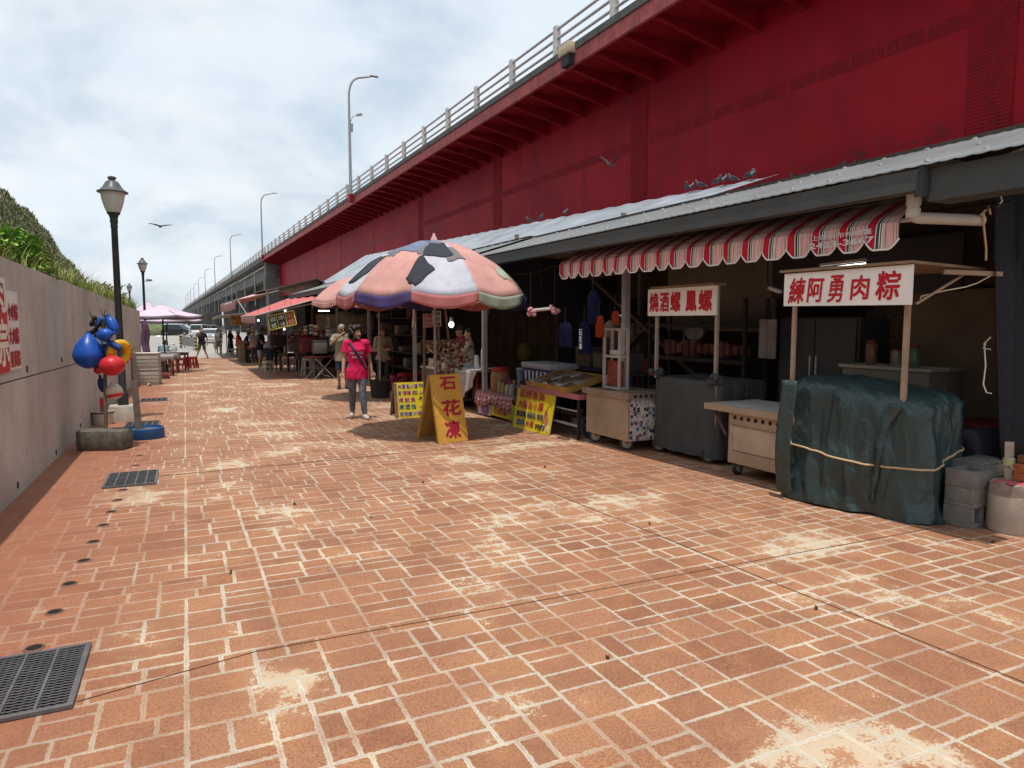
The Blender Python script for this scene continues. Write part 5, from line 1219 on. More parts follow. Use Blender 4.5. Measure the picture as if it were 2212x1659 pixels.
# ================================================================ snack table
t = thing('snack_table', 'low dark snack table with a pink checked edge behind the leaning yellow board', 'table', P(5.3, 9, gz(9)))
mb = MB(); wbox(mb, 4.95, 5.65, 8.05, 9.75, .455, .49); obj('tabletop', mb, M('table_top', (.10, .05, .055), .6, .2, 5), t, world=True)
tt = NT('check_pink'); co = tt.obco(); ck = tt.n('ShaderNodeTexChecker', _in={0: co, 3: 55}); tt.l(tt.mix(ck.outputs[1], (.5, .25, .28), (.36, .04, .09)), tt.b.inputs[0]); MATS['check_pink'] = tt.m
mb = MB(); wbox(mb, 4.935, 4.949, 8.04, 9.76, .42, .495); wbox(mb, 4.95, 5.65, 8.035, 8.049, .42, .495); obj('cloth_edge', mb, tt.m, t, world=True)
for y in (8.12, 9.68):
    for xs in (5.0, 5.6): mb = MB(); mb.bar(P(xs, y, gz(9)), P(xs, y, .455), .035); obj('leg', mb, MATS['rack_dark'], t, world=True)
mb = MB(); mb.bar(P(5.0, 8.12, .05), P(5.0, 9.68, .05), .03); mb.bar(P(5.0, 8.12, .25), P(5.0, 9.68, .25), .02); obj('stretcher', mb, MATS['rail_steel'], t, world=True)
t = thing('display_tray', 'tilted yellow wooden tray full of brown snack packets on the snack table', 'tray', P(5.25, 8.95, .5)); rt_ = (0, R(-16), 0)
mb = MB().box((0, 0, .07), (.62, 1.25, .02), rot=rt_)
for s_ in (-1, 1): mb.box((0, s_*.625, .10), (.64, .02, .09), rot=rt_)
mb.box((-.305, 0, .02), (.02, 1.25, .10), rot=rt_).box((.30, 0, .18), (.02, 1.25, .09), rot=rt_); obj('tray', mb, M('tray_wood', (.42, .24, .06), .6, .2, 6), t)
random.seed(8)
PK = [M('packet_brown', (.17, .10, .065), .35, .4, 18), M('packet_clear', (.36, .33, .33), .2, .4, 22), M('packet_tan', (.24, .15, .09), .35, .4, 18)]
for i in range(3):
    for j in range(5):
        q = thing('snack_packet', ('brown snack packet in the tilted yellow tray', 'clear wrapped snack packet in the tilted yellow tray', 'tan snack packet in the tilted yellow tray')[(i+j) % 3], 'packet', P(5.25, 8.95, .5)+V((-.2+.19*i, -.5+.245*j, .115+(-.2+.19*i)*.28)), U(-.3, .3), 'snack packets in the yellow tray')
        m = MB().box((0, 0, .012), (.17, .2, .03), rot=(U(-.1, .1), R(-16), 0), bev=.012); m.v = [tuple(V(v)*(1+.1*noise.noise(V(v)*30+V((i, j, 0))))) for v in m.v]; obj('packet', m, PK[(i+j) % 3], q)
def bottle(label, c, r, h, col, cap, name='bottle', grp='bottles and jars on the gingham table'):
    q = thing(name, label, 'bottle', c, 0, grp); obj('body', MB().lathe([(r*.9, 0), (r, .01), (r, h*.6), (r*.8, h*.72), (r*.4, h*.82), (r*.38, h*.9)], 14), M('bottle_%s' % (col,), col, .25, .3, 20), q); obj('cap', MB().lathe([(r*.46, h*.88), (r*.46, h), (r*.3, h*1.01)], 12), M('cap_%s' % (cap,), cap, .4), q)
# gingham table
t = thing('gingham_table', 'small low table under a red and white gingham cloth, with a yellow banner below', 'table', P(5.15, 10.9, gz(10.9)))
tt = NT('gingham'); co = tt.obco(); sx = tt.n('ShaderNodeSeparateXYZ', _in={0: co})
sy = tt.math('GREATER_THAN', tt.math('FRACT', tt.math('MULTIPLY', sx.outputs[1], 11)), .5); sz = tt.math('GREATER_THAN', tt.math('FRACT', tt.math('MULTIPLY', tt.math('SUBTRACT', sx.outputs[2], sx.outputs[0]), 16)), .5)
tt.l(tt.mix(tt.math('MULTIPLY', tt.math('ADD', sy, sz), .5), (.55, .42, .42), (.34, .03, .05)), tt.b.inputs[0]); tt.b.inputs['Roughness'].default_value = .9; MATS['gingham'] = tt.m
mb = MB(); wbox(mb, 4.97, 5.5, 10.12, 11.52, .215, .235); obj('tabletop', mb, WH, t, world=True)
def gf(u, v):
    y = 11.55-1.46*u; xs = [5.5, 5.2, 4.965, 4.94, 4.93][int(v*4)]; z = [.24, .242, .245, .15, .04][int(v*4)] - (.03*math.sin(u*9)+.05*abs(u-.5))*(v > .6)
    return P(xs+.015*math.sin(u*40)*(v > .6), y, z)
obj('cloth', MB().grid(gf, 60, 4), MATS['gingham'], t, world=True, thick=.004)
for y in (10.2, 11.45):
    mb = MB(); mb.bar(P(5.0, y, gz(11)), P(5.45, y+.1, .21), .022); mb.bar(P(5.45, y, gz(11)), P(5.0, y+.1, .21), .022); obj('leg', mb, MATS['rack_dark'], t, world=True)
mb = MB(); wbox(mb, 4.985, 4.995, 10.16, 10.95, -.13, .06); obj('banner', mb, BY, t, world=True); mb = MB(); uu = P(0, -1, 0)-P(0, 0, 0); write(mb, '石花凍', P(4.981, 10.85, -.09), uu, (0, 0, 1), .52, .14, .05); obj('lettering', mb, C1['r'], t, world=True)
mb = MB(); wbox(mb, 4.975, 4.99, 10.96, 11.5, -.16, .04); obj('plastic_sheet', mb, M('sheet_white', (.42, .40, .40), .4, .1), t, world=True)
mb = MB().ell(P(4.968, 11.2, -.05), (.012, .17, .12), 14, 8); obj('plate', mb, M('plate_purple', (.2, .07, .3), .5), t, world=True); mb = MB().ell(P(4.965, 10.08, .0), (.012, .13, .15), 14, 8); obj('plate', mb, M('plate_green', (.32, .4, .04), .5), t, world=True)
q = thing('cookie_jar', 'large clear jar of brown wafers with a red lid on the gingham table', 'jar', P(5.2, 11.05, .24)); obj('jar', MB().lathe([(.15, 0), (.165, .03), (.165, .32), (.13, .38)], 22), M('wafer', (.36, .17, .08), .4, .4, 25), q); obj('lid', MB().lathe([(.14, .375), (.15, .38), (.15, .43), (.14, .44), (.01, .445)], 22), M('lid_red2', (.42, .03, .03), .4), q)
for i, (xs, y, r, h, c_, k_, s_) in enumerate(((5.08, 10.78, .05, .25, (.25, .3, .24), (.02, .3, .08), 'clear bottle with a green cap beside the wafer jar'), (5.06, 10.62, .042, .24, (.40, .24, .08), (.35, .03, .06), 'amber bottle with a red cap, next to the green capped one'), (5.15, 10.56, .045, .27, (.33, .1, .14), (.3, .05, .25), 'pinkish bottle with a purple cap in the middle of the row'), (5.06, 10.46, .045, .23, (.42, .40, .36), (.3, .04, .1), 'white bottle with a crimson cap'), (5.14, 10.38, .045, .26, (.25, .22, .28), (.5, .4, .05), 'dusky bottle with a yellow cap'), (5.06, 10.30, .045, .24, (.38, .36, .34), (.05, .05, .06), 'pale bottle with a black cap'), (5.15, 10.22, .045, .27, (.2, .24, .2), (.45, .4, .08), 'greenish bottle at the end nearest the tilted tray'))): bottle(s_, P(xs, y, .24), r, h, c_, k_)
t = thing('cool_box', 'blue cool box with a pale lid behind the bottles', 'cool box', P(5.75, 10.3, .42)); c = P(5.75, 10.3, 0); obj('box', MB().box((0, 0, .13), (.5, 1.0, .26), rot=BD, bev=.02), M('cool_blue', (.03, .05, .16), .5), t); obj('lid', MB().box((0, 0, .315), (.54, 1.04, .10), rot=BD, bev=.03), M('cool_lid', (.42, .42, .46), .5, .06), t); mb = MB()
for k in range(6): mb.box((-.262, -.35+.14*k, .15), (.01, .06, .16))
obj('label', mb, M('paper_white', (.6, .58, .56)), t)
t = thing('cool_box_table', 'dark table carrying the blue cool box', 'table', P(5.75, 10.4, gz(10.4))); mb = MB(); wbox(mb, 5.5, 6.2, 9.7, 11.5, .385, .415); obj('tabletop', mb, MATS['table_top'], t, world=True)
for y in (9.8, 11.4):
    for xs in (5.55, 6.15): mb = MB(); mb.bar(P(xs, y, gz(10.4)), P(xs, y, .385), .04); obj('leg', mb, MATS['rack_dark'], t, world=True)
q = thing('blue_tub', 'small pale blue plastic tub beside the cool box', 'tub', P(5.72, 11.2, .417)); obj('tub', MB().lathe([(.1, 0), (.115, .2), (.12, .21), (.1, .21)], 18), M('tub_pale', (.25, .4, .5), .5), q); obj('lid', MB().lathe([(.122, .205), (.12, .225), (.01, .23)], 18), WH, q)
q = thing('tumbler', 'pink and blue tumbler with a handle standing on the near end of the snack table', 'tumbler', P(5.45, 8.12, .492)); obj('body', MB().lathe([(.048, 0), (.052, .02), (.058, .13)], 18), M('tumbler_blue', (.25, .32, .42), .4), q); obj('top', MB().lathe([(.058, .13), (.06, .235), (.045, .25), (.01, .252)], 18), M('tumbler_pink', (.55, .40, .44), .4), q); obj('handle', MB().tube([(.055, 0, .2), (.1, 0, .19), (.1, 0, .08), (.055, 0, .07)], .008, 6), MATS['tumbler_pink'], q)
# plastic covered table with cups
t = thing('cup_table', 'small table draped in clear plastic with foam cups on it, behind the ochre board', 'table', P(5.3, 12.2, gz(12.2)))
mb = MB(); wbox(mb, 5.05, 5.7, 11.75, 12.75, .55, .575); obj('tabletop', mb, M('table_white', (.42, .39, .37), .5), t, world=True)
def pf(u, v):
    y = 12.78-1.06*u; dz = .62*v*(1-.75*u*u)+.02; return P(5.045-.03*v+.03*math.sin(u*17)*v, y+.03*v, .58-dz)
obj('plastic_cover', MB().grid(pf, 40, 10), M('plastic_film', (.42, .37, .34), .25, .15, 5, wrinkle=.02, bsc=12), t, world=True, thick=.003)
for y in (11.82, 12.68):
    for xs in (5.1, 5.65): mb = MB(); mb.bar(P(xs, y, gz(12.2)), P(xs, y, .55), .035); obj('leg', mb, M('leg_red', (.3, .03, .03), .5), t, world=True)
for k, (y, h, s_) in enumerate(((11.98, .34, 'tallest tower of nested white foam cups'), (12.3, .2, 'shorter tower of nested white foam cups'))):
    q = thing('foam_cups', s_ + ' on the plastic covered table', 'cups', P(5.3, y, .577)); mb = MB(); n_ = int(h/.03)
    mb.lathe([(.05, 0), (.045, .02)] + sum([[(.047-.0004*i, .02+.03*i), (.054-.0006*i, .022+.03*i), (.053-.0006*i, .035+.03*i)] for i in range(n_)], []) + [(.036, .03*n_+.08)], 16); obj('cups', mb, M('foam_white', (.62, .60, .60), .6, .04), q)
q = thing('basket', 'black slotted plastic basket beside the foam cups', 'basket', P(5.35, 11.85, .577)); mb = MB()
for k in range(16): a = k/16*6.283; mb.box((.11*math.cos(a), .16*math.sin(a), .05), (.014, .02, .1))
mb.lathe([(1.0, .095), (1.04, .1), (1.0, .105)], 20, sx=.115, sy=.165).lathe([(1.0, 0), (1.0, .01)], 20, sx=.11, sy=.16); obj('basket', mb, MATS['rack_dark'], q)
# cooking counter, pots and hanging shells under the umbrella
t = thing('cooking_counter', 'steel cooking counter with an apron of dark cloth, in front of the seller', 'counter', P(5.0, 12.9, gz(13)))
mb = MB(); wbox(mb, 4.75, 5.35, 12.85, 13.9, gz(13)+.1, .52); obj('body', mb, M('counter_dark', (.12, .10, .095), .6, .25, 3, dirt=.4, dcol=(.05, .04, .04)), t, world=True); mb = MB(); wbox(mb, 4.72, 5.38, 12.82, 13.93, .521, .545); obj('counter_top', mb, STEELD, t, world=True)
for k, (y, s_) in enumerate(((13.15, 'pale enamel pot nearest the seller on the cooking counter'), (13.6, 'pale enamel pot farther from the seller on the cooking counter'))): q = thing('pot', s_, 'pot', P(5.0, y, .547)); obj('pot', MB().lathe([(.19, 0), (.2, .02), (.2, .16), (.21, .17), (.19, .17), (.18, .05)], 22), M('pot_pale', (.42, .40, .37), .4, metal=.2), q); obj('handle', MB().tube([(-.2, 0, .12), (-.25, 0, .13), (-.2, 0, .14)], .012, 6).tube([(.2, 0, .12), (.25, 0, .13), (.2, 0, .14)], .012, 6), MATS['rack_dark'], q)
dd = 11.4
t = thing('shell_rack', 'bamboo rack hung with clusters of sea shells under the big umbrella', 'rack', (dep(965, 800, dd).x, dep(965, 800, dd).y, gz(11)))
BAM = M('bamboo', (.24, .16, .09), .6, .25, 8)
mb = MB()
for a, b in (((917, 690), (917, 858)), ((947, 688), (950, 858)), ((962, 668), (982, 850))): p0, p1 = dep(*a, dd), dep(*b, dd); mb.tube([p0, p1], .022, 8)
mb.tube([dep(910, 738, dd), dep(1015, 734, dd)], .016, 7); obj('frame', mb, BAM, t, world=True)
SHL = [M('shell_tan', (.42, .27, .17), .5, .35, 25), M('shell_brown', (.22, .12, .07), .5, .4, 25), M('shell_pale', (.55, .44, .34), .5, .3, 25)]
random.seed(12)
for x, y0_, y1_, n in ((930, 740, 762, 9), (944, 740, 800, 15), (958, 738, 812, 16), (972, 738, 818, 16), (990, 736, 800, 14), (1008, 734, 785, 10)):
    mb = MB()
    for k in range(n*2):
        mb.cm = random.randrange(3); p = dep(x+U(-8, 8), y0_+(y1_-y0_)*k/n/2+U(-2, 2), dd-.05+U(-.08, .08)); m_ = Euler((U(0, 6), U(0, 6), U(0, 6))).to_matrix(); mb.lathe([(.004, -.034), (.019, -.02), (.026, -.004), (.02, .014), (.008, .032)], 8, p, m_)
    obj('shell_string', mb, SHL, t, world=True, smooth=False)
def card(label, x0, y0, x1, y1, d, mat, lines, ink, roll=0):
    a, b, c = dep(x0, y1, d), dep(x1, y1, d), dep(x0, y0, d); uu = (b-a); W_ = uu.length; uu.normalize(); H_ = (c-a).z; t = thing('placard', label, 'placard', a)
    obj('card', MB().prism([V((0, 0, 0)), uu*W_, uu*W_+V((0, 0, H_)), V((0, 0, H_))], FW*.008), mat, t); mb = MB()
    for i, s in enumerate(lines): n = len(lines); write(mb, s, uu*W_*.08+V((0, 0, H_*(1-(i+.92)/n)))-FW*.003, uu, (0, 0, 1), W_*.84, H_*.76/n, .03)
    obj('lettering', mb, ink, t); obj('string', MB().tube([uu*W_*.5+V((0, 0, H_)), uu*W_*.5+V((0, 0, H_+.25))], .004, 4), MATS['rack_dark'], t)
card('pale pink placard with small red characters under the big umbrella', 914, 678, 932, 707, 10.9, M('card_pink', (.45, .32, .28), .6), ('金桔', '石花凍', '小卷'), C1['r']); card('white placard with black characters beside the pink one', 933, 672, 953, 705, 10.8, M('card_white', (.50, .46, .43), .6), ('烤魷魚', '大腸包', '烤香腸'), C1['k'])
card('narrow white card with black characters low on the shell rack', 940, 785, 947, 812, 11.3, MATS['card_white'], ('石', '花', '凍'), C1['k'])
p = dep(975, 701, 14.0); t = thing('bulb', 'glowing white bulb hanging above the seller', 'lamp', p); obj('glass', MB().ell((0, 0, 0), (.055, .055, .065), 14, 9), M('bulb_glow', (.95, 1, .98), .4, emit=3.5, var=.01), t); obj('socket', MB().lathe([(.03, .05), (.045, .09), (.02, .15)], 10), MATS['post_white'], t); obj('cord', MB().tube([(0, 0, .15), (0, 0, .9)], .006, 4), MATS['rack_dark'], t)
def stool(label, c, col, h=.45, rz=0, w=.3, n_stack=1, group='plastic stools along the lane'):
    t = thing('plastic_stool', label, 'stool', c, rz, group); mat = M('stool_%s' % (col,), col, .45, .1, 6)
    mb = MB().box((0, 0, h-.02), (w*.82, w*.82, .04), bev=.012); mb.box((0, 0, h-.06), (w*.86, w*.86, .05), bev=.004); obj('seat', mb, mat, t)
    for i in (-1, 1):
        for j in (-1, 1): mb = MB().bar((i*w*.34, j*w*.34, h-.06), (i*w*.52, j*w*.52, 0), .055, .04); obj('leg', mb, mat, t)
    mb = MB()
    for i in (-1, 1): mb.bar((i*w*.43, -w*.43, h*.45), (i*w*.43, w*.43, h*.45), .015, .03).bar((-w*.43, i*w*.43, h*.45), (w*.43, i*w*.43, h*.45), .015, .03)
    obj('stretcher', mb, mat, t); return t
RS = (.40, .02, .03)
p = g(876, 846); stool('red plastic stool left of the cooking counter, the larger of two in view', p, RS, .47, .3, .34); p = g(906, 842); stool('red plastic stool directly beside the cooking counter', p, RS, .45, .1, .32)
q = thing('pink_bag', 'pink woven bag slumped between the tub and the red stools', 'bag', g(848, 842)); mb = MB().ell((0, 0, .17), (.17, .13, .2), 14, 9); mb.v = [tuple(V((v[0], v[1], max(0, v[2])))*(1+.12*noise.noise(V(v)*7))) for v in mb.v]; obj('bag', mb, M('bag_pink', (.45, .06, .16), .6, .25, 20), q); obj('handle', MB().tube(bez((-.1, 0, .32), (0, 0, .52), (.1, 0, .32)), .008, 5), M('bag_pink', (.45, .06, .16)), q)
# ================================================================ people
def blob(shapes, vox, smooth=5, fac=.5):
    mb = MB()
    for s in shapes:
        k = s[0]
        if k == 'c':
            p0, p1, r0, r1 = V(s[1]), V(s[2]), s[3], s[4]; d = (p1-p0); d = d.normalized() if d.length > 1e-6 else V((0, 0, 1))
            pts, rs = [], []
            for i in range(4): a = R(80-26*i); pts.append(p0-d*r0*math.sin(a)); rs.append(r0*math.cos(a))
            pts += [p0, p1]; rs += [r0, r1]
            for i in range(4): a = R(2+26*i); pts.append(p1+d*r1*math.sin(a)); rs.append(r1*math.cos(a))
            mb.tube(pts, rs, 12)
        elif k == 'f': mb.tube([s[1], s[2]], [s[3], s[4]], 14)
        elif k == 'e': mb.ell(s[1], s[2], 16, 10, s[3] if len(s) > 3 else None)
        elif k == 'l':
            n = 20; vs = []
            for c, rx, ry in s[1]:
                c = V(c); m = s[2] if len(s) > 2 else Matrix.Identity(3)
                vs += [c + m @ V((rx*math.copysign(abs(math.cos(a))**.85, math.cos(a)), ry*math.copysign(abs(math.sin(a))**.85, math.sin(a)), 0)) for a in [2*math.pi*j/n for j in range(n)]]
            L = len(s[1]); fs = [(i*n+j, i*n+(j+1) % n, (i+1)*n+(j+1) % n, (i+1)*n+j) for i in range(L-1) for j in range(n)]
            mb.add(vs, fs + [tuple(range(n-1, -1, -1)), tuple((L-1)*n+j for j in range(n))])
    me = bpy.data.meshes.new('tmp'); me.from_pydata(mb.v, [], mb.f); o = bpy.data.objects.new('tmp', me); COL.objects.link(o)
    m = o.modifiers.new('r', 'REMESH'); m.mode = 'VOXEL'; m.voxel_size = vox
    if smooth: m2 = o.modifiers.new('s', 'SMOOTH'); m2.iterations = smooth; m2.factor = fac
    ev = o.evaluated_get(bpy.context.evaluated_depsgraph_get()); m3 = ev.to_mesh()
    out = MB(); out.v = [tuple(v.co) for v in m3.vertices]; out.f = [tuple(p.vertices) for p in m3.polygons]; out.m = [0]*len(out.f)
    ev.to_mesh_clear(); bpy.data.objects.remove(o); bpy.data.meshes.remove(me)
    return out
SKIN = M('skin', (.40, .23, .155), .55, .08, 12); SKIN2 = M('skin_tan', (.30, .165, .105), .55, .08, 12)
HAIRB = M('hair_dark', (.018, .012, .010), .55, .3, 30, .4, 120); HAIRG = M('hair_grey', (.30, .29, .28), .7, .2, 30, .4, 120); HAIRC = M('hair_brown', (.035, .018, .013), .5, .3, 25, .4, 90)
def fabric(n, c, **kw): return M('wear_'+n, c, .88, .12, 7, .2, 60, **kw)
def person(label, loc, rz, H=1.65, female=False, det=1, top=None, sleeve=.55, hem=.82, bottom=None, bl=.5, shoes=None, hair=('short', None), skin=None, lean=0, head=(0, 0), pz=.93, pose={}, fat=1., group=None, hat=None, skirt=False, barefoot=False, extra=None):
    k = H/1.7; vox = (.0085 if det == 2 else (.0125 if det == 1 else .018))
    skin = skin or SKIN; t = thing('person', label, 'person', loc, rz, group)
    sw = (.158 if female else .182)*(.5+.5*fat); pel = V((0, 0, pz)); RX = Matrix.Rotation(lean, 3, 'X')
    def T(p): p = V(p)+V((0, 0, pz-.93)); return pel + RX @ (p-pel)
    J = dict(shR=(-sw, 0, 1.385), shL=(sw, 0, 1.385), elR=(-sw-.055, .03, 1.09), elL=(sw+.055, .03, 1.09), wrR=(-sw-.06, -.05, .86), wrL=(sw+.06, -.05, .86),
             hipR=(-.088, 0, .90), hipL=(.088, 0, .90), knR=(-.095, -.015, .49), knL=(.095, -.015, .49), anR=(-.095, .02, .085), anL=(.095, .02, .085))
    J.update(pose)
    j = {n: (T(p) if n[:2] in ('sh', 'el', 'wr') else V(p)) for n, p in J.items()}
    toe = {s: j['an'+s] + V(pose.get('toe'+s, (0.02*(-1 if s == 'R' else 1), -.155, -.045))) for s in 'RL'}
    Hm = RX @ Matrix.Rotation(head[0], 3, 'Z') @ Matrix.Rotation(head[1], 3, 'X'); hc = T((0, -.015, 1.575))
    hp = lambda p: hc + Hm @ V(p)
    F = fat
    tl = lambda e, z0=0: [('l', [(T((0, .01, .80)) if not lean and z0 == 0 else T((0, .01, max(.86, z0))), .150*F+e, .105*F+e), (T((0, .008, .90)), .160*F+e, .112*F+e), (T((0, 0, 1.02)), (.130 if female else .143)*F+e, .10*F+e), (T((0, -.008, 1.16)), (.142 if female else .158)*F+e, .112*F+e), (T((0, -.012 if not female else -.03, 1.27)), (.148 if female else .172)+e, .112+e), (T((0, 0, 1.36)), .15*(1 if female else 1.1)+e, .085+e), (T((0, .0, 1.43)), .075+e*.5, .062+e*.5)], RX)]
    body = tl(0) + [('c', T((0, .012, 1.40)), hc+RX @ V((0, .02, -.06)), .058, .052), ('c', j['shR'], j['shL'], .062, .062)]
    # head: skull, jaw, chin, nose, ears, brow
    body += [('e', hp((0, .012, .03)), (.076, .096, .100), Hm), ('e', hp((0, -.028, -.045)), (.060, .062, .072), Hm), ('c', hp((0, -.088, .012)), hp((0, -.108, -.024)), .010, .017), ('e', hp((0, -.068, -.092)), (.028, .026, .022), Hm)]
    for s in (-1, 1): body += [('e', hp((s*.078, .012, -.005)), (.012, .024, .034), Hm), ('e', hp((s*.036, -.066, -.02)), (.026, .024, .024), Hm)]
    for s, sg in (('R', -1), ('L', 1)):
        a, b, c = j['sh'+s], j['el'+s], j['wr'+s]; body += [('c', a, b, .051*F**.5, .040), ('c', b, c, .039, .027)]
        d = (c-b).normalized(); fw_ = V(pose.get('palm'+s, (0, -1, 0))); x = d.cross(fw_); x = x.normalized() if x.length > .1 else V((1, 0, 0)); n_ = x.cross(d).normalized()
        kn = c+d*.095
        for q in (-1, 0, 1): body.append(('c', c+d*.018+x*q*.014, kn+x*q*.022, .019, .0155))
        for i, (q, L) in enumerate(((-.032, .060), (-.011, .074), (.011, .070), (.031, .054))):
            m1 = kn+x*q*1.05+d*L*.5-n_*.006; body += [('c', kn+x*q, m1, .0098, .0092), ('c', m1, m1+(d*.75-n_*.66 if False else d*.8+n_*.5).normalized()*L*.55, .0092, .0078)]
        tb = c+d*.03 + x*(.026 if True else 0)*(-sg); body += [('c', tb, tb+(x*-sg*.6+d*.75+n_*.3).normalized()*.05, .012, .0105), ('c', tb+(x*-sg*.6+d*.75+n_*.3).normalized()*.05, tb+(x*-sg*.6+d*.75+n_*.3).normalized()*.05+(d+n_*.4)*.03, .0105, .0085)]
        h_, kk, an = j['hip'+s], j['kn'+s], j['an'+s]
        body += [('c', h_, kk, .088*F, .056), ('c', kk, kk+(an-kk)*.4+V((0, .012, 0)), .054, .052), ('c', kk+(an-kk)*.4, an, .05, .034), ('c', an-V((0, -.02, .035)), toe[s], .036, .030)]
    sc = lambda mb: mb.xf(Matrix.Scale(k, 4))
    obj('body', sc(blob(body, vox, 4)), skin, t, ang=80)
    if top:
        e = .017; g_ = tl(e, hem)
        pr_ = g_[0][1]; lo = (T((0, .01, hem)), .168*F+e+.012, .118*F+e+.012); pr_[0] = lo
        if hem > .9: pr_.pop(1)
        elif len(pr_) > 3 and bottom: pr_[1] = (pr_[1][0], pr_[1][1]+.020, pr_[1][2]+.020); pr_[2] = (pr_[2][0], pr_[2][1]+.010, pr_[2][2]+.010)
        shp = [('l', pr_, RX), ('c', j['shR'], j['shL'], .062+e, .062+e)]
        for s in 'RL':
            a, b, c = j['sh'+s], j['el'+s], j['wr'+s]
            if sleeve <= 1: shp.append(('f', a, a+(b-a)*sleeve, .064+e*.6, .060+e)); shp.append(('e', a, (.066+e*.6,)*3))
            else: shp += [('c', a, b, .058+e*.6, .050+e*.5), ('f', b, b+(c-b)*(sleeve-1), .05+e*.5, .042+e*.3), ('e', a, (.066+e*.6,)*3)]
        m_ = sc(blob(shp, vox*1.1, 4)); 
        for i, v in enumerate(m_.v):
            q = V(v); f = (.010 if det < 2 else .017)*noise.noise(V((q.x*9, q.y*9, q.z*5)))+(.005 if det < 2 else .008)*noise.noise(V((q.x*22, q.y*22, q.z*14))); d = V((q.x, q.y, 0)); d = d.normalized() if d.length > .02 else V((0, 0, 0)); m_.v[i] = tuple(q+d*f)
        so_ = obj('shirt', m_, top, t, ang=80)
    if bottom:
        e = .016; shp = [('l', [(V((0, .005, pz-.07)), .155*F+e, .112*F+e), (V((0, .008, pz-.02)), .162*F+e, .114*F+e), (pel+RX @ V((0, .004, .08)), .142*F+e, .105*F+e)])]
        if skirt: shp = [('l', [(V((0, 0, pz-.02-bl*.85)), .23, .2), (V((0, .0, pz-.2)), .19*F+e, .15*F), (V((0, .008, pz)), .165*F+e, .114*F+e), (V((0, .004, pz+.08)), .142*F+e, .105*F+e)])]
        else:
            for s in 'RL':
                h_, kk, an = j['hip'+s], j['kn'+s], j['an'+s]; w = .012 if bl > 1.5 else .022
                if bl <= 1: shp.append(('f', h_, h_+(kk-h_)*bl, .092*F+e*.6, (.092-.03*bl)*F+w)); shp.append(('e', h_, (.094*F+e*.5,)*3))
                else: shp += [('c', h_, kk, .091*F+e*.5, .058+w*.7), ('c', kk, kk+(an-kk)*.35, .058+w*.7, .056+w*.6), ('f', kk+(an-kk)*.35, kk+(an-kk)*min(1, bl-1), .056+w*.6, .038+w)]
        obj('skirt' if skirt else ('trousers' if bl > 1.2 else 'shorts'), sc(blob(shp, vox*1.1, 4)), bottom, t, ang=80)
    if shoes:
        for s in 'RL':
            an = j['an'+s]; mb = blob([('c', an-V((0, -.03, .032)), toe[s]+V((0, -.02, .004)), .046, .038), ('c', an+V((0, .01, .0)), an-V((0, 0, .03)), .045, .048)], vox, 3); zmin = min(an.z, toe[s].z+.04)-.085
            obj('shoe', sc(mb), shoes, t, ang=80)
    st, hm = hair; hm = hm or HAIRB
    if st == 'short': obj('hair', sc(blob([('e', hp((0, .024, .048)), (.084, .098, .096), Hm), ('e', hp((0, .05, -.01)), (.08, .068, .085), Hm)], vox, 3)), hm, t, ang=80)
    elif st == 'bob': obj('hair', sc(blob([('e', hp((0, .026, .046)), (.09, .104, .1), Hm), ('e', hp((0, .06, -.05)), (.094, .07, .115), Hm), ('e', hp((.062, .03, -.05)), (.034, .05, .1), Hm), ('e', hp((-.062, .03, -.05)), (.034, .05, .1), Hm)], vox, 3)), hm, t, ang=80)
    elif st == 'curly':
        random.seed(31); sh_ = [('e', hp((0, .03, .045)), (.092, .106, .102), Hm)]
        for _ in range(95):
            a = U(0, 6.28); z = U(-.16, .13); r_ = .112*math.sqrt(max(.15, 1-((z-.01)/.17)**2)); y = .03+r_*math.sin(a)
            if y < -.045 and z < .075: continue
            sh_.append(('e', hp((r_*1.02*math.cos(a), y, z)), (U(.022, .034),)*3))
        obj('hair', sc(blob(sh_, .008, 1)), hm, t, ang=80)
    if det == 2:
        for s in (-1, 1): obj('eye', sc(MB().ell(hp((s*.03, -.0815, .005)), (.0125, .006, .006), 8, 6, Hm)), M('eye_dark', (.015, .012, .012), .2), t)
        obj('mouth', sc(MB().ell(hp((0, -.0905, -.066)), (.022, .006, .006), 10, 6, Hm)), M('lip', (.30, .09, .075), .5), t)
    if hat: hat(t, hp, Hm, k, vox)
    if extra: extra(t, j, T, hp, Hm, k)
    return t
def cap_hat(mat, brim=True):
    def f(t, hp, Hm, k, vox):
        sh_ = [('e', hp((0, .015, .062)), (.094, .110, .082), Hm)]
        if brim: sh_ += [('e', hp((0, -.115, .055)), (.075, .075, .012), Hm)]
        obj('hat', blob(sh_, vox, 2).xf(Matrix.Scale(k, 4)), mat, t, ang=80)
    return f
def sun_hat(mat):
    def f(t, hp, Hm, k, vox): obj('hat', MB().lathe([(.17, .02), (.172, .026), (.11, .05), (.10, .12), (.07, .145), (.01, .15)], 18, hp((0, .015, .02)), Hm).xf(Matrix.Scale(k, 4)), mat, t)
    return f
def shades(t, hp, Hm, k, z=.004, y=-.088):
    mb = MB()
    for s in (-1, 1): mb.ell(hp((s*.036, y, z)), (.031, .008, .021), 12, 7, Hm); mb.bar(hp((s*.066, y+.004, z+.006)), hp((s*.08, .0, z+.008)), .006)
    mb.bar(hp((-.01, y-.003, z+.004)), hp((.01, y-.003, z+.004)), .006)
    obj('sunglasses', mb.xf(Matrix.Scale(k, 4)), M('glass_black', (.008, .008, .01), .15), t)
def drop_text(so_, mb, nrm, off=.004):
    bm = bmesh.new(); bm.from_mesh(so_.data); tr = BVHTree.FromBMesh(bm); n = V(nrm)
    for i, v in enumerate(mb.v):
        h = tr.ray_cast(V(v)+n*1.0, -n)
        if h[0]: mb.v[i] = tuple(h[0]+n*off)
    bm.free(); return mb
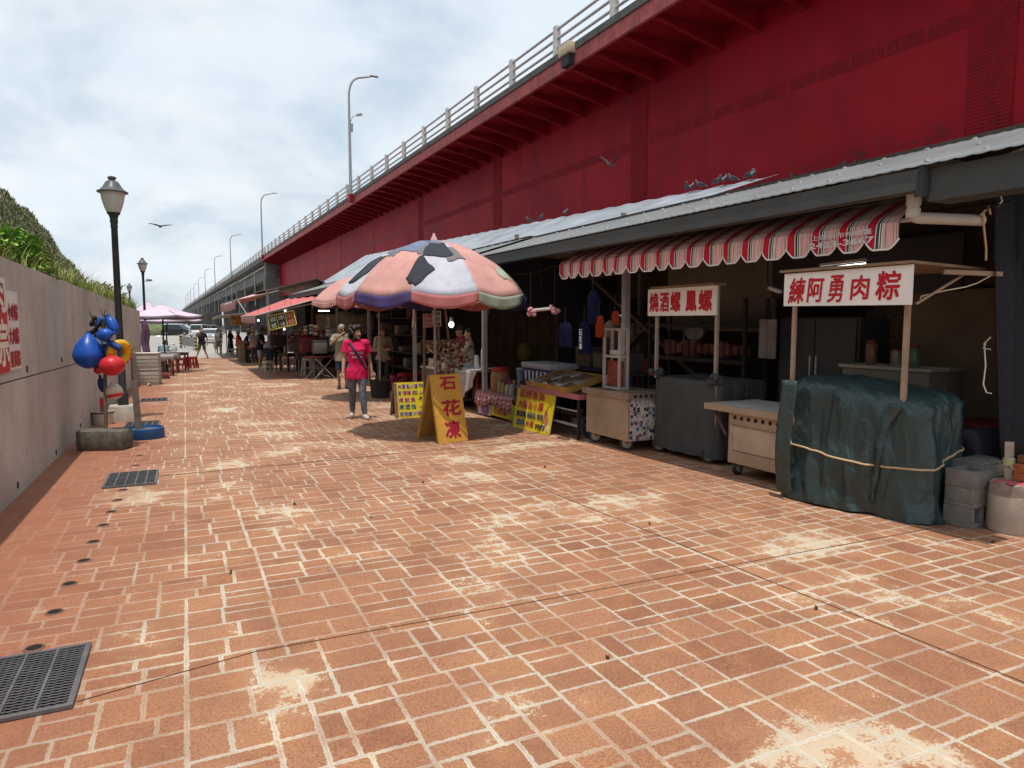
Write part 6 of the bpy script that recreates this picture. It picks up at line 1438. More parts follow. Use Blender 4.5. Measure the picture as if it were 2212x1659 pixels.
# --- the woman in the pink shirt
LEG = M('wear_leggings', (.085, .10, .135), .85, .55, 10, .1, 40, dirt=.8, dcol=(.22, .25, .30), dsc=22)
def woman_extra(t, j, T, hp, Hm, k):
    so_ = [c for c in t.children if c.name.startswith('shirt')][0]
    mb = MB(); write(mb, 'ARSHAENCH', (-.118*k, -.5, 1.195*k), (1, 0, 0), (0, 0, 1), .236*k, .042*k, .035); write(mb, 'AMLENT', (-.085*k, -.5, 1.125*k), (1, 0, 0), (0, 0, 1), .185*k, .036*k, .035)
    obj('lettering', drop_text(so_, mb, (0, -1, 0)), M('print_white', (.62, .52, .56), .7), t)
    mb = MB(); n = 26; row = []
    for i in range(n+1):
        f = i/n; x = (-.125+.30*f)*k; z = (1.40-.48*f)*k
        for w in (-.022, .022): row.append(V((x+w*.8*k, -.5, z+w*.8*k)))
    mb.add(row, [(2*i, 2*i+1, 2*i+3, 2*i+2) for i in range(n)]); drop_text(so_, mb, (0, -1, 0), .009); o = obj('bag_strap', mb, M('strap_navy', (.022, .025, .05), .7), t, thick=.004)
    mb = MB().lathe([(.0, 0)]*0+[(.085*k, 0), (.087*k, .012*k), (.083*k, .02*k)], 14, hp((0, 0, 0))*k if False else hp((0, .0, .13))*k, Hm, cap=False) if False else MB()
    for s in (-1, 1): mb.ell(hp((s*.04, -.068, .115))*k, (.036*k, .012*k, .026*k), 12, 7, Hm @ Matrix.Rotation(R(-35), 3, 'X'))
    mb.bar(hp((-.09, .02, .10))*k, hp((-.075, -.06, .115))*k, .006).bar(hp((.09, .02, .10))*k, hp((.075, -.06, .115))*k, .006); obj('sunglasses', mb, M('glass_black', (.008, .008, .01), .15), t)
pw = V((2.66, 11.95, gz(11.95)))
person('walking woman with curly dark hair, bright pink shirt and mottled grey leggings', pw, -.20, 1.60, True, 2, top=fabric('pink', (.60, .012, .085)), sleeve=.62, hem=.73, bottom=LEG, bl=1.93, shoes=M('shoe_white', (.52, .46, .47), .6, .15, 14, dirt=.2, dcol=(.3, .2, .25)), hair=('curly', HAIRC), head=(R(38), R(2)), fat=1.02,
       pose=dict(elR=(-.225, -.005, 1.10), wrR=(-.245, -.10, .87), elL=(.235, .07, 1.10), wrL=(.27, .03, .87), knR=(-.085, .0, .49), anR=(-.09, .15, .11), knL=(.095, -.085, .50), anL=(.125, -.14, .085), toeR=(-.02, -.15, -.05), toeL=(.045, -.15, -.045)), extra=woman_extra)
# --- man with hand at his chin
pm = g(741, 840)
person('grey haired man in sunglasses and a khaki shirt with his hand raised to his chin', pm, -.12, 1.70, False, 2, top=fabric('khaki', (.27, .245, .165)), sleeve=.68, hem=.74, bottom=fabric('navy', (.03, .04, .085)), bl=.95, shoes=M('shoe_dark', (.03, .025, .025), .7), hair=('short', HAIRG), skin=SKIN2, head=(R(22), R(8)), fat=1.05,
       pose=dict(elR=(-.29, -.10, 1.19), wrR=(-.06, -.20, 1.41), elL=(.25, .0, 1.1), wrL=(.13, -.2, 1.08), palmR=(1, 0, 0), palmL=(0, 1, 0)), extra=lambda t, j, T, hp, Hm, k: shades(t, hp, Hm, k))
pn = g(812, 849)
person('woman in a pale beige blouse and red cap standing behind the second umbrella pole', (pn.x+.25, pn.y+.2, gz(pn.y)), -.1, 1.62, True, 1, top=fabric('beige', (.33, .28, .22)), sleeve=1.6, hem=.84, bottom=fabric('dark_print', (.05, .05, .05), dirt=.6, dcol=(.2, .18, .15), dsc=14), bl=1.8, shoes=MATS['shoe_dark'], hair=('bob', None), hat=cap_hat(fabric('maroon', (.2, .025, .03))), pose=dict(elL=(.22, -.02, 1.12), wrL=(.05, -.19, 1.2), elR=(-.22, -.02, 1.1), wrR=(.02, -.2, 1.12)))
ps = dep(1014, 740, 14.0)
PRINT = M('wear_print', (.50, .48, .47), .85, .05, 5, .1, 60, dirt=.75, dcol=(.10, .10, .13), dsc=30)
person('seller in a white patterned shirt with a red scarf reaching over the pots', (ps.x, ps.y, gz(ps.y)), R(-112), 1.56, True, 1, top=PRINT, sleeve=.75, hem=.8, bottom=fabric('charcoal', (.05, .05, .055)), bl=1.8, shoes=MATS['shoe_dark'], hair=('short', None), head=(R(8), R(6)), pose=dict(elR=(-.19, -.18, 1.15), wrR=(-.12, -.42, 1.13), elL=(.2, -.17, 1.13), wrL=(.12, -.4, 1.10)), extra=lambda t, j, T, hp, Hm, k: obj('scarf', blob([('l', [(T((0, 0, 1.39)), .1, .09), (T((0, 0, 1.43)), .08, .075)])], .014, 2).xf(Matrix.Scale(k, 4)), fabric('red_scarf', (.35, .03, .03)), t))
pc = dep(996, 740, 14.9)
person('helper in a red shirt and dark cap behind the seller', (pc.x, pc.y, gz(pc.y)), R(-95), 1.62, False, 1, top=fabric('deep_red', (.30, .02, .025)), sleeve=.7, bottom=fabric('charcoal', (.05, .05, .055)), bl=1.8, shoes=MATS['shoe_dark'], hat=cap_hat(fabric('capdark', (.05, .03, .03))), pose=dict(elL=(.2, -.15, 1.12), wrL=(.1, -.35, 1.05)))
# --- people farther along the lane
BK = fabric('black', (.016, .017, .02)); WHT = fabric('white', (.58, .57, .58))
pb_ = g(437, 775)
person('man in black shirt and green shorts striding with a hand at his face', pb_, -.05, 1.76, False, 1, top=BK, sleeve=.6, hem=.82, bottom=fabric('olive', (.055, .07, .035)), bl=.95, shoes=M('shoe_maroon', (.10, .02, .03), .7), head=(R(-8), R(4)), pose=dict(elR=(-.27, -.1, 1.16), wrR=(-.1, -.2, 1.42), elL=(.3, .03, 1.13), wrL=(.29, -.03, .88), knR=(-.15, -.05, .5), anR=(-.30, .02, .10), knL=(.14, -.04, .49), anL=(.27, .08, .10), toeR=(-.14, -.08, -.04), toeL=(.03, -.14, -.045)))
pq = g(473, 764)
person('woman in a white blouse and pink skirt looking down beside a small child', pq, .15, 1.68, True, 1, top=WHT, sleeve=.7, hem=.9, bottom=fabric('dusty_pink', (.42, .27, .26)), bl=.5, skirt=True, shoes=MATS['shoe_dark'], hair=('bob', None), head=(R(20), R(20)), pose=dict(elL=(.24, -.05, 1.1), wrL=(.1, -.22, 1.13), elR=(-.22, -.05, 1.1), wrR=(-.05, -.22, 1.1)))
pk_ = g(467, 764.5)
person('small child in a tan outfit standing by the woman in white', pk_, .3, 1.06, False, 0, top=fabric('tan', (.36, .25, .19)), sleeve=.7, bottom=fabric('tan', (.36, .25, .19)), bl=.9, fat=1.05)
pr_ = g(499, 767)
person('woman in dark clothes and a white cap standing at the far stall', pr_, R(60), 1.66, True, 0, top=BK, sleeve=.8, hem=.8, bottom=BK, bl=.9, skirt=True, hat=cap_hat(WHT), hair=('bob', None), pose=dict(elL=(.2, -.12, 1.1), wrL=(.1, -.33, 1.08)))
pr2 = g(516, 779)
person('man in a red shirt and pale sun hat standing at the wooden counter', pr2, R(75), 1.66, False, 0, top=fabric('red_shirt', (.42, .02, .03)), sleeve=.7, bottom=BK, bl=1.9, shoes=M('shoe_white', (.52, .46, .47)), hat=sun_hat(fabric('hat_pale', (.42, .42, .36))), pose=dict(elL=(.2, -.15, 1.12), wrL=(.1, -.34, 1.0), elR=(-.2, -.12, 1.12), wrR=(-.1, -.33, 1.0)))
pd = g(529, 777)
person('person in a navy shirt bending over the wooden counter', pd, R(95), 1.62, False, 0, top=fabric('navy2', (.02, .035, .08)), sleeve=.7, bottom=BK, bl=1.9, lean=R(22), pose=dict(elL=(.2, -.2, 1.12), wrL=(.1, -.38, 1.0)))
pe = g(563, 797)
person('man in a dark navy shirt and pale grey shorts leaning over the stall table', pe, R(72), 1.72, False, 1, top=fabric('midnight', (.016, .02, .045)), sleeve=.65, hem=.78, bottom=fabric('pale_grey', (.38, .37, .38)), bl=.95, shoes=MATS['shoe_white'], lean=R(8), head=(0, R(28)), pose=dict(elL=(.2, -.12, 1.1), wrL=(.1, -.36, 1.0), elR=(-.21, -.1, 1.1), wrR=(-.1, -.36, .98)))
pf_ = g(583, 799)
person('man in pale blue grey shirt and navy trousers bent low over the stall', pf_, R(128), 1.74, False, 1, top=fabric('blue_grey', (.30, .32, .38)), sleeve=.75, hem=.82, bottom=fabric('navy3', (.025, .03, .06)), bl=1.8, shoes=MATS['shoe_dark'], lean=R(34), head=(0, R(20)), fat=1.12, pose=dict(elL=(.22, -.22, 1.16), wrL=(.15, -.46, 1.1), elR=(-.22, -.2, 1.12), wrR=(-.14, -.4, 1.02)))
pg = dep(352, 745, 30)
person('person in a grey green shirt sitting hunched at the table below the purple canopy', (pg.x, pg.y, gz(pg.y)), R(165), 1.7, False, 1, top=fabric('grey_green', (.15, .22, .23)), sleeve=.8, hem=.9, bottom=fabric('dark', (.05, .045, .05)), bl=1.8, shoes=MATS['shoe_dark'], pz=.5, lean=R(22), head=(R(-15), R(12)), pose=dict(hipR=(-.09, 0, .48), hipL=(.09, 0, .48), knR=(-.12, -.42, .5), knL=(.12, -.42, .5), anR=(-.12, -.38, .09), anL=(.12, -.38, .09), elL=(.24, -.16, 1.1), wrL=(.12, -.38, 1.02), elR=(-.24, -.16, 1.1), wrR=(-.12, -.38, 1.02)))
# ================================================================ stalls farther along
def fabric_awning(name, label, corners, val_edges, mat, vmat, drop, sag=.12, struts=()):
    """corners: near street, far street, far wall, near wall"""
    a, b, c, d = [V(p) for p in corners]; t = thing(name, label, 'awning', (a+b+c+d)/4)
    def f(u, v): p = (a*(1-u)+b*u)*(1-v)+(d*(1-u)+c*u)*v; return p - V((0, 0, sag*math.sin(math.pi*u)*math.sin(math.pi*v)*1.2 + sag*.35*math.sin(math.pi*u)*(1-v) + .02*math.sin(u*31)))
    obj('canvas', MB().grid(f, 30, 12), mat, t, world=True, thick=.006)
    mb = MB()
    for e in val_edges:
        fn = {'street': lambda s: f(s, 0), 'near': lambda s: f(0, s), 'far': lambda s: f(1, s)}[e]
        mb.grid(lambda u, v: fn(u) - V((0, 0, drop*v*(1-.12*abs(math.sin(u*40))))), 40, 3)
    if mb.v: obj('valance', mb, vmat, t, world=True, thick=.005)
    mb = MB().tube([a, b], .022, 6).tube([a, d], .02, 6).tube([b, c], .02, 6)
    for p, q in struts: mb.tube([p, q], .02, 6)
    obj('frame', mb, MATS['post_white'], t, world=True)
    return t
RA = M('canvas_scarlet', (.50, .12, .115), .8, .12, 3, .1, 50, dirt=.35, dcol=(.55, .25, .24), dsc=1.2); PA = M('canvas_faded', (.66, .36, .35), .85, .15, 3, .1, 50, dirt=.4, dcol=(.58, .38, .36), dsc=1.0)
tt = NT('fringe'); co = tt.obco(); sx = tt.n('ShaderNodeSeparateXYZ', _in={0: co}); fr = tt.math('FRACT', tt.math('MULTIPLY', tt.math('ADD', sx.outputs[1], sx.outputs[0]), 6)); tt.l(tt.mix(tt.math('GREATER_THAN', fr, .55), (.40, .09, .10), (.50, .28, .26)), tt.b.inputs[0]); MATS['fringe'] = tt.m
n1, f1 = V((2.02, 23.2, 1.66)), V((2.15, 31.2, 1.68))
fabric_awning('canvas_awning', 'red canvas awning with a fringed valance sloping out over the lane', (n1, f1, V((4.15, 31.2, 2.47)), V((4.15, 22.6, 2.28))), ('street',), RA, MATS['fringe'], .26, .05, ((n1, P(4.9, 22.8, 2.2)), (f1, P(4.9, 31, 2.1))))
n2 = V((2.1, 33.5, 2.42)); f2 = V((1.87, 42.5, 2.40)); t = fabric_awning('canvas_awning', 'faded pink canvas awning standing higher behind the red one', (n2, f2, V((4.2, 42.5, 3.2)), V((3.98, 33.2, 2.87))), ('street',), PA, MATS['fringe'], .42, .16, ((V((2.2, 33.4, 2.4)), V((2.6, 32.6, 1.6))),))
t = thing('tin_roof', 'small dark sheet roof piled over the faded pink awning', 'roof', V((4.4, 37, 3.0)))
mb = MB().prism([V((3.9, 33.0, 2.95)), V((3.6, 42.8, 3.1)), V((6.0, 42.8, 3.5)), V((5.6, 33.0, 3.42))], (0, 0, .05)).prism([V((5.62, 33.0, 3.42)), V((6.4, 33.0, 3.0)), V((6.4, 42, 3.0)), V((5.9, 42, 3.4))], (0, 0, .05)); obj('roof', mb, M('tin_dark', (.11, .085, .08), .7, .3, 2, dirt=.4, dcol=(.3, .27, .25)), t)
for v in [o for o in t.children]: v.location = -V(t.location)
mb = MB()
for y in (33.2, 37.5, 42.4):
    for x in (3.4, 5.8): mb.bar((x, y, gz(y)), (x, y, 2.85), .07)
obj('post', mb, MATS['shed_frame'], t, world=True); mb = MB().box((4.7, 33.05, 2.95), (1.5, .05, .3)); obj('gable', mb, MATS['board_brown'], t, world=True)
mb = MB().box((5.9, 38, 1.1), (.08, 9.6, 3.4)); obj('back_wall', mb, MATS['back_board'], t, world=True)
t = thing('far_stall', 'low stall with brownish flat canopy at the far end of the row', 'stall', V((3.2, 46.5, -.7)))
mb = MB().prism([V((1.7, 43.5, 1.75)), V((1.7, 51, 1.6)), V((5.6, 51, 2.1)), V((5.6, 43.5, 2.2))], (0, 0, .06)); obj('canopy', mb, M('canopy_tan', (.36, .29, .23), .8, .2, 2, dirt=.3), t, world=True)
mb = MB()
for y in (43.8, 50.8):
    for x in (2.2, 5.4): mb.bar((x, y, gz(y)), (x, y, 1.75), .06)
obj('post', mb, MATS['shed_frame'], t, world=True); mb = MB().box((4.2, 47, -.25), (1.2, 6, .85)); obj('counter', mb, MATS['back_board'], t, world=True)
mb = MB().box((5.55, 47.3, .7), (.06, 7.2, 2.8)); obj('back_wall', mb, MATS['back_board'], t, world=True)
t = thing('hanging_sign', 'ochre sign board with faint brown characters under the pink awning', 'sign', dep(511, 692, 38)); c = V(t.location)
uu = RT.copy(); mb = MB().prism([uu*-.33+V((0, 0, -.27)), uu*.40+V((0, 0, -.27)), uu*.40+V((0, 0, .25)), uu*-.33+V((0, 0, .25))], FW*.03); obj('board', mb, M('board_mustard', (.42, .25, .03), .6, .1, 3, dirt=.3, dcol=(.25, .13, .03)), t); mb = MB(); write(mb, '烤小卷', uu*-.26+V((0, 0, .03))-FW*.004, uu, (0, 0, 1), .58, .17, .04); write(mb, '石花凍', uu*-.26+V((0, 0, -.22))-FW*.004, uu, (0, 0, 1), .58, .17, .04); obj('lettering', mb, WD, t)
# tilted three panel menu board hanging under the red awning
c = dep(609, 692, 22); t = thing('menu_board', 'tilted yellow framed menu board with three dark panels of characters, hanging at the stall', 'sign', c); m_ = Matrix((RT, FW, UP)).transposed() @ Matrix.Rotation(R(-13), 3, 'Y')
def mpt(x, z, y=0): return m_ @ V((x, y, z))
k_ = 22/1500; W2, H2 = 29*k_, 15*k_
mb = MB()
for s_ in (-1, 1): mb.bar(mpt(-W2, s_*H2), mpt(W2, s_*H2), .03); mb.bar(mpt(s_*W2, -H2), mpt(s_*W2, H2), .03)
for x in (-W2/3, W2/3): mb.bar(mpt(x, -H2), mpt(x, H2), .02)
obj('frame', mb, M('frame_yellow', (.55, .45, .08), .6), t); txts = (('石花凍', '海菜', 'n'), ('炒螺肉', '小卷', 'k'), ('烤魷魚', '烤香腸', 'r')); cols = (M('panel_green', (.03, .045, .03), .5), M('panel_black', (.03, .025, .025), .5), M('panel_rust', (.16, .05, .02), .5)); lets = (M('chalk_white', (.6, .58, .5), .6), M('chalk_grey', (.45, .42, .38), .6), M('chalk_red', (.55, .16, .1), .6))
for i in range(3):
    x0 = -W2+i*W2*2/3+.02; x1 = x0+W2*2/3-.04; o = obj('menu_panel', MB().prism([mpt(x0, -H2+.02), mpt(x1, -H2+.02), mpt(x1, H2-.02), mpt(x0, H2-.02)], FW*.015), cols[i], t)
    mb = MB(); write(mb, txts[i][0], mpt(x0+.03, .02, -.004), m_ @ V((1, 0, 0)), m_ @ V((0, 0, 1)), x1-x0-.06, H2*.7, .04); write(mb, txts[i][1], mpt(x0+.04, -H2*.85, -.004), m_ @ V((1, 0, 0)), m_ @ V((0, 0, 1)), x1-x0-.08, H2*.7, .04); obj('lettering', mb, lets[i], t)
obj('wire', MB().tube([mpt(-W2*.8, H2), mpt(-W2*.8, H2)+V((0, 0, .35))], .006, 4).tube([mpt(W2*.8, H2), mpt(W2*.8, H2)+V((0, 0, .3))], .006, 4), MATS['rack_dark'], t)
def light_at(label, px_, py_, d, kind='bulb'):
    p = dep(px_, py_, d); t = thing('bulb', label, 'lamp', p); obj('glass', MB().ell((0, 0, 0), (.036, .036, .042), 12, 8), MATS['bulb_glow'], t); obj('socket', MB().lathe([(.03, .05), (.045, .09), (.02, .15)], 8), MATS['post_white'], t); obj('cord', MB().tube([(0, 0, .15), (0, 0, .6)], .006, 4), MATS['rack_dark'], t)
light_at('lit bulb above the tilted menu board', 616, 671, 23); light_at('lit bulb left of the tilted menu board', 558, 692, 25); light_at('lit bulb below the tilted menu board', 614, 711, 24); 
a = dep(688, 672, 20.5); tube_lamp('short lit tube under the second umbrella', a, a+V((.25, -.35, 0)))
def table(label, c, w, d, h, rz, topm, legm, cloth=None, group='tables along the lane', kind='table'):
    t = thing('folding_table' if kind == 'fold' else 'table', label, 'table', c, rz, group); obj('tabletop', MB().box((0, 0, h-.02), (w, d, .04), bev=.006), topm, t)
    if kind == 'fold':
        mb = MB()
        for y in (-d*.4, d*.4): mb.bar((-w*.4, y, 0), (w*.35, y, h-.04), .025).bar((w*.4, y, 0), (-w*.35, y, h-.04), .025)
        obj('leg', mb, legm, t)
    else:
        for i in (-1, 1):
            for j in (-1, 1): obj('leg', MB().box((i*w*.44, j*d*.44, (h-.04)/2), (.06, .06, h-.04)), legm, t)
        mb = MB()
        for i in (-1, 1): mb.box((i*w*.44, 0, h-.09), (.03, d*.84, .08)).box((0, i*d*.44, h-.09), (w*.84, .03, .08))
        obj('apron', mb, legm, t)
    if cloth: obj('tablecloth', MB().grid(lambda u, v: ((u-.5)*(w+.06), (v-.5)*(d+.06), h+.006-(.16+.05*math.sin(u*20+v*14))*max(0, abs(u-.5)-.47, abs(v-.5)-.47)/.03), 34, 34), cloth, t, thick=.003)
    return t
DR = M('table_maroon', (.085, .018, .02), .5, .2, 5); RBW = M('table_redbrown', (.20, .05, .035), .55, .2, 5, dirt=.2); TW = M('top_pale', (.42, .39, .40), .5, .1, 4)
p = g(618, 803); table('dark red wooden table under the tilted menu board', (p.x+.25, p.y, gz(p.y)), .75, .75, .72, .3, DR, DR)
p = g(692, 818); table('folding table with crossed metal legs beside the man in khaki', (p.x, p.y, gz(p.y)), .95, .7, .74, .35, DR, MATS['rail_steel'], kind='fold')
PWH = (.55, .54, .52)
p = g(579, 806); stool('pale green plastic stool in front of the man bent over in a blue grey shirt', p, (.48, .52, .40), .46, .3, .36)
p = g(612, 800); stool('white plastic stool under the dark red table', (p.x+.1, p.y+.2, p.z), PWH, .46, .2, .34); p = g(648, 800); stool('white plastic stool behind the dark red table', p, PWH, .46, .5, .34)
p = g(665, 812); stool('white plastic stool, tallest of the stacked ones before the folding table', p, PWH, .62, .15, .34); p = g(679, 812); stool('white stool with an orange band beside the tallest white one', (p.x+.1, p.y+.1, p.z), (.5, .4, .34), .6, .2, .3)
p = g(497, 769); stool('cream plastic stool before the woman in dark clothes', p, (.50, .43, .30), .45, .2, .38); p = g(507, 768); stool('cream plastic stool, farther right beside the red shirted man', p, (.50, .43, .30), .45, .1, .36)
t = thing('wood_counter', 'plain plywood counter box in front of the red shirted man', 'counter', g(526, 783)); obj('body', MB().box((0, .2, .5), (.42, .6, 1.0)), M('plywood', (.27, .18, .11), .75, .2, 4, dirt=.3, dcol=(.15, .09, .05)), t); obj('top', MB().box((0, .2, 1.015), (.5, .68, .03)), MATS['ply_strip'], t)
p = g(545, 784); t = thing('floor_sign', 'black floor sign with white characters below a red food picture', 'sign', p); uu = RT; mb = MB().prism([uu*-.20, uu*.24, uu*.22+V((.02, .06, .55)), uu*-.22+V((.02, .06, .55))], FW*.03); obj('board', mb, M('board_black', (.012, .014, .014), .5), t); mb = MB(); write(mb, '炭烤', uu*-.12+V((0, .03, .30))-FW*.012, uu, (0, 0, 1), .26, .13, .05); write(mb, '小卷', uu*-.1+V((0, .03, .13))-FW*.012, uu, (0, 0, 1), .22, .12, .05); obj('lettering', mb, lets[0], t)
t = thing('grill_box', 'dark grill box with a red food picture, behind the black floor sign', 'grill', (p.x+.02, p.y+.35, p.z)); obj('body', MB().box((.0, .25, .5), (.6, .5, 1.0)), M('board_black', (.012, .014, .014)), t); mb = MB().ell((-.02, -.003, .78), (.2, .012, .14), 14, 8); obj('food_picture', mb, M('food_redorange', (.45, .10, .04), .5, .4, 12), t)
# jumble of goods inside the far shed: crates, boxes, cupboard, hanging packets
random.seed(21)
CBX = [M('carton', (.15, .10, .065), .8, .2, 5), M('carton_pale', (.19, .14, .10), .8, .2, 5), M('crate_dark', (.06, .05, .055), .6, .3, 5), M('crate_red', (.13, .018, .02), .6), M('crate_white', (.13, .122, .12), .6)]
i_ = 0
for (x, y, w_, h_, d, k, s_) in ((716, 697, .9, .5, 23, 0, 'brown carton high on the shelf behind the man in khaki'), (745, 694, .5, .6, 23, 1, 'pale carton high beside the brown one'), (772, 700, 1.0, .55, 23, 0, 'wide brown carton right of the pale one'), (638, 745, .5, .5, 25, 4, 'white box on the counter behind the dark red table'), (668, 744, .55, .45, 23, 3, 'red crate behind the folding table'), (690, 750, .4, .4, 22.5, 4, 'pale box behind the folding table'), (722, 735, .32, .75, 23, 4, 'white ribbed plastic drawer tower'), (655, 758, .5, .6, 25.5, 2, 'dark box low behind the stools'), (600, 736, .6, .4, 27, 2, 'dark tray of goods before the bent man')):
    p = dep(x, y, d); t = thing('box', s_, 'box', p, .1); mb = MB().box((0, 0, 0), (w_, .4, h_), bev=.01)
    obj('body', mb, CBX[k], t); obj('lid', MB().box((0, 0, h_/2+.012), (w_+.02, .42, .02)), CBX[(k+1) % 2 if k < 2 else k], t)
t = thing('shelf_unit', 'dark shelving along the back of the farther shed carrying cartons and boxes', 'shelf', P(7.0, 22, gz(22))); mb = MB()
for z in (.1, .55, 1.05, 1.55): lbox(mb, 6.2, 6.9, 18, 29.5, z, z+.03)
for y in (18.1, 21, 24, 27, 29.4): mb.bar(P(6.25, y, gz(y)), P(6.25, y, 2.1), .05); mb.bar(P(6.85, y, gz(y)), P(6.85, y, 2.1), .05)
obj('frame', mb, MATS['rack_dark'], t, world=True)
for k in range(26):
    y = 18.3+.42*k; z = (.13, .58, 1.08, 1.58)[k % 4]; h_ = U(.15, .38); p = P(6.5, y, z+h_/2); t = thing('packed_box', ('brown', 'beige', 'dark', 'red', 'white')[k % 5]+' box on the dark shelving of the farther shed', 'box', p, BD, 'boxes on the dark shelving'); obj('body', MB().box((0, 0, 0), (.4, U(.25, .5), h_), bev=.01), CBX[k % 5], t)
for k, (x, y) in enumerate(((694, 718), (702, 720), (586, 716), (624, 728), (630, 724))):
    p = dep(x, y, 22.5+k*.3); t = thing('hanging_packets', ('red and white packet strip hanging nearest the man in khaki', 'red and white packet strip hanging just right of it', 'dark packet strip hanging by the bent man', 'pink packet strip hanging over the dark red table', 'white packet strip beside the pink one')[k], 'packets', p); mb = MB()
    for q in range(4): mb.cm = q % 2; mb.box((0, 0, -.10*q), (.11, .03, .085), rot=(0, U(-.1, .1), 0), bev=.01)
    obj('packet', mb, [CBX[3], CBX[4]] if k != 2 else [CBX[2], CBX[3]], t); obj('string', MB().tube([(0, 0, -.4), (0, 0, .5)], .005, 4), MATS['rack_dark'], t)
# ================================================================ left far side: purple canopies, tables, cool boxes
PU = M('canvas_lilac', (.60, .48, .58), .85, .12, 3, .1, 40, dirt=.3, dcol=(.66, .60, .62)); PUD = M('canvas_mauve', (.20, .15, .19), .85)
def square_shade(label, cx, cy_, d, wpx, zr, za, polepx, seed):
    k = d/FPX; p = dep(cx, cy_, d); hw = wpx*k/2; t = thing('square_parasol', label, 'umbrella', (p.x, p.y, gz(p.y))); zr = zr-gz(p.y); za = za-gz(p.y)
    m = Matrix.Rotation(-YAW+.15*seed, 3, 'Z')
    cs = [m @ V((sx*hw, sy*hw, zr)) for sx, sy in ((-1, -1), (1, -1), (1, 1), (-1, 1))]; ap = V((0, 0, za)); mb = MB()
    for i in range(4):
        a, b = cs[i], cs[(i+1) % 4]; mb.grid(lambda u, v: (a*(1-u)+b*u)*v+ap*(1-v) - V((0, 0, .06*math.sin(math.pi*u)*v*v+.05*math.sin(math.pi*v))), 8, 8)
    obj('canopy', mb, PU, t, thick=.006, ang=25); mb = MB()
    for i in range(4): a, b = cs[i], cs[(i+1) % 4]; mb.grid(lambda u, v: a*(1-u)+b*u - V((0, 0, .06*math.sin(math.pi*u)+.13*v)), 8, 2)
    obj('valance', mb, PUD, t, thick=.006); b0 = dep(*polepx, d); obj('pole', MB().tube([V((b0.x-p.x, b0.y-p.y, 0)), V((b0.x-p.x-.1, b0.y-p.y, zr*.6)), ap], .03, 8), MATS['lamp_black'], t); mb = MB()
    for c in cs: mb.bar(c-V((0, 0, .02)), ap-V((0, 0, .08)), .02)
    obj('rib', mb, MATS['lamp_black'], t)
square_shade('nearer lilac square parasol over the tables by the wall end', 352, 678, 27, 118, 1.72, 2.12, (360, 760), 0); square_shade('farther lilac square parasol, lower and just behind the nearer one', 362, 690, 33, 112, 1.55, 1.95, (366, 755), 1)
square_shade('third lilac parasol mostly hidden at the wall end', 318, 668, 36, 60, 2.0, 2.5, (322, 750), 2)
t = thing('furled_cloth', 'furled purple and brown cloth tied along the second lantern post', 'cloth', (lamp_b.x, lamp_b.y-.12, gz(lamp_b.y))); mb = MB()
for i, (o1, r1) in enumerate(((-.08, .12), (.06, .1))): mb.tube([(o1+.03*math.sin(q*1.3+i), -.02*math.cos(q), .5+.2*q) for q in range(9)], [r1*(.5+.5*math.sin(.4+q*.3)) for q in range(9)], 9)
obj('cloth', mb, M('cloth_plum', (.14, .07, .13), .85, .5, 6, dirt=.4, dcol=(.3, .2, .18)), t)
CBM = M('cool_grey', (.40, .37, .31), .75, .1, 5, dirt=.25, dcol=(.25, .22, .18), streak=True)
p = g(319, 832); mz = (p.x, p.y+.35, gz(p.y))
for k, s_ in enumerate(('lower of the two stacked grey foam cool boxes by the wall', 'upper grey foam cool box stacked by the wall, with pale lid')):
    t = thing('foam_box', s_, 'cool box', (mz[0], mz[1], mz[2]+.47*k), -.12, 'stacked foam boxes'); mb = MB().box((0, 0, .22), (.66, .55, .44), bev=.02)
    for z in (.1, .2, .3): mb.box((0, 0, z), (.672, .562, .02))
    obj('box', mb, CBM, t); obj('lid', MB().box((0, 0, .455), (.69, .58, .03), bev=.01), M('lid_pale', (.55, .48, .38), .7), t)
q = g(321, 834); t = thing('paper_cup', 'white paper cup lying on its side before the foam boxes', 'cup', (q.x, q.y, q.z+.04), .5); obj('cup', MB().lathe([(.04, 0), (.055, .12), (.05, .12), (.036, .02)], 14, rot=(R(90), 0, 0)), WHT, t)
p = g(352, 803); t = thing('grey_crate', 'open grey crate on the ground beside the foam boxes', 'crate', p); mb = MB().box((0, 0, .02), (.42, .4, .04))
for s_ in (-1, 1): mb.box((s_*.2, 0, .16), (.02, .4, .28)).box((0, s_*.19, .16), (.38, .02, .28))
obj('crate', mb, M('crate_grey', (.22, .20, .175), .7, .2, 5), t)
p = g(353, 818); t = thing('red_crate', 'low red crate with a dark base, nearest the foam boxes', 'crate', p); mb = MB().box((0, 0, .12), (.36, .3, .14), bev=.01); obj('crate', mb, M('crate_maroon', (.20, .045, .04), .6, .25, 6), t); obj('base', MB().box((0, 0, .025), (.4, .34, .05)), M('crate_dark', (.06, .05, .055)), t)
p = g(332, 812); table('pale topped table nearest the foam boxes by the wall', (p.x+.1, p.y, gz(p.y)), 1.15, .7, .72, -.1, TW, RBW, cloth=M('cloth_film', (.42, .38, .38), .4, .15, 6)); p = g(354, 806); table('second pale topped table along the wall', (p.x, p.y, gz(p.y)), 1.1, .7, .74, -.1, TW, RBW, cloth=M('cloth_film', (.42, .38, .38)))
p = g(375, 800); table('red brown wooden table standing farthest out from the wall', (p.x, p.y, gz(p.y)), 1.15, .8, .76, -.15, TW, RBW)
for k, (x, s_) in enumerate(((404, 'red plastic stool nearest the wooden table'), (411, 'red plastic stool in the middle beside the wooden table'), (418, 'red plastic stool farthest out in the lane'))): p = g(x, 796-k*.6); stool(s_, p, (.26, .012, .02), .5, .1*k, .34)
p = g(393, 796); stool('dark red stool under the wooden table', p, (.2, .012, .02), .45, .1, .32)
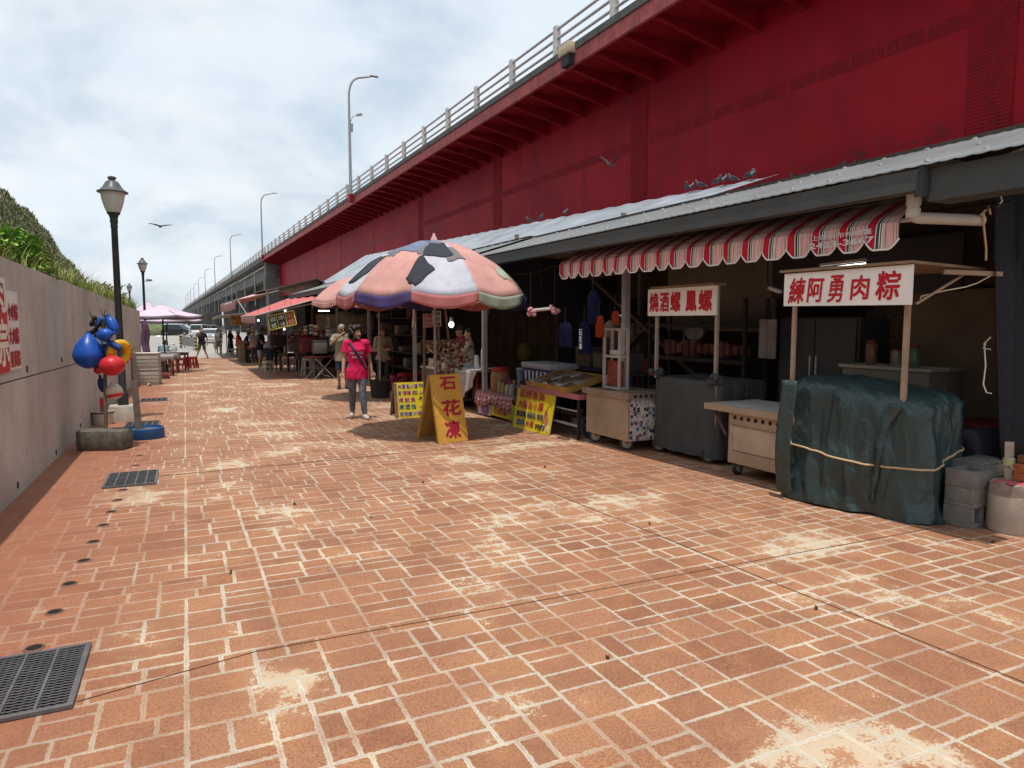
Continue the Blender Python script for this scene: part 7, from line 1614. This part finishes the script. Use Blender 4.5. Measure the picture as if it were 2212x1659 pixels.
p = dep(374, 748, 29); t = thing('plastic_bag', 'translucent white carrier bag standing on the wooden table', 'bag', (p.x, p.y, gz(p.y)+.77)); mb = MB().lathe([(.14, 0), (.17, .08), (.12, .2), (.06, .27), (.07, .31)], 14); mb.v = [tuple(V(v)*(1+.2*noise.noise(V(v)*9))) for v in mb.v]; obj('bag', mb, M('bag_film', (.5, .5, .5), .3), t)
for k, (x, y, s_) in enumerate(((391, 753, 'black and yellow striped post left of the grey barrier panel'), (424, 759, 'black and yellow striped post right of the grey barrier panel'))):
    p = g(x, y); t = thing('striped_post', s_, 'post', p, 0, 'striped posts at the car park'); obj('post', MB().lathe([(.09, 0), (.09, 1.1)], 12), M('post_yellow', (.55, .42, .12), .6), t); mb = MB()
    for q in range(4): mb.lathe([(.092, .1+.26*q), (.092, .23+.26*q)], 12, cap=False)
    obj('stripe', mb, M('stripe_black', (.02, .02, .02), .6), t)
a, b = g(393, 750), g(424, 756); t = thing('barrier_panel', 'plain grey barrier panel between the two striped posts', 'barrier', (a+b)/2); za = gz(60); mb = MB().prism([V((a.x, a.y, za+.15)), V((b.x, b.y, za+.2)), V((b.x, b.y, za+.95)), V((a.x, a.y, za+.95))], (.02, .05, 0)); obj('panel', mb, M('panel_grey', (.30, .30, .295), .7), t, world=True); obj('foot', MB().box((a.x+.2, a.y, za+.075), (.08, .5, .15)).box((b.x-.2, b.y, za+.1), (.08, .5, .2)), M('panel_grey', (.30, .30, .295)), t, world=True)
mb = MB()
for k, y in enumerate((46.0, 48.2, 50.6, 53.4)): mb.box((3, y, gz(y)-.008), (26, .45, .01))
obj('parking_band', mb, M('band_pale', (.5, .46, .40), .9), kind='structure')
mb = MB(); a, b = g(342, 727.5), g(347, 716); mb.bar(V((a.x, a.y, -.7)), V((b.x, b.y, -.7)), .5, .012); obj('parking_line', mb, M('line_white', (.7, .7, .68), .8), kind='structure')
# ================================================================ cars
def car(label, loc, rz, L, Wd, H, paint, suv=True):
    t = thing('parked_car', label, 'car', loc, rz, 'cars parked at the far end'); g_ = .19
    lo = [(-L/2, .45), (-L/2, .72), (-L*.46, .90 if suv else .86), (-L*.2, .98), (L*.22, .97), (L*.36, .92), (L*.48, .78), (L/2, .6), (L/2, .35)]
    wh = .34*(1 if suv else .92); xw = (-L*.30, L*.31)
    bot = [(L/2-.05, g_)]
    for x in (xw[1], xw[0]):
        bot += [(x+wh+.06, g_)] + [(x+(wh+.06)*math.cos(a), g_+.12+(wh+.02)*math.sin(a)) for a in [math.pi*i/8 for i in range(9)]] + [(x-wh-.06, g_)]
    bot += [(-L/2+.05, g_)]
    prof = lo+bot
    bm_ = MB(); n = len(prof); ys = ((-1, .93), (-.96, 1), (.96, 1), (1, .93)); vs = []
    for fy, s in ys: vs += [(x*(1 if abs(fy) < .99 else .985), fy*Wd/2, .55+(z-.55)*(s if z > .55 else 1)) for x, z in prof]
    fs = [tuple(range(n)), tuple(3*n+i for i in range(n-1, -1, -1))] + [(q*n+i, (q+1)*n+i, (q+1)*n+(i+1) % n, q*n+(i+1) % n) for q in range(3) for i in range(n)]
    obj('body', bm_.add(vs, fs), paint, t, ang=30)
    b = .95; tops = ((-L*.46, -L*.40) if suv else (-L*.36, -L*.22)); x0, x1, x2, x3 = tops[0], tops[1], L*.10, L*.29
    rf_ = [(x0, b), (x1, H-.03), (x1+.3, H), (x2-.2, H), (x2, H-.04), (x3, b)]; vs = []
    for fy, tf in ((-1, .8), (1, .8)): vs += [(x, fy*Wd/2*(.96-.2*(z-b)/(H-b)), z) for x, z in rf_]
    m = len(rf_); obj('cabin', MB().add(vs, [tuple(range(m)), tuple(range(2*m-1, m-1, -1))] + [(i, m+i, m+(i+1) % m, (i+1) % m) for i in range(m)]), paint, t, ang=25)
    GLS = M('car_glass', (.03, .04, .045), .12, .1, 2)
    for fy in (-1, 1):
        def sp(x, z, o=.006): return (x, fy*(Wd/2*(.96-.2*(z-b)/(H-b))+o), z)
        for xa, xb, xc, xd in ((x0+.16, x1+.16, (x1+x2)/2-.05, (x1+x2)/2-.05), ((x1+x2)/2+.05, (x1+x2)/2+.05, x2-.03, x3-.2)):
            q = [sp(xa, b+.05), sp(xb, H-.12), sp(xc, H-.12), sp(xd, b+.05)]; obj('window', MB().prism(q, (0, fy*.004, 0)), GLS, t)
    def ep(x, z, f, o): return (x+o, f*Wd/2*(.90-.2*(z-b)/(H-b)), z)
    for xa, xb, o, nm in ((x0, x1, -.012, 'rear_window'), (x3, x2, .012, 'windscreen')):
        def lx(z): return xa+(xb-xa)*(z-b)/(H-.04-b)
        q = [ep(lx(z), z, f, o) for f, z in ((-1, b+.05), (1, b+.05), (1, H-.1), (-1, H-.1))]; obj(nm, MB().prism(q, (o*.3, 0, 0)), GLS, t)
    for x in xw:
        for fy in (-1, 1):
            w = obj('wheel', MB().lathe([(wh*.62, -.1), (wh*.97, -.1), (wh, -.07), (wh, .07), (wh*.97, .1), (wh*.62, .1)], 20, (x, fy*(Wd/2-.1), wh), (R(90), 0, 0)), RUB, t)
            mb = MB().lathe([(.05, -.085), (.06, -.1), (wh*.2, -.095), (wh*.2, .095), (.06, .1)], 12, (x, fy*(Wd/2-.1), wh), (R(90), 0, 0))
            for q in range(5): a = q*1.2566; mb.bar((x, fy*(Wd/2-.005), wh), (x+wh*.62*math.cos(a), fy*(Wd/2-.005), wh+wh*.62*math.sin(a)), .05, .03, upv=(0, 1, 0))
            mb.lathe([(wh*.58, -.1), (wh*.66, -.102), (wh*.66, .102), (wh*.58, .1)], 18, (x, fy*(Wd/2-.1), wh), (R(90), 0, 0), cap=False); obj('rim', mb, M('alloy', (.5, .5, .5), .35, metal=.6), w)
    for fy in (-1, 1):
        obj('tail_light', MB().box((-L/2+.02, fy*Wd*.38, .80), (.08, .34, .15), bev=.02), M('tail_red', (.45, .01, .02), .25), t); obj('headlight', MB().box((L/2-.07, fy*Wd*.37, .70), (.12, .34, .13), bev=.03), M('head_glass', (.55, .56, .58), .2), t)
        obj('mirror', MB().box((x3-.25, fy*(Wd/2+.08), b+.06), (.1, .18, .12), bev=.02), paint, t)
    obj('number_plate', MB().box((-L/2-.012, 0, .62 if suv else .78), (.02, .38, .16)), M('plate_white', (.6, .6, .6), .5), t); obj('bumper', MB().box((-L/2+.03, 0, .40), (.14, Wd*.94, .2), bev=.03).box((L/2-.05, 0, .36), (.14, Wd*.94, .2), bev=.03), paint, t)
    return t
PBK = M('paint_black', (.012, .013, .018), .18, .05, 2, spec=.6); PWT = M('paint_white', (.62, .62, .62), .25, .04, 2); PSV = M('paint_silver', (.42, .43, .44), .3, .04, 2, metal=.3)
p = g(386, 724.5); p.z = gz(99); car('black sport utility car parked side on in the open car park', p, R(-30), 4.7, 1.85, 1.70, PBK)
p = dep(433, 715, 100); car('white sport utility car seen from behind between the black and the white saloon car', (p.x, p.y, gz(99)), R(72), 4.5, 1.85, 1.75, PWT)
p = dep(459, 735, 70); car('white saloon car with red tail lights, nearest of the parked cars', (p.x, p.y+1.5, gz(99)), R(84), 4.6, 1.8, 1.46, PWT, False)
p = dep(455, 706, 112); car('silver car parked at the back beneath the viaduct', (p.x, p.y, gz(99)), R(40), 4.6, 1.8, 1.6, PSV)
# trees, tarpaulin mound and rocks beyond the car park
def tree(label, c, h, r, seed, tall=.35):
    random.seed(seed); t = thing('tree', label, 'tree', c, 0, 'trees beyond the car park'); mb = MB().tube([(0, 0, -.2), (.05, 0, h*.3), (0, .1, h*.75)], [.22, .16, .06], 7)
    for k in range(6): a = U(0, 6.28); mb.tube([(0, 0, h*U(.3, .55)), (r*.6*math.cos(a), r*.6*math.sin(a), h*U(.6, .85))], [.09, .03], 5)
    obj('trunk', mb, M('bark', (.09, .07, .05), .9), t); lf = MB()
    for k in range(22):
        a = U(0, 6.28); q = random.random()**.5; cc = V((r*q*math.cos(a), r*q*math.sin(a), h*(tall+(1-tall)*U(.1, .95)*(1-.4*q)))); cr = r*U(.25, .45)
        for _ in range(46): lf.cm = random.randrange(2); d = V((random.gauss(0, 1), random.gauss(0, 1), random.gauss(0, .8))).normalized(); leaf(lf, cc+d*cr*U(.5, 1), V((d.x, d.y, d.z*.5+U(-.5, .5))), U(.35, .6), U(.2, .3))
    obj('crown', lf, [leafmat('crown_dark', (.03, .055, .02)), leafmat('crown_mid', (.055, .09, .03))], t, smooth=False)
for k, (x, d, h, r, s_) in enumerate(((322, 190, 5, 4, 'tree leftmost of the far row, beyond the wall end'), (352, 205, 4.5, 4.5, 'tree second in the far row, behind the tarpaulin mound'), (385, 210, 4.5, 4.5, 'tree third in the far row, above the black car'), (408, 215, 5, 4, 'tree rightmost of the far row, beside the viaduct'))):
    p = dep(x, 700, d); tree('dark green '+s_, (p.x, p.y, gz(99)), h, r, 40+k)
p = dep(355, 712, 128); t = thing('covered_mound', 'heap covered with pale blue and grey sheets at the edge of the car park', 'mound', (p.x, p.y, gz(99))); mb = MB().ell((0, 0, .1), (5, 3, 2.0), 28, 14); mb.v = [tuple(V((v[0], v[1], max(-.1, v[2]*(1+.35*noise.noise(V(v)*.9)))))) for v in mb.v]; obj('sheet', mb, M('sheet_paleblue', (.40, .47, .52), .6, .3, .8, dirt=.7, dcol=(.22, .21, .17), dsc=.7), t, ang=60)
p = dep(330, 712, 110); t = thing('rubble_heap', 'brown earth and grass heap left of the covered mound', 'mound', (p.x, p.y, gz(99))); mb = MB().ell((0, 0, 0), (4, 3, 1.7), 28, 14); mb.v = [tuple(V((v[0], v[1], max(-.1, v[2]*(1+.4*noise.noise(V(v)*1.1)))))) for v in mb.v]; obj('earth', mb, MATS['hill_soil'], t, ang=60)
# ================================================================ birds
PG = M('pigeon_grey', (.11, .11, .125), .7, .3, 20); PGD = M('pigeon_dark', (.045, .045, .055), .7, .3, 20)
def pigeon_master():
    t = thing('pigeon', '', 'bird', (0, 0, 0), 0, 'pigeons along the shed roof')
    obj('body', blob([('e', (0, 0, .095), (.055, .105, .055), (R(-20), 0, 0)), ('c', (0, -.07, .13), (0, -.095, .18), .035, .024), ('e', (0, -.1, .195), (.023, .027, .023)), ('c', (0, -.12, .193), (0, -.145, .187), .008, .004), ('c', (0, .08, .075), (0, .18, .045), .035, .016), ('c', (-.018, 0, .05), (-.018, -.005, .005), .007, .005), ('c', (.018, 0, .05), (.018, -.005, .005), .007, .005)], .008, 2), PG, t, ang=80)
    for s in (-1, 1): obj('wing', MB().ell((s*.05, .03, .10), (.014, .10, .04), 10, 7, (R(-18), 0, s*.1)), PGD, t)
    return t
spots = [(1483, 415), (1494, 413), (1512, 408), (1549, 404), (1565, 399), (1582, 399), (1618, 394), (1626, 391), (1715, 376), (1818, 356), (1846, 352), (1143, 480), (1169, 474), (1222, 466)]
names = ['pale grey pigeon at the left of the roof edge group of eight', 'pigeon second from the left in the roof edge group of eight', 'pigeon third along in the roof edge group, standing sideways', 'small pigeon alone before the middle of the roof edge group', 'upright pigeon with raised neck in the roof edge group', 'pigeon just right of the upright one on the roof edge', 'pigeon left in the close pair ending the roof edge group', 'pigeon right in the close pair ending the roof edge group', 'lone pigeon on the girder flange under the stained red panel', 'pigeon left of two near the rust marks on the girder', 'pigeon right of two near the rust marks on the girder', 'pigeon leftmost on the bluish sheet roof', 'pigeon second on the bluish sheet roof', 'pigeon third on the bluish sheet roof, apart from the group of eight']
PM = None
for k, (x, y) in enumerate(spots):
    if 8 <= k < 11:
        p = sh(x, y, 14.74); p.z = 5.152
    else:
        p = sh(x, y+2, 8.9); p.z = 3.87+.034*(p.y-9)
    if PM is None: PM = pigeon_master(); o = PM; o.scale = (.75,)*3; o.location = p; o.rotation_euler = (0, 0, U(0, 6)); o['label'] = names[0]
    else: dup(PM, p, (k*2.1) % 6.28, names[k], sc=.68+.03*(k % 5))
def flying(label, p, s, yaw, up_):
    t = thing('flying_bird', label, 'bird', p, yaw); m = Matrix.Scale(s, 4)
    obj('body', blob([('e', (0, 0, 0), (.05, .13, .045)), ('e', (0, -.14, .015), (.026, .032, .026)), ('c', (0, -.165, .012), (0, -.19, .008), .008, .004), ('c', (0, .1, 0), (0, .22, .0), .045, .03)], .01, 2).xf(m), PG, t, ang=80)
    for sd in (-1, 1):
        pts = [(sd*.03, -.06, .02), (sd*.18, -.09, .02+.14*up_), (sd*.38, -.02, .02+.24*up_), (sd*.42, .03, .02+.25*up_), (sd*.2, .06, .01+.13*up_), (sd*.04, .08, .0)]
        obj('wing', MB().prism(pts, (0, 0, .012)).xf(m), PGD, t)
flying('pigeon flying with raised wings in front of the red girder', sh(1319, 357, 11.5), .85, R(120), 1.3); flying('dark bird gliding in the sky left of the bridge', dep(347, 489, 40), 1.5, R(10), .25)
for o in list(bpy.data.objects):
    if o.type == 'MESH' and o.users_collection == (): pass
# ================================================================ small clutter in and around the stalls
def bucket(label, c, r, h, col, grp=None):
    t = thing('bucket', label, 'bucket', c, 0, grp); obj('body', MB().lathe([(r*.8, 0), (r*.86, .01), (r, h), (r*1.05, h), (r*1.05, h-.02), (r*.95, h-.02), (r*.78, .03)], 20), M('bucket_%s' % (col,), col, .5, .15, 5, dirt=.3), t)
    obj('handle', MB().tube(bez((-r, 0, h-.02), (0, r*1.4, h*.75), (r, 0, h-.02)), .005, 5), MATS['rail_steel'], t)
bucket('grey bucket under the snack table beside the leaning board', P(5.35, 8.6, gz(8.6)), .16, .24, (.12, .12, .13)); bucket('dark blue bucket under the snack table, nearest the stickered cart', P(5.3, 8.2, gz(8.2)), .15, .22, (.02, .04, .12)); bucket('red bucket standing between the covered cart and the counter cart', P(6.3, 5.75, gz(5.7)), .17, .27, (.2, .02, .02))
bucket('white bucket behind the counter cart by the fridge', P(6.05, 5.2, gz(5.2)), .17, .3, (.3, .29, .27))
random.seed(77)
def hang(label, name, cat, px_, py_, d, build, mat):
    p = dep(px_, py_, d); t = thing(name, label, cat, p); obj('body', build(MB()), mat, t); obj('hook', MB().tube([(0, 0, 0), (0, 0, .22)], .004, 4), MATS['rack_dark'], t)
PAN = M('pan_steel', (.20, .19, .18), .35, .2, 8, metal=.6)
hang('round steel pan hanging behind the covered cart sign', 'frying_pan', 'pan', 1500, 690, 9.4, lambda m: m.lathe([(.01, 0), (.13, 0), (.15, .04), (.14, .04), (.12, .012)], 18, (0, 0, -.16), (0, R(90), .5)).bar((0, 0, -.02), (0, 0, .12), .02), PAN)
hang('smaller steel ladle hanging beside the steel pan', 'ladle', 'ladle', 1478, 700, 9.4, lambda m: m.ell((0, 0, -.25), (.05, .05, .035), 10, 6).bar((0, 0, -.24), (0, 0, .0), .012), PAN)
hang('pale towel hanging from the beam left of the barred window', 'towel', 'towel', 1660, 690, 8.0, lambda m: m.grid(lambda u, v: (.02*math.sin(u*12), (u-.5)*.26, -.45*v), 14, 8), M('towel_grey', (.24, .21, .2), .9, .15, 6))
hang('clear bag of eggs hanging near the white shed post', 'net_bag', 'bag', 1318, 690, 9.2, lambda m: m.ell((0, 0, -.13), (.08, .08, .12), 12, 8), M('bag_tan', (.22, .16, .11), .7, .3, 25))
t = thing('garden_hose', 'coiled dark green hose lying behind the green tarpaulin cart', 'hose', (6.2, 4.2, gz(4.2))); mb = MB().tube([V((.22*math.cos(a)*(1+.02*a/6.28), .22*math.sin(a), .015+.012*a/6.28)) for a in [i*.35 for i in range(75)]], .011, 6); obj('hose', mb, M('hose_green', (.02, .07, .03), .5), t)
for k, (xs, y, h, s_) in enumerate(((6.3, 4.75, .24, 'tall jar left on the low dusty cabinet'), (6.4, 4.55, .16, 'short jar on the low dusty cabinet'), (6.3, 4.3, .2, 'jar at the right end of the low dusty cabinet'))): q = thing('jar', s_, 'jar', P(xs, y, 1.052)); obj('body', MB().lathe([(.05, 0), (.055, .01), (.055, h*.8), (.04, h*.9)], 14), M('jar_brown%d' % k, ((.16, .08, .04), (.2, .18, .14), (.1, .12, .08))[k], .3), q); obj('lid', MB().lathe([(.045, h*.88), (.048, h), (.01, h*1.01)], 14), MATS['lid_red'], q)
for k, (y, w_, h_, s_) in enumerate(((10.9, .5, .34, 'brown carton on the long back table, leftmost'), (10.35, .4, .26, 'pale carton on the long back table beside the brown one'), (9.4, .45, .3, 'dark crate on the long back table'), (9.0, .3, .22, 'small red crate at the near end of the back table'))): p = P(6.95, y, .662+h_/2); t = thing('box', s_, 'box', p, .1*k); obj('body', MB().box((0, 0, 0), (.35, w_, h_), bev=.01), CBX[k % 4], t); obj('lid', MB().box((0, 0, h_/2+.008), (.36, w_+.01, .012)), CBX[(k+1) % 4], t)
def chair(label, c, rz, col):
    t = thing('plastic_chair', label, 'chair', c, rz); m = M('chair_%s' % (col,), col, .5, .1, 5); obj('seat', MB().box((0, 0, .43), (.42, .42, .03), bev=.01), m, t); obj('backrest', MB().box((0, .2, .65), (.4, .03, .34), rot=(R(-8), 0, 0), bev=.01), m, t)
    for i in (-1, 1):
        for j in (-1, 1): obj('leg', MB().bar((i*.18, j*.17, .43), (i*.21, j*.2, 0), .035), m, t)
chair('dark red plastic chair behind the counter cart', P(6.1, 4.95, gz(5)), R(70), (.12, .015, .02)); chair('blue plastic chair in the dark behind the snack table', P(6.3, 8.7, gz(8.7)), R(100), (.02, .04, .12))
# price tags on the snack trays and cart, wires along the shed front
for k, (y, s_) in enumerate(((9.35, 'small white price tag at the far end of the yellow tray'), (8.95, 'small white price tag in the middle of the yellow tray'), (8.55, 'small white price tag at the near end of the yellow tray'))):
    t = thing('price_tag', s_, 'tag', P(4.935, y, .56)); obj('card', MB().box((0, 0, 0), (.006, .13, .08), rot=(0, R(-12), 0)), MATS['card_white'], t); mb = MB(); write(mb, ('50', '100', '60')[k], (-.012, .04, -.022), (0, -1, 0), (.2, 0, 1), .08, .045, .03); obj('lettering', mb, C1['r'], t)
t = thing('power_cable', 'sagging black cable strung along the front beam of the near shed', 'cable', P(4.95, 7, 2.3)); mb = MB()
pts = []
for i in range(41): y = 11.2-8.2*i/40; pts.append(P(5.42, y, 2.33-.07*abs(math.sin(i*math.pi/8))))
obj('cable', mb.tube(pts, .007, 5), MATS['rack_dark'], t, world=True)
t = thing('power_cable', 'cream cable looping from the sign roof to the netting', 'cable', (5.4, 3.3, 1.9)); q = [dep(x, y, 5.3) for x, y in ((1985, 655), (1990, 640), (2040, 628), (2085, 620), (2110, 612), (2160, 585))]; obj('cable', MB().tube(q, .005, 5), M('cord_cream', (.6, .52, .33)), t, world=True)
# fallen leaves and bits on the paving
LV = M('dry_leaf', (.16, .075, .03), .8, .4, 20); random.seed(3)
for k, (x, y) in enumerate(((802, 1118), (1760, 1318), (1640, 1036), (1402, 1134), (912, 1044), (640, 1090), (1180, 1010), (500, 1240), (2140, 1172), (1310, 1420))):
    p = g(x, y); t = thing('fallen_leaf', 'small dry brown leaf lying on the open paving', 'leaf', p, U(0, 6), 'dry leaves on the paving'); mb = MB(); leaf(mb, V((-.03, 0, .006)), V((1, 0, .05)), .035, .02, .1); obj('leaf', mb, LV, t)

for k, (x, y, d, rz_, cl, s_) in enumerate(((600, 736, 28.5, -20, 'charcoal', 'stall keeper in dark clothes standing behind the dark red table'), (655, 733, 25, -35, 'deep_red', 'stall keeper in deep red standing in the shade behind the folding table'), (548, 730, 34, 30, 'beige', 'stall keeper in beige behind the black floor sign'))):
    p = dep(x, y, d); person(s_, (p.x, p.y, gz(p.y)), R(rz_), 1.62+.03*k, k == 1, 0, top=MATS['wear_'+cl], sleeve=.7, bottom=MATS['wear_charcoal'], bl=1.8, hair=('bob', None) if k == 1 else ('short', None), pose=dict(elL=(.22, -.08, 1.1), wrL=(.1, -.28, 1.05), elR=(-.22, -.06, 1.1), wrR=(-.08, -.27, 1.03)))
for k, (x, y, d) in enumerate(((566, 706, 26), (574, 708, 27), (640, 706, 23), (648, 704, 22.6), (660, 706, 22.2), (672, 704, 21.8), (682, 706, 21.5), (708, 708, 21), (536, 706, 30), (545, 708, 29.5))):
    p = dep(x, y, d); t = thing('hanging_packets', 'strip of small packets, %s from the left in the row hanging below the far eaves' % ('third fourth seventh eighth ninth tenth eleventh twelfth first second'.split()[k]), 'packets', p, 0, 'packet strips under the far eaves')
    for q in range(3): obj('packet', MB().box((0, 0, -.11*q), (.13, .03, .09), bev=.01), CBX[(k+q*2) % 5], t)
    obj('string', MB().tube([(0, 0, -.3), (0, 0, .4)], .004, 4), MATS['rack_dark'], t)
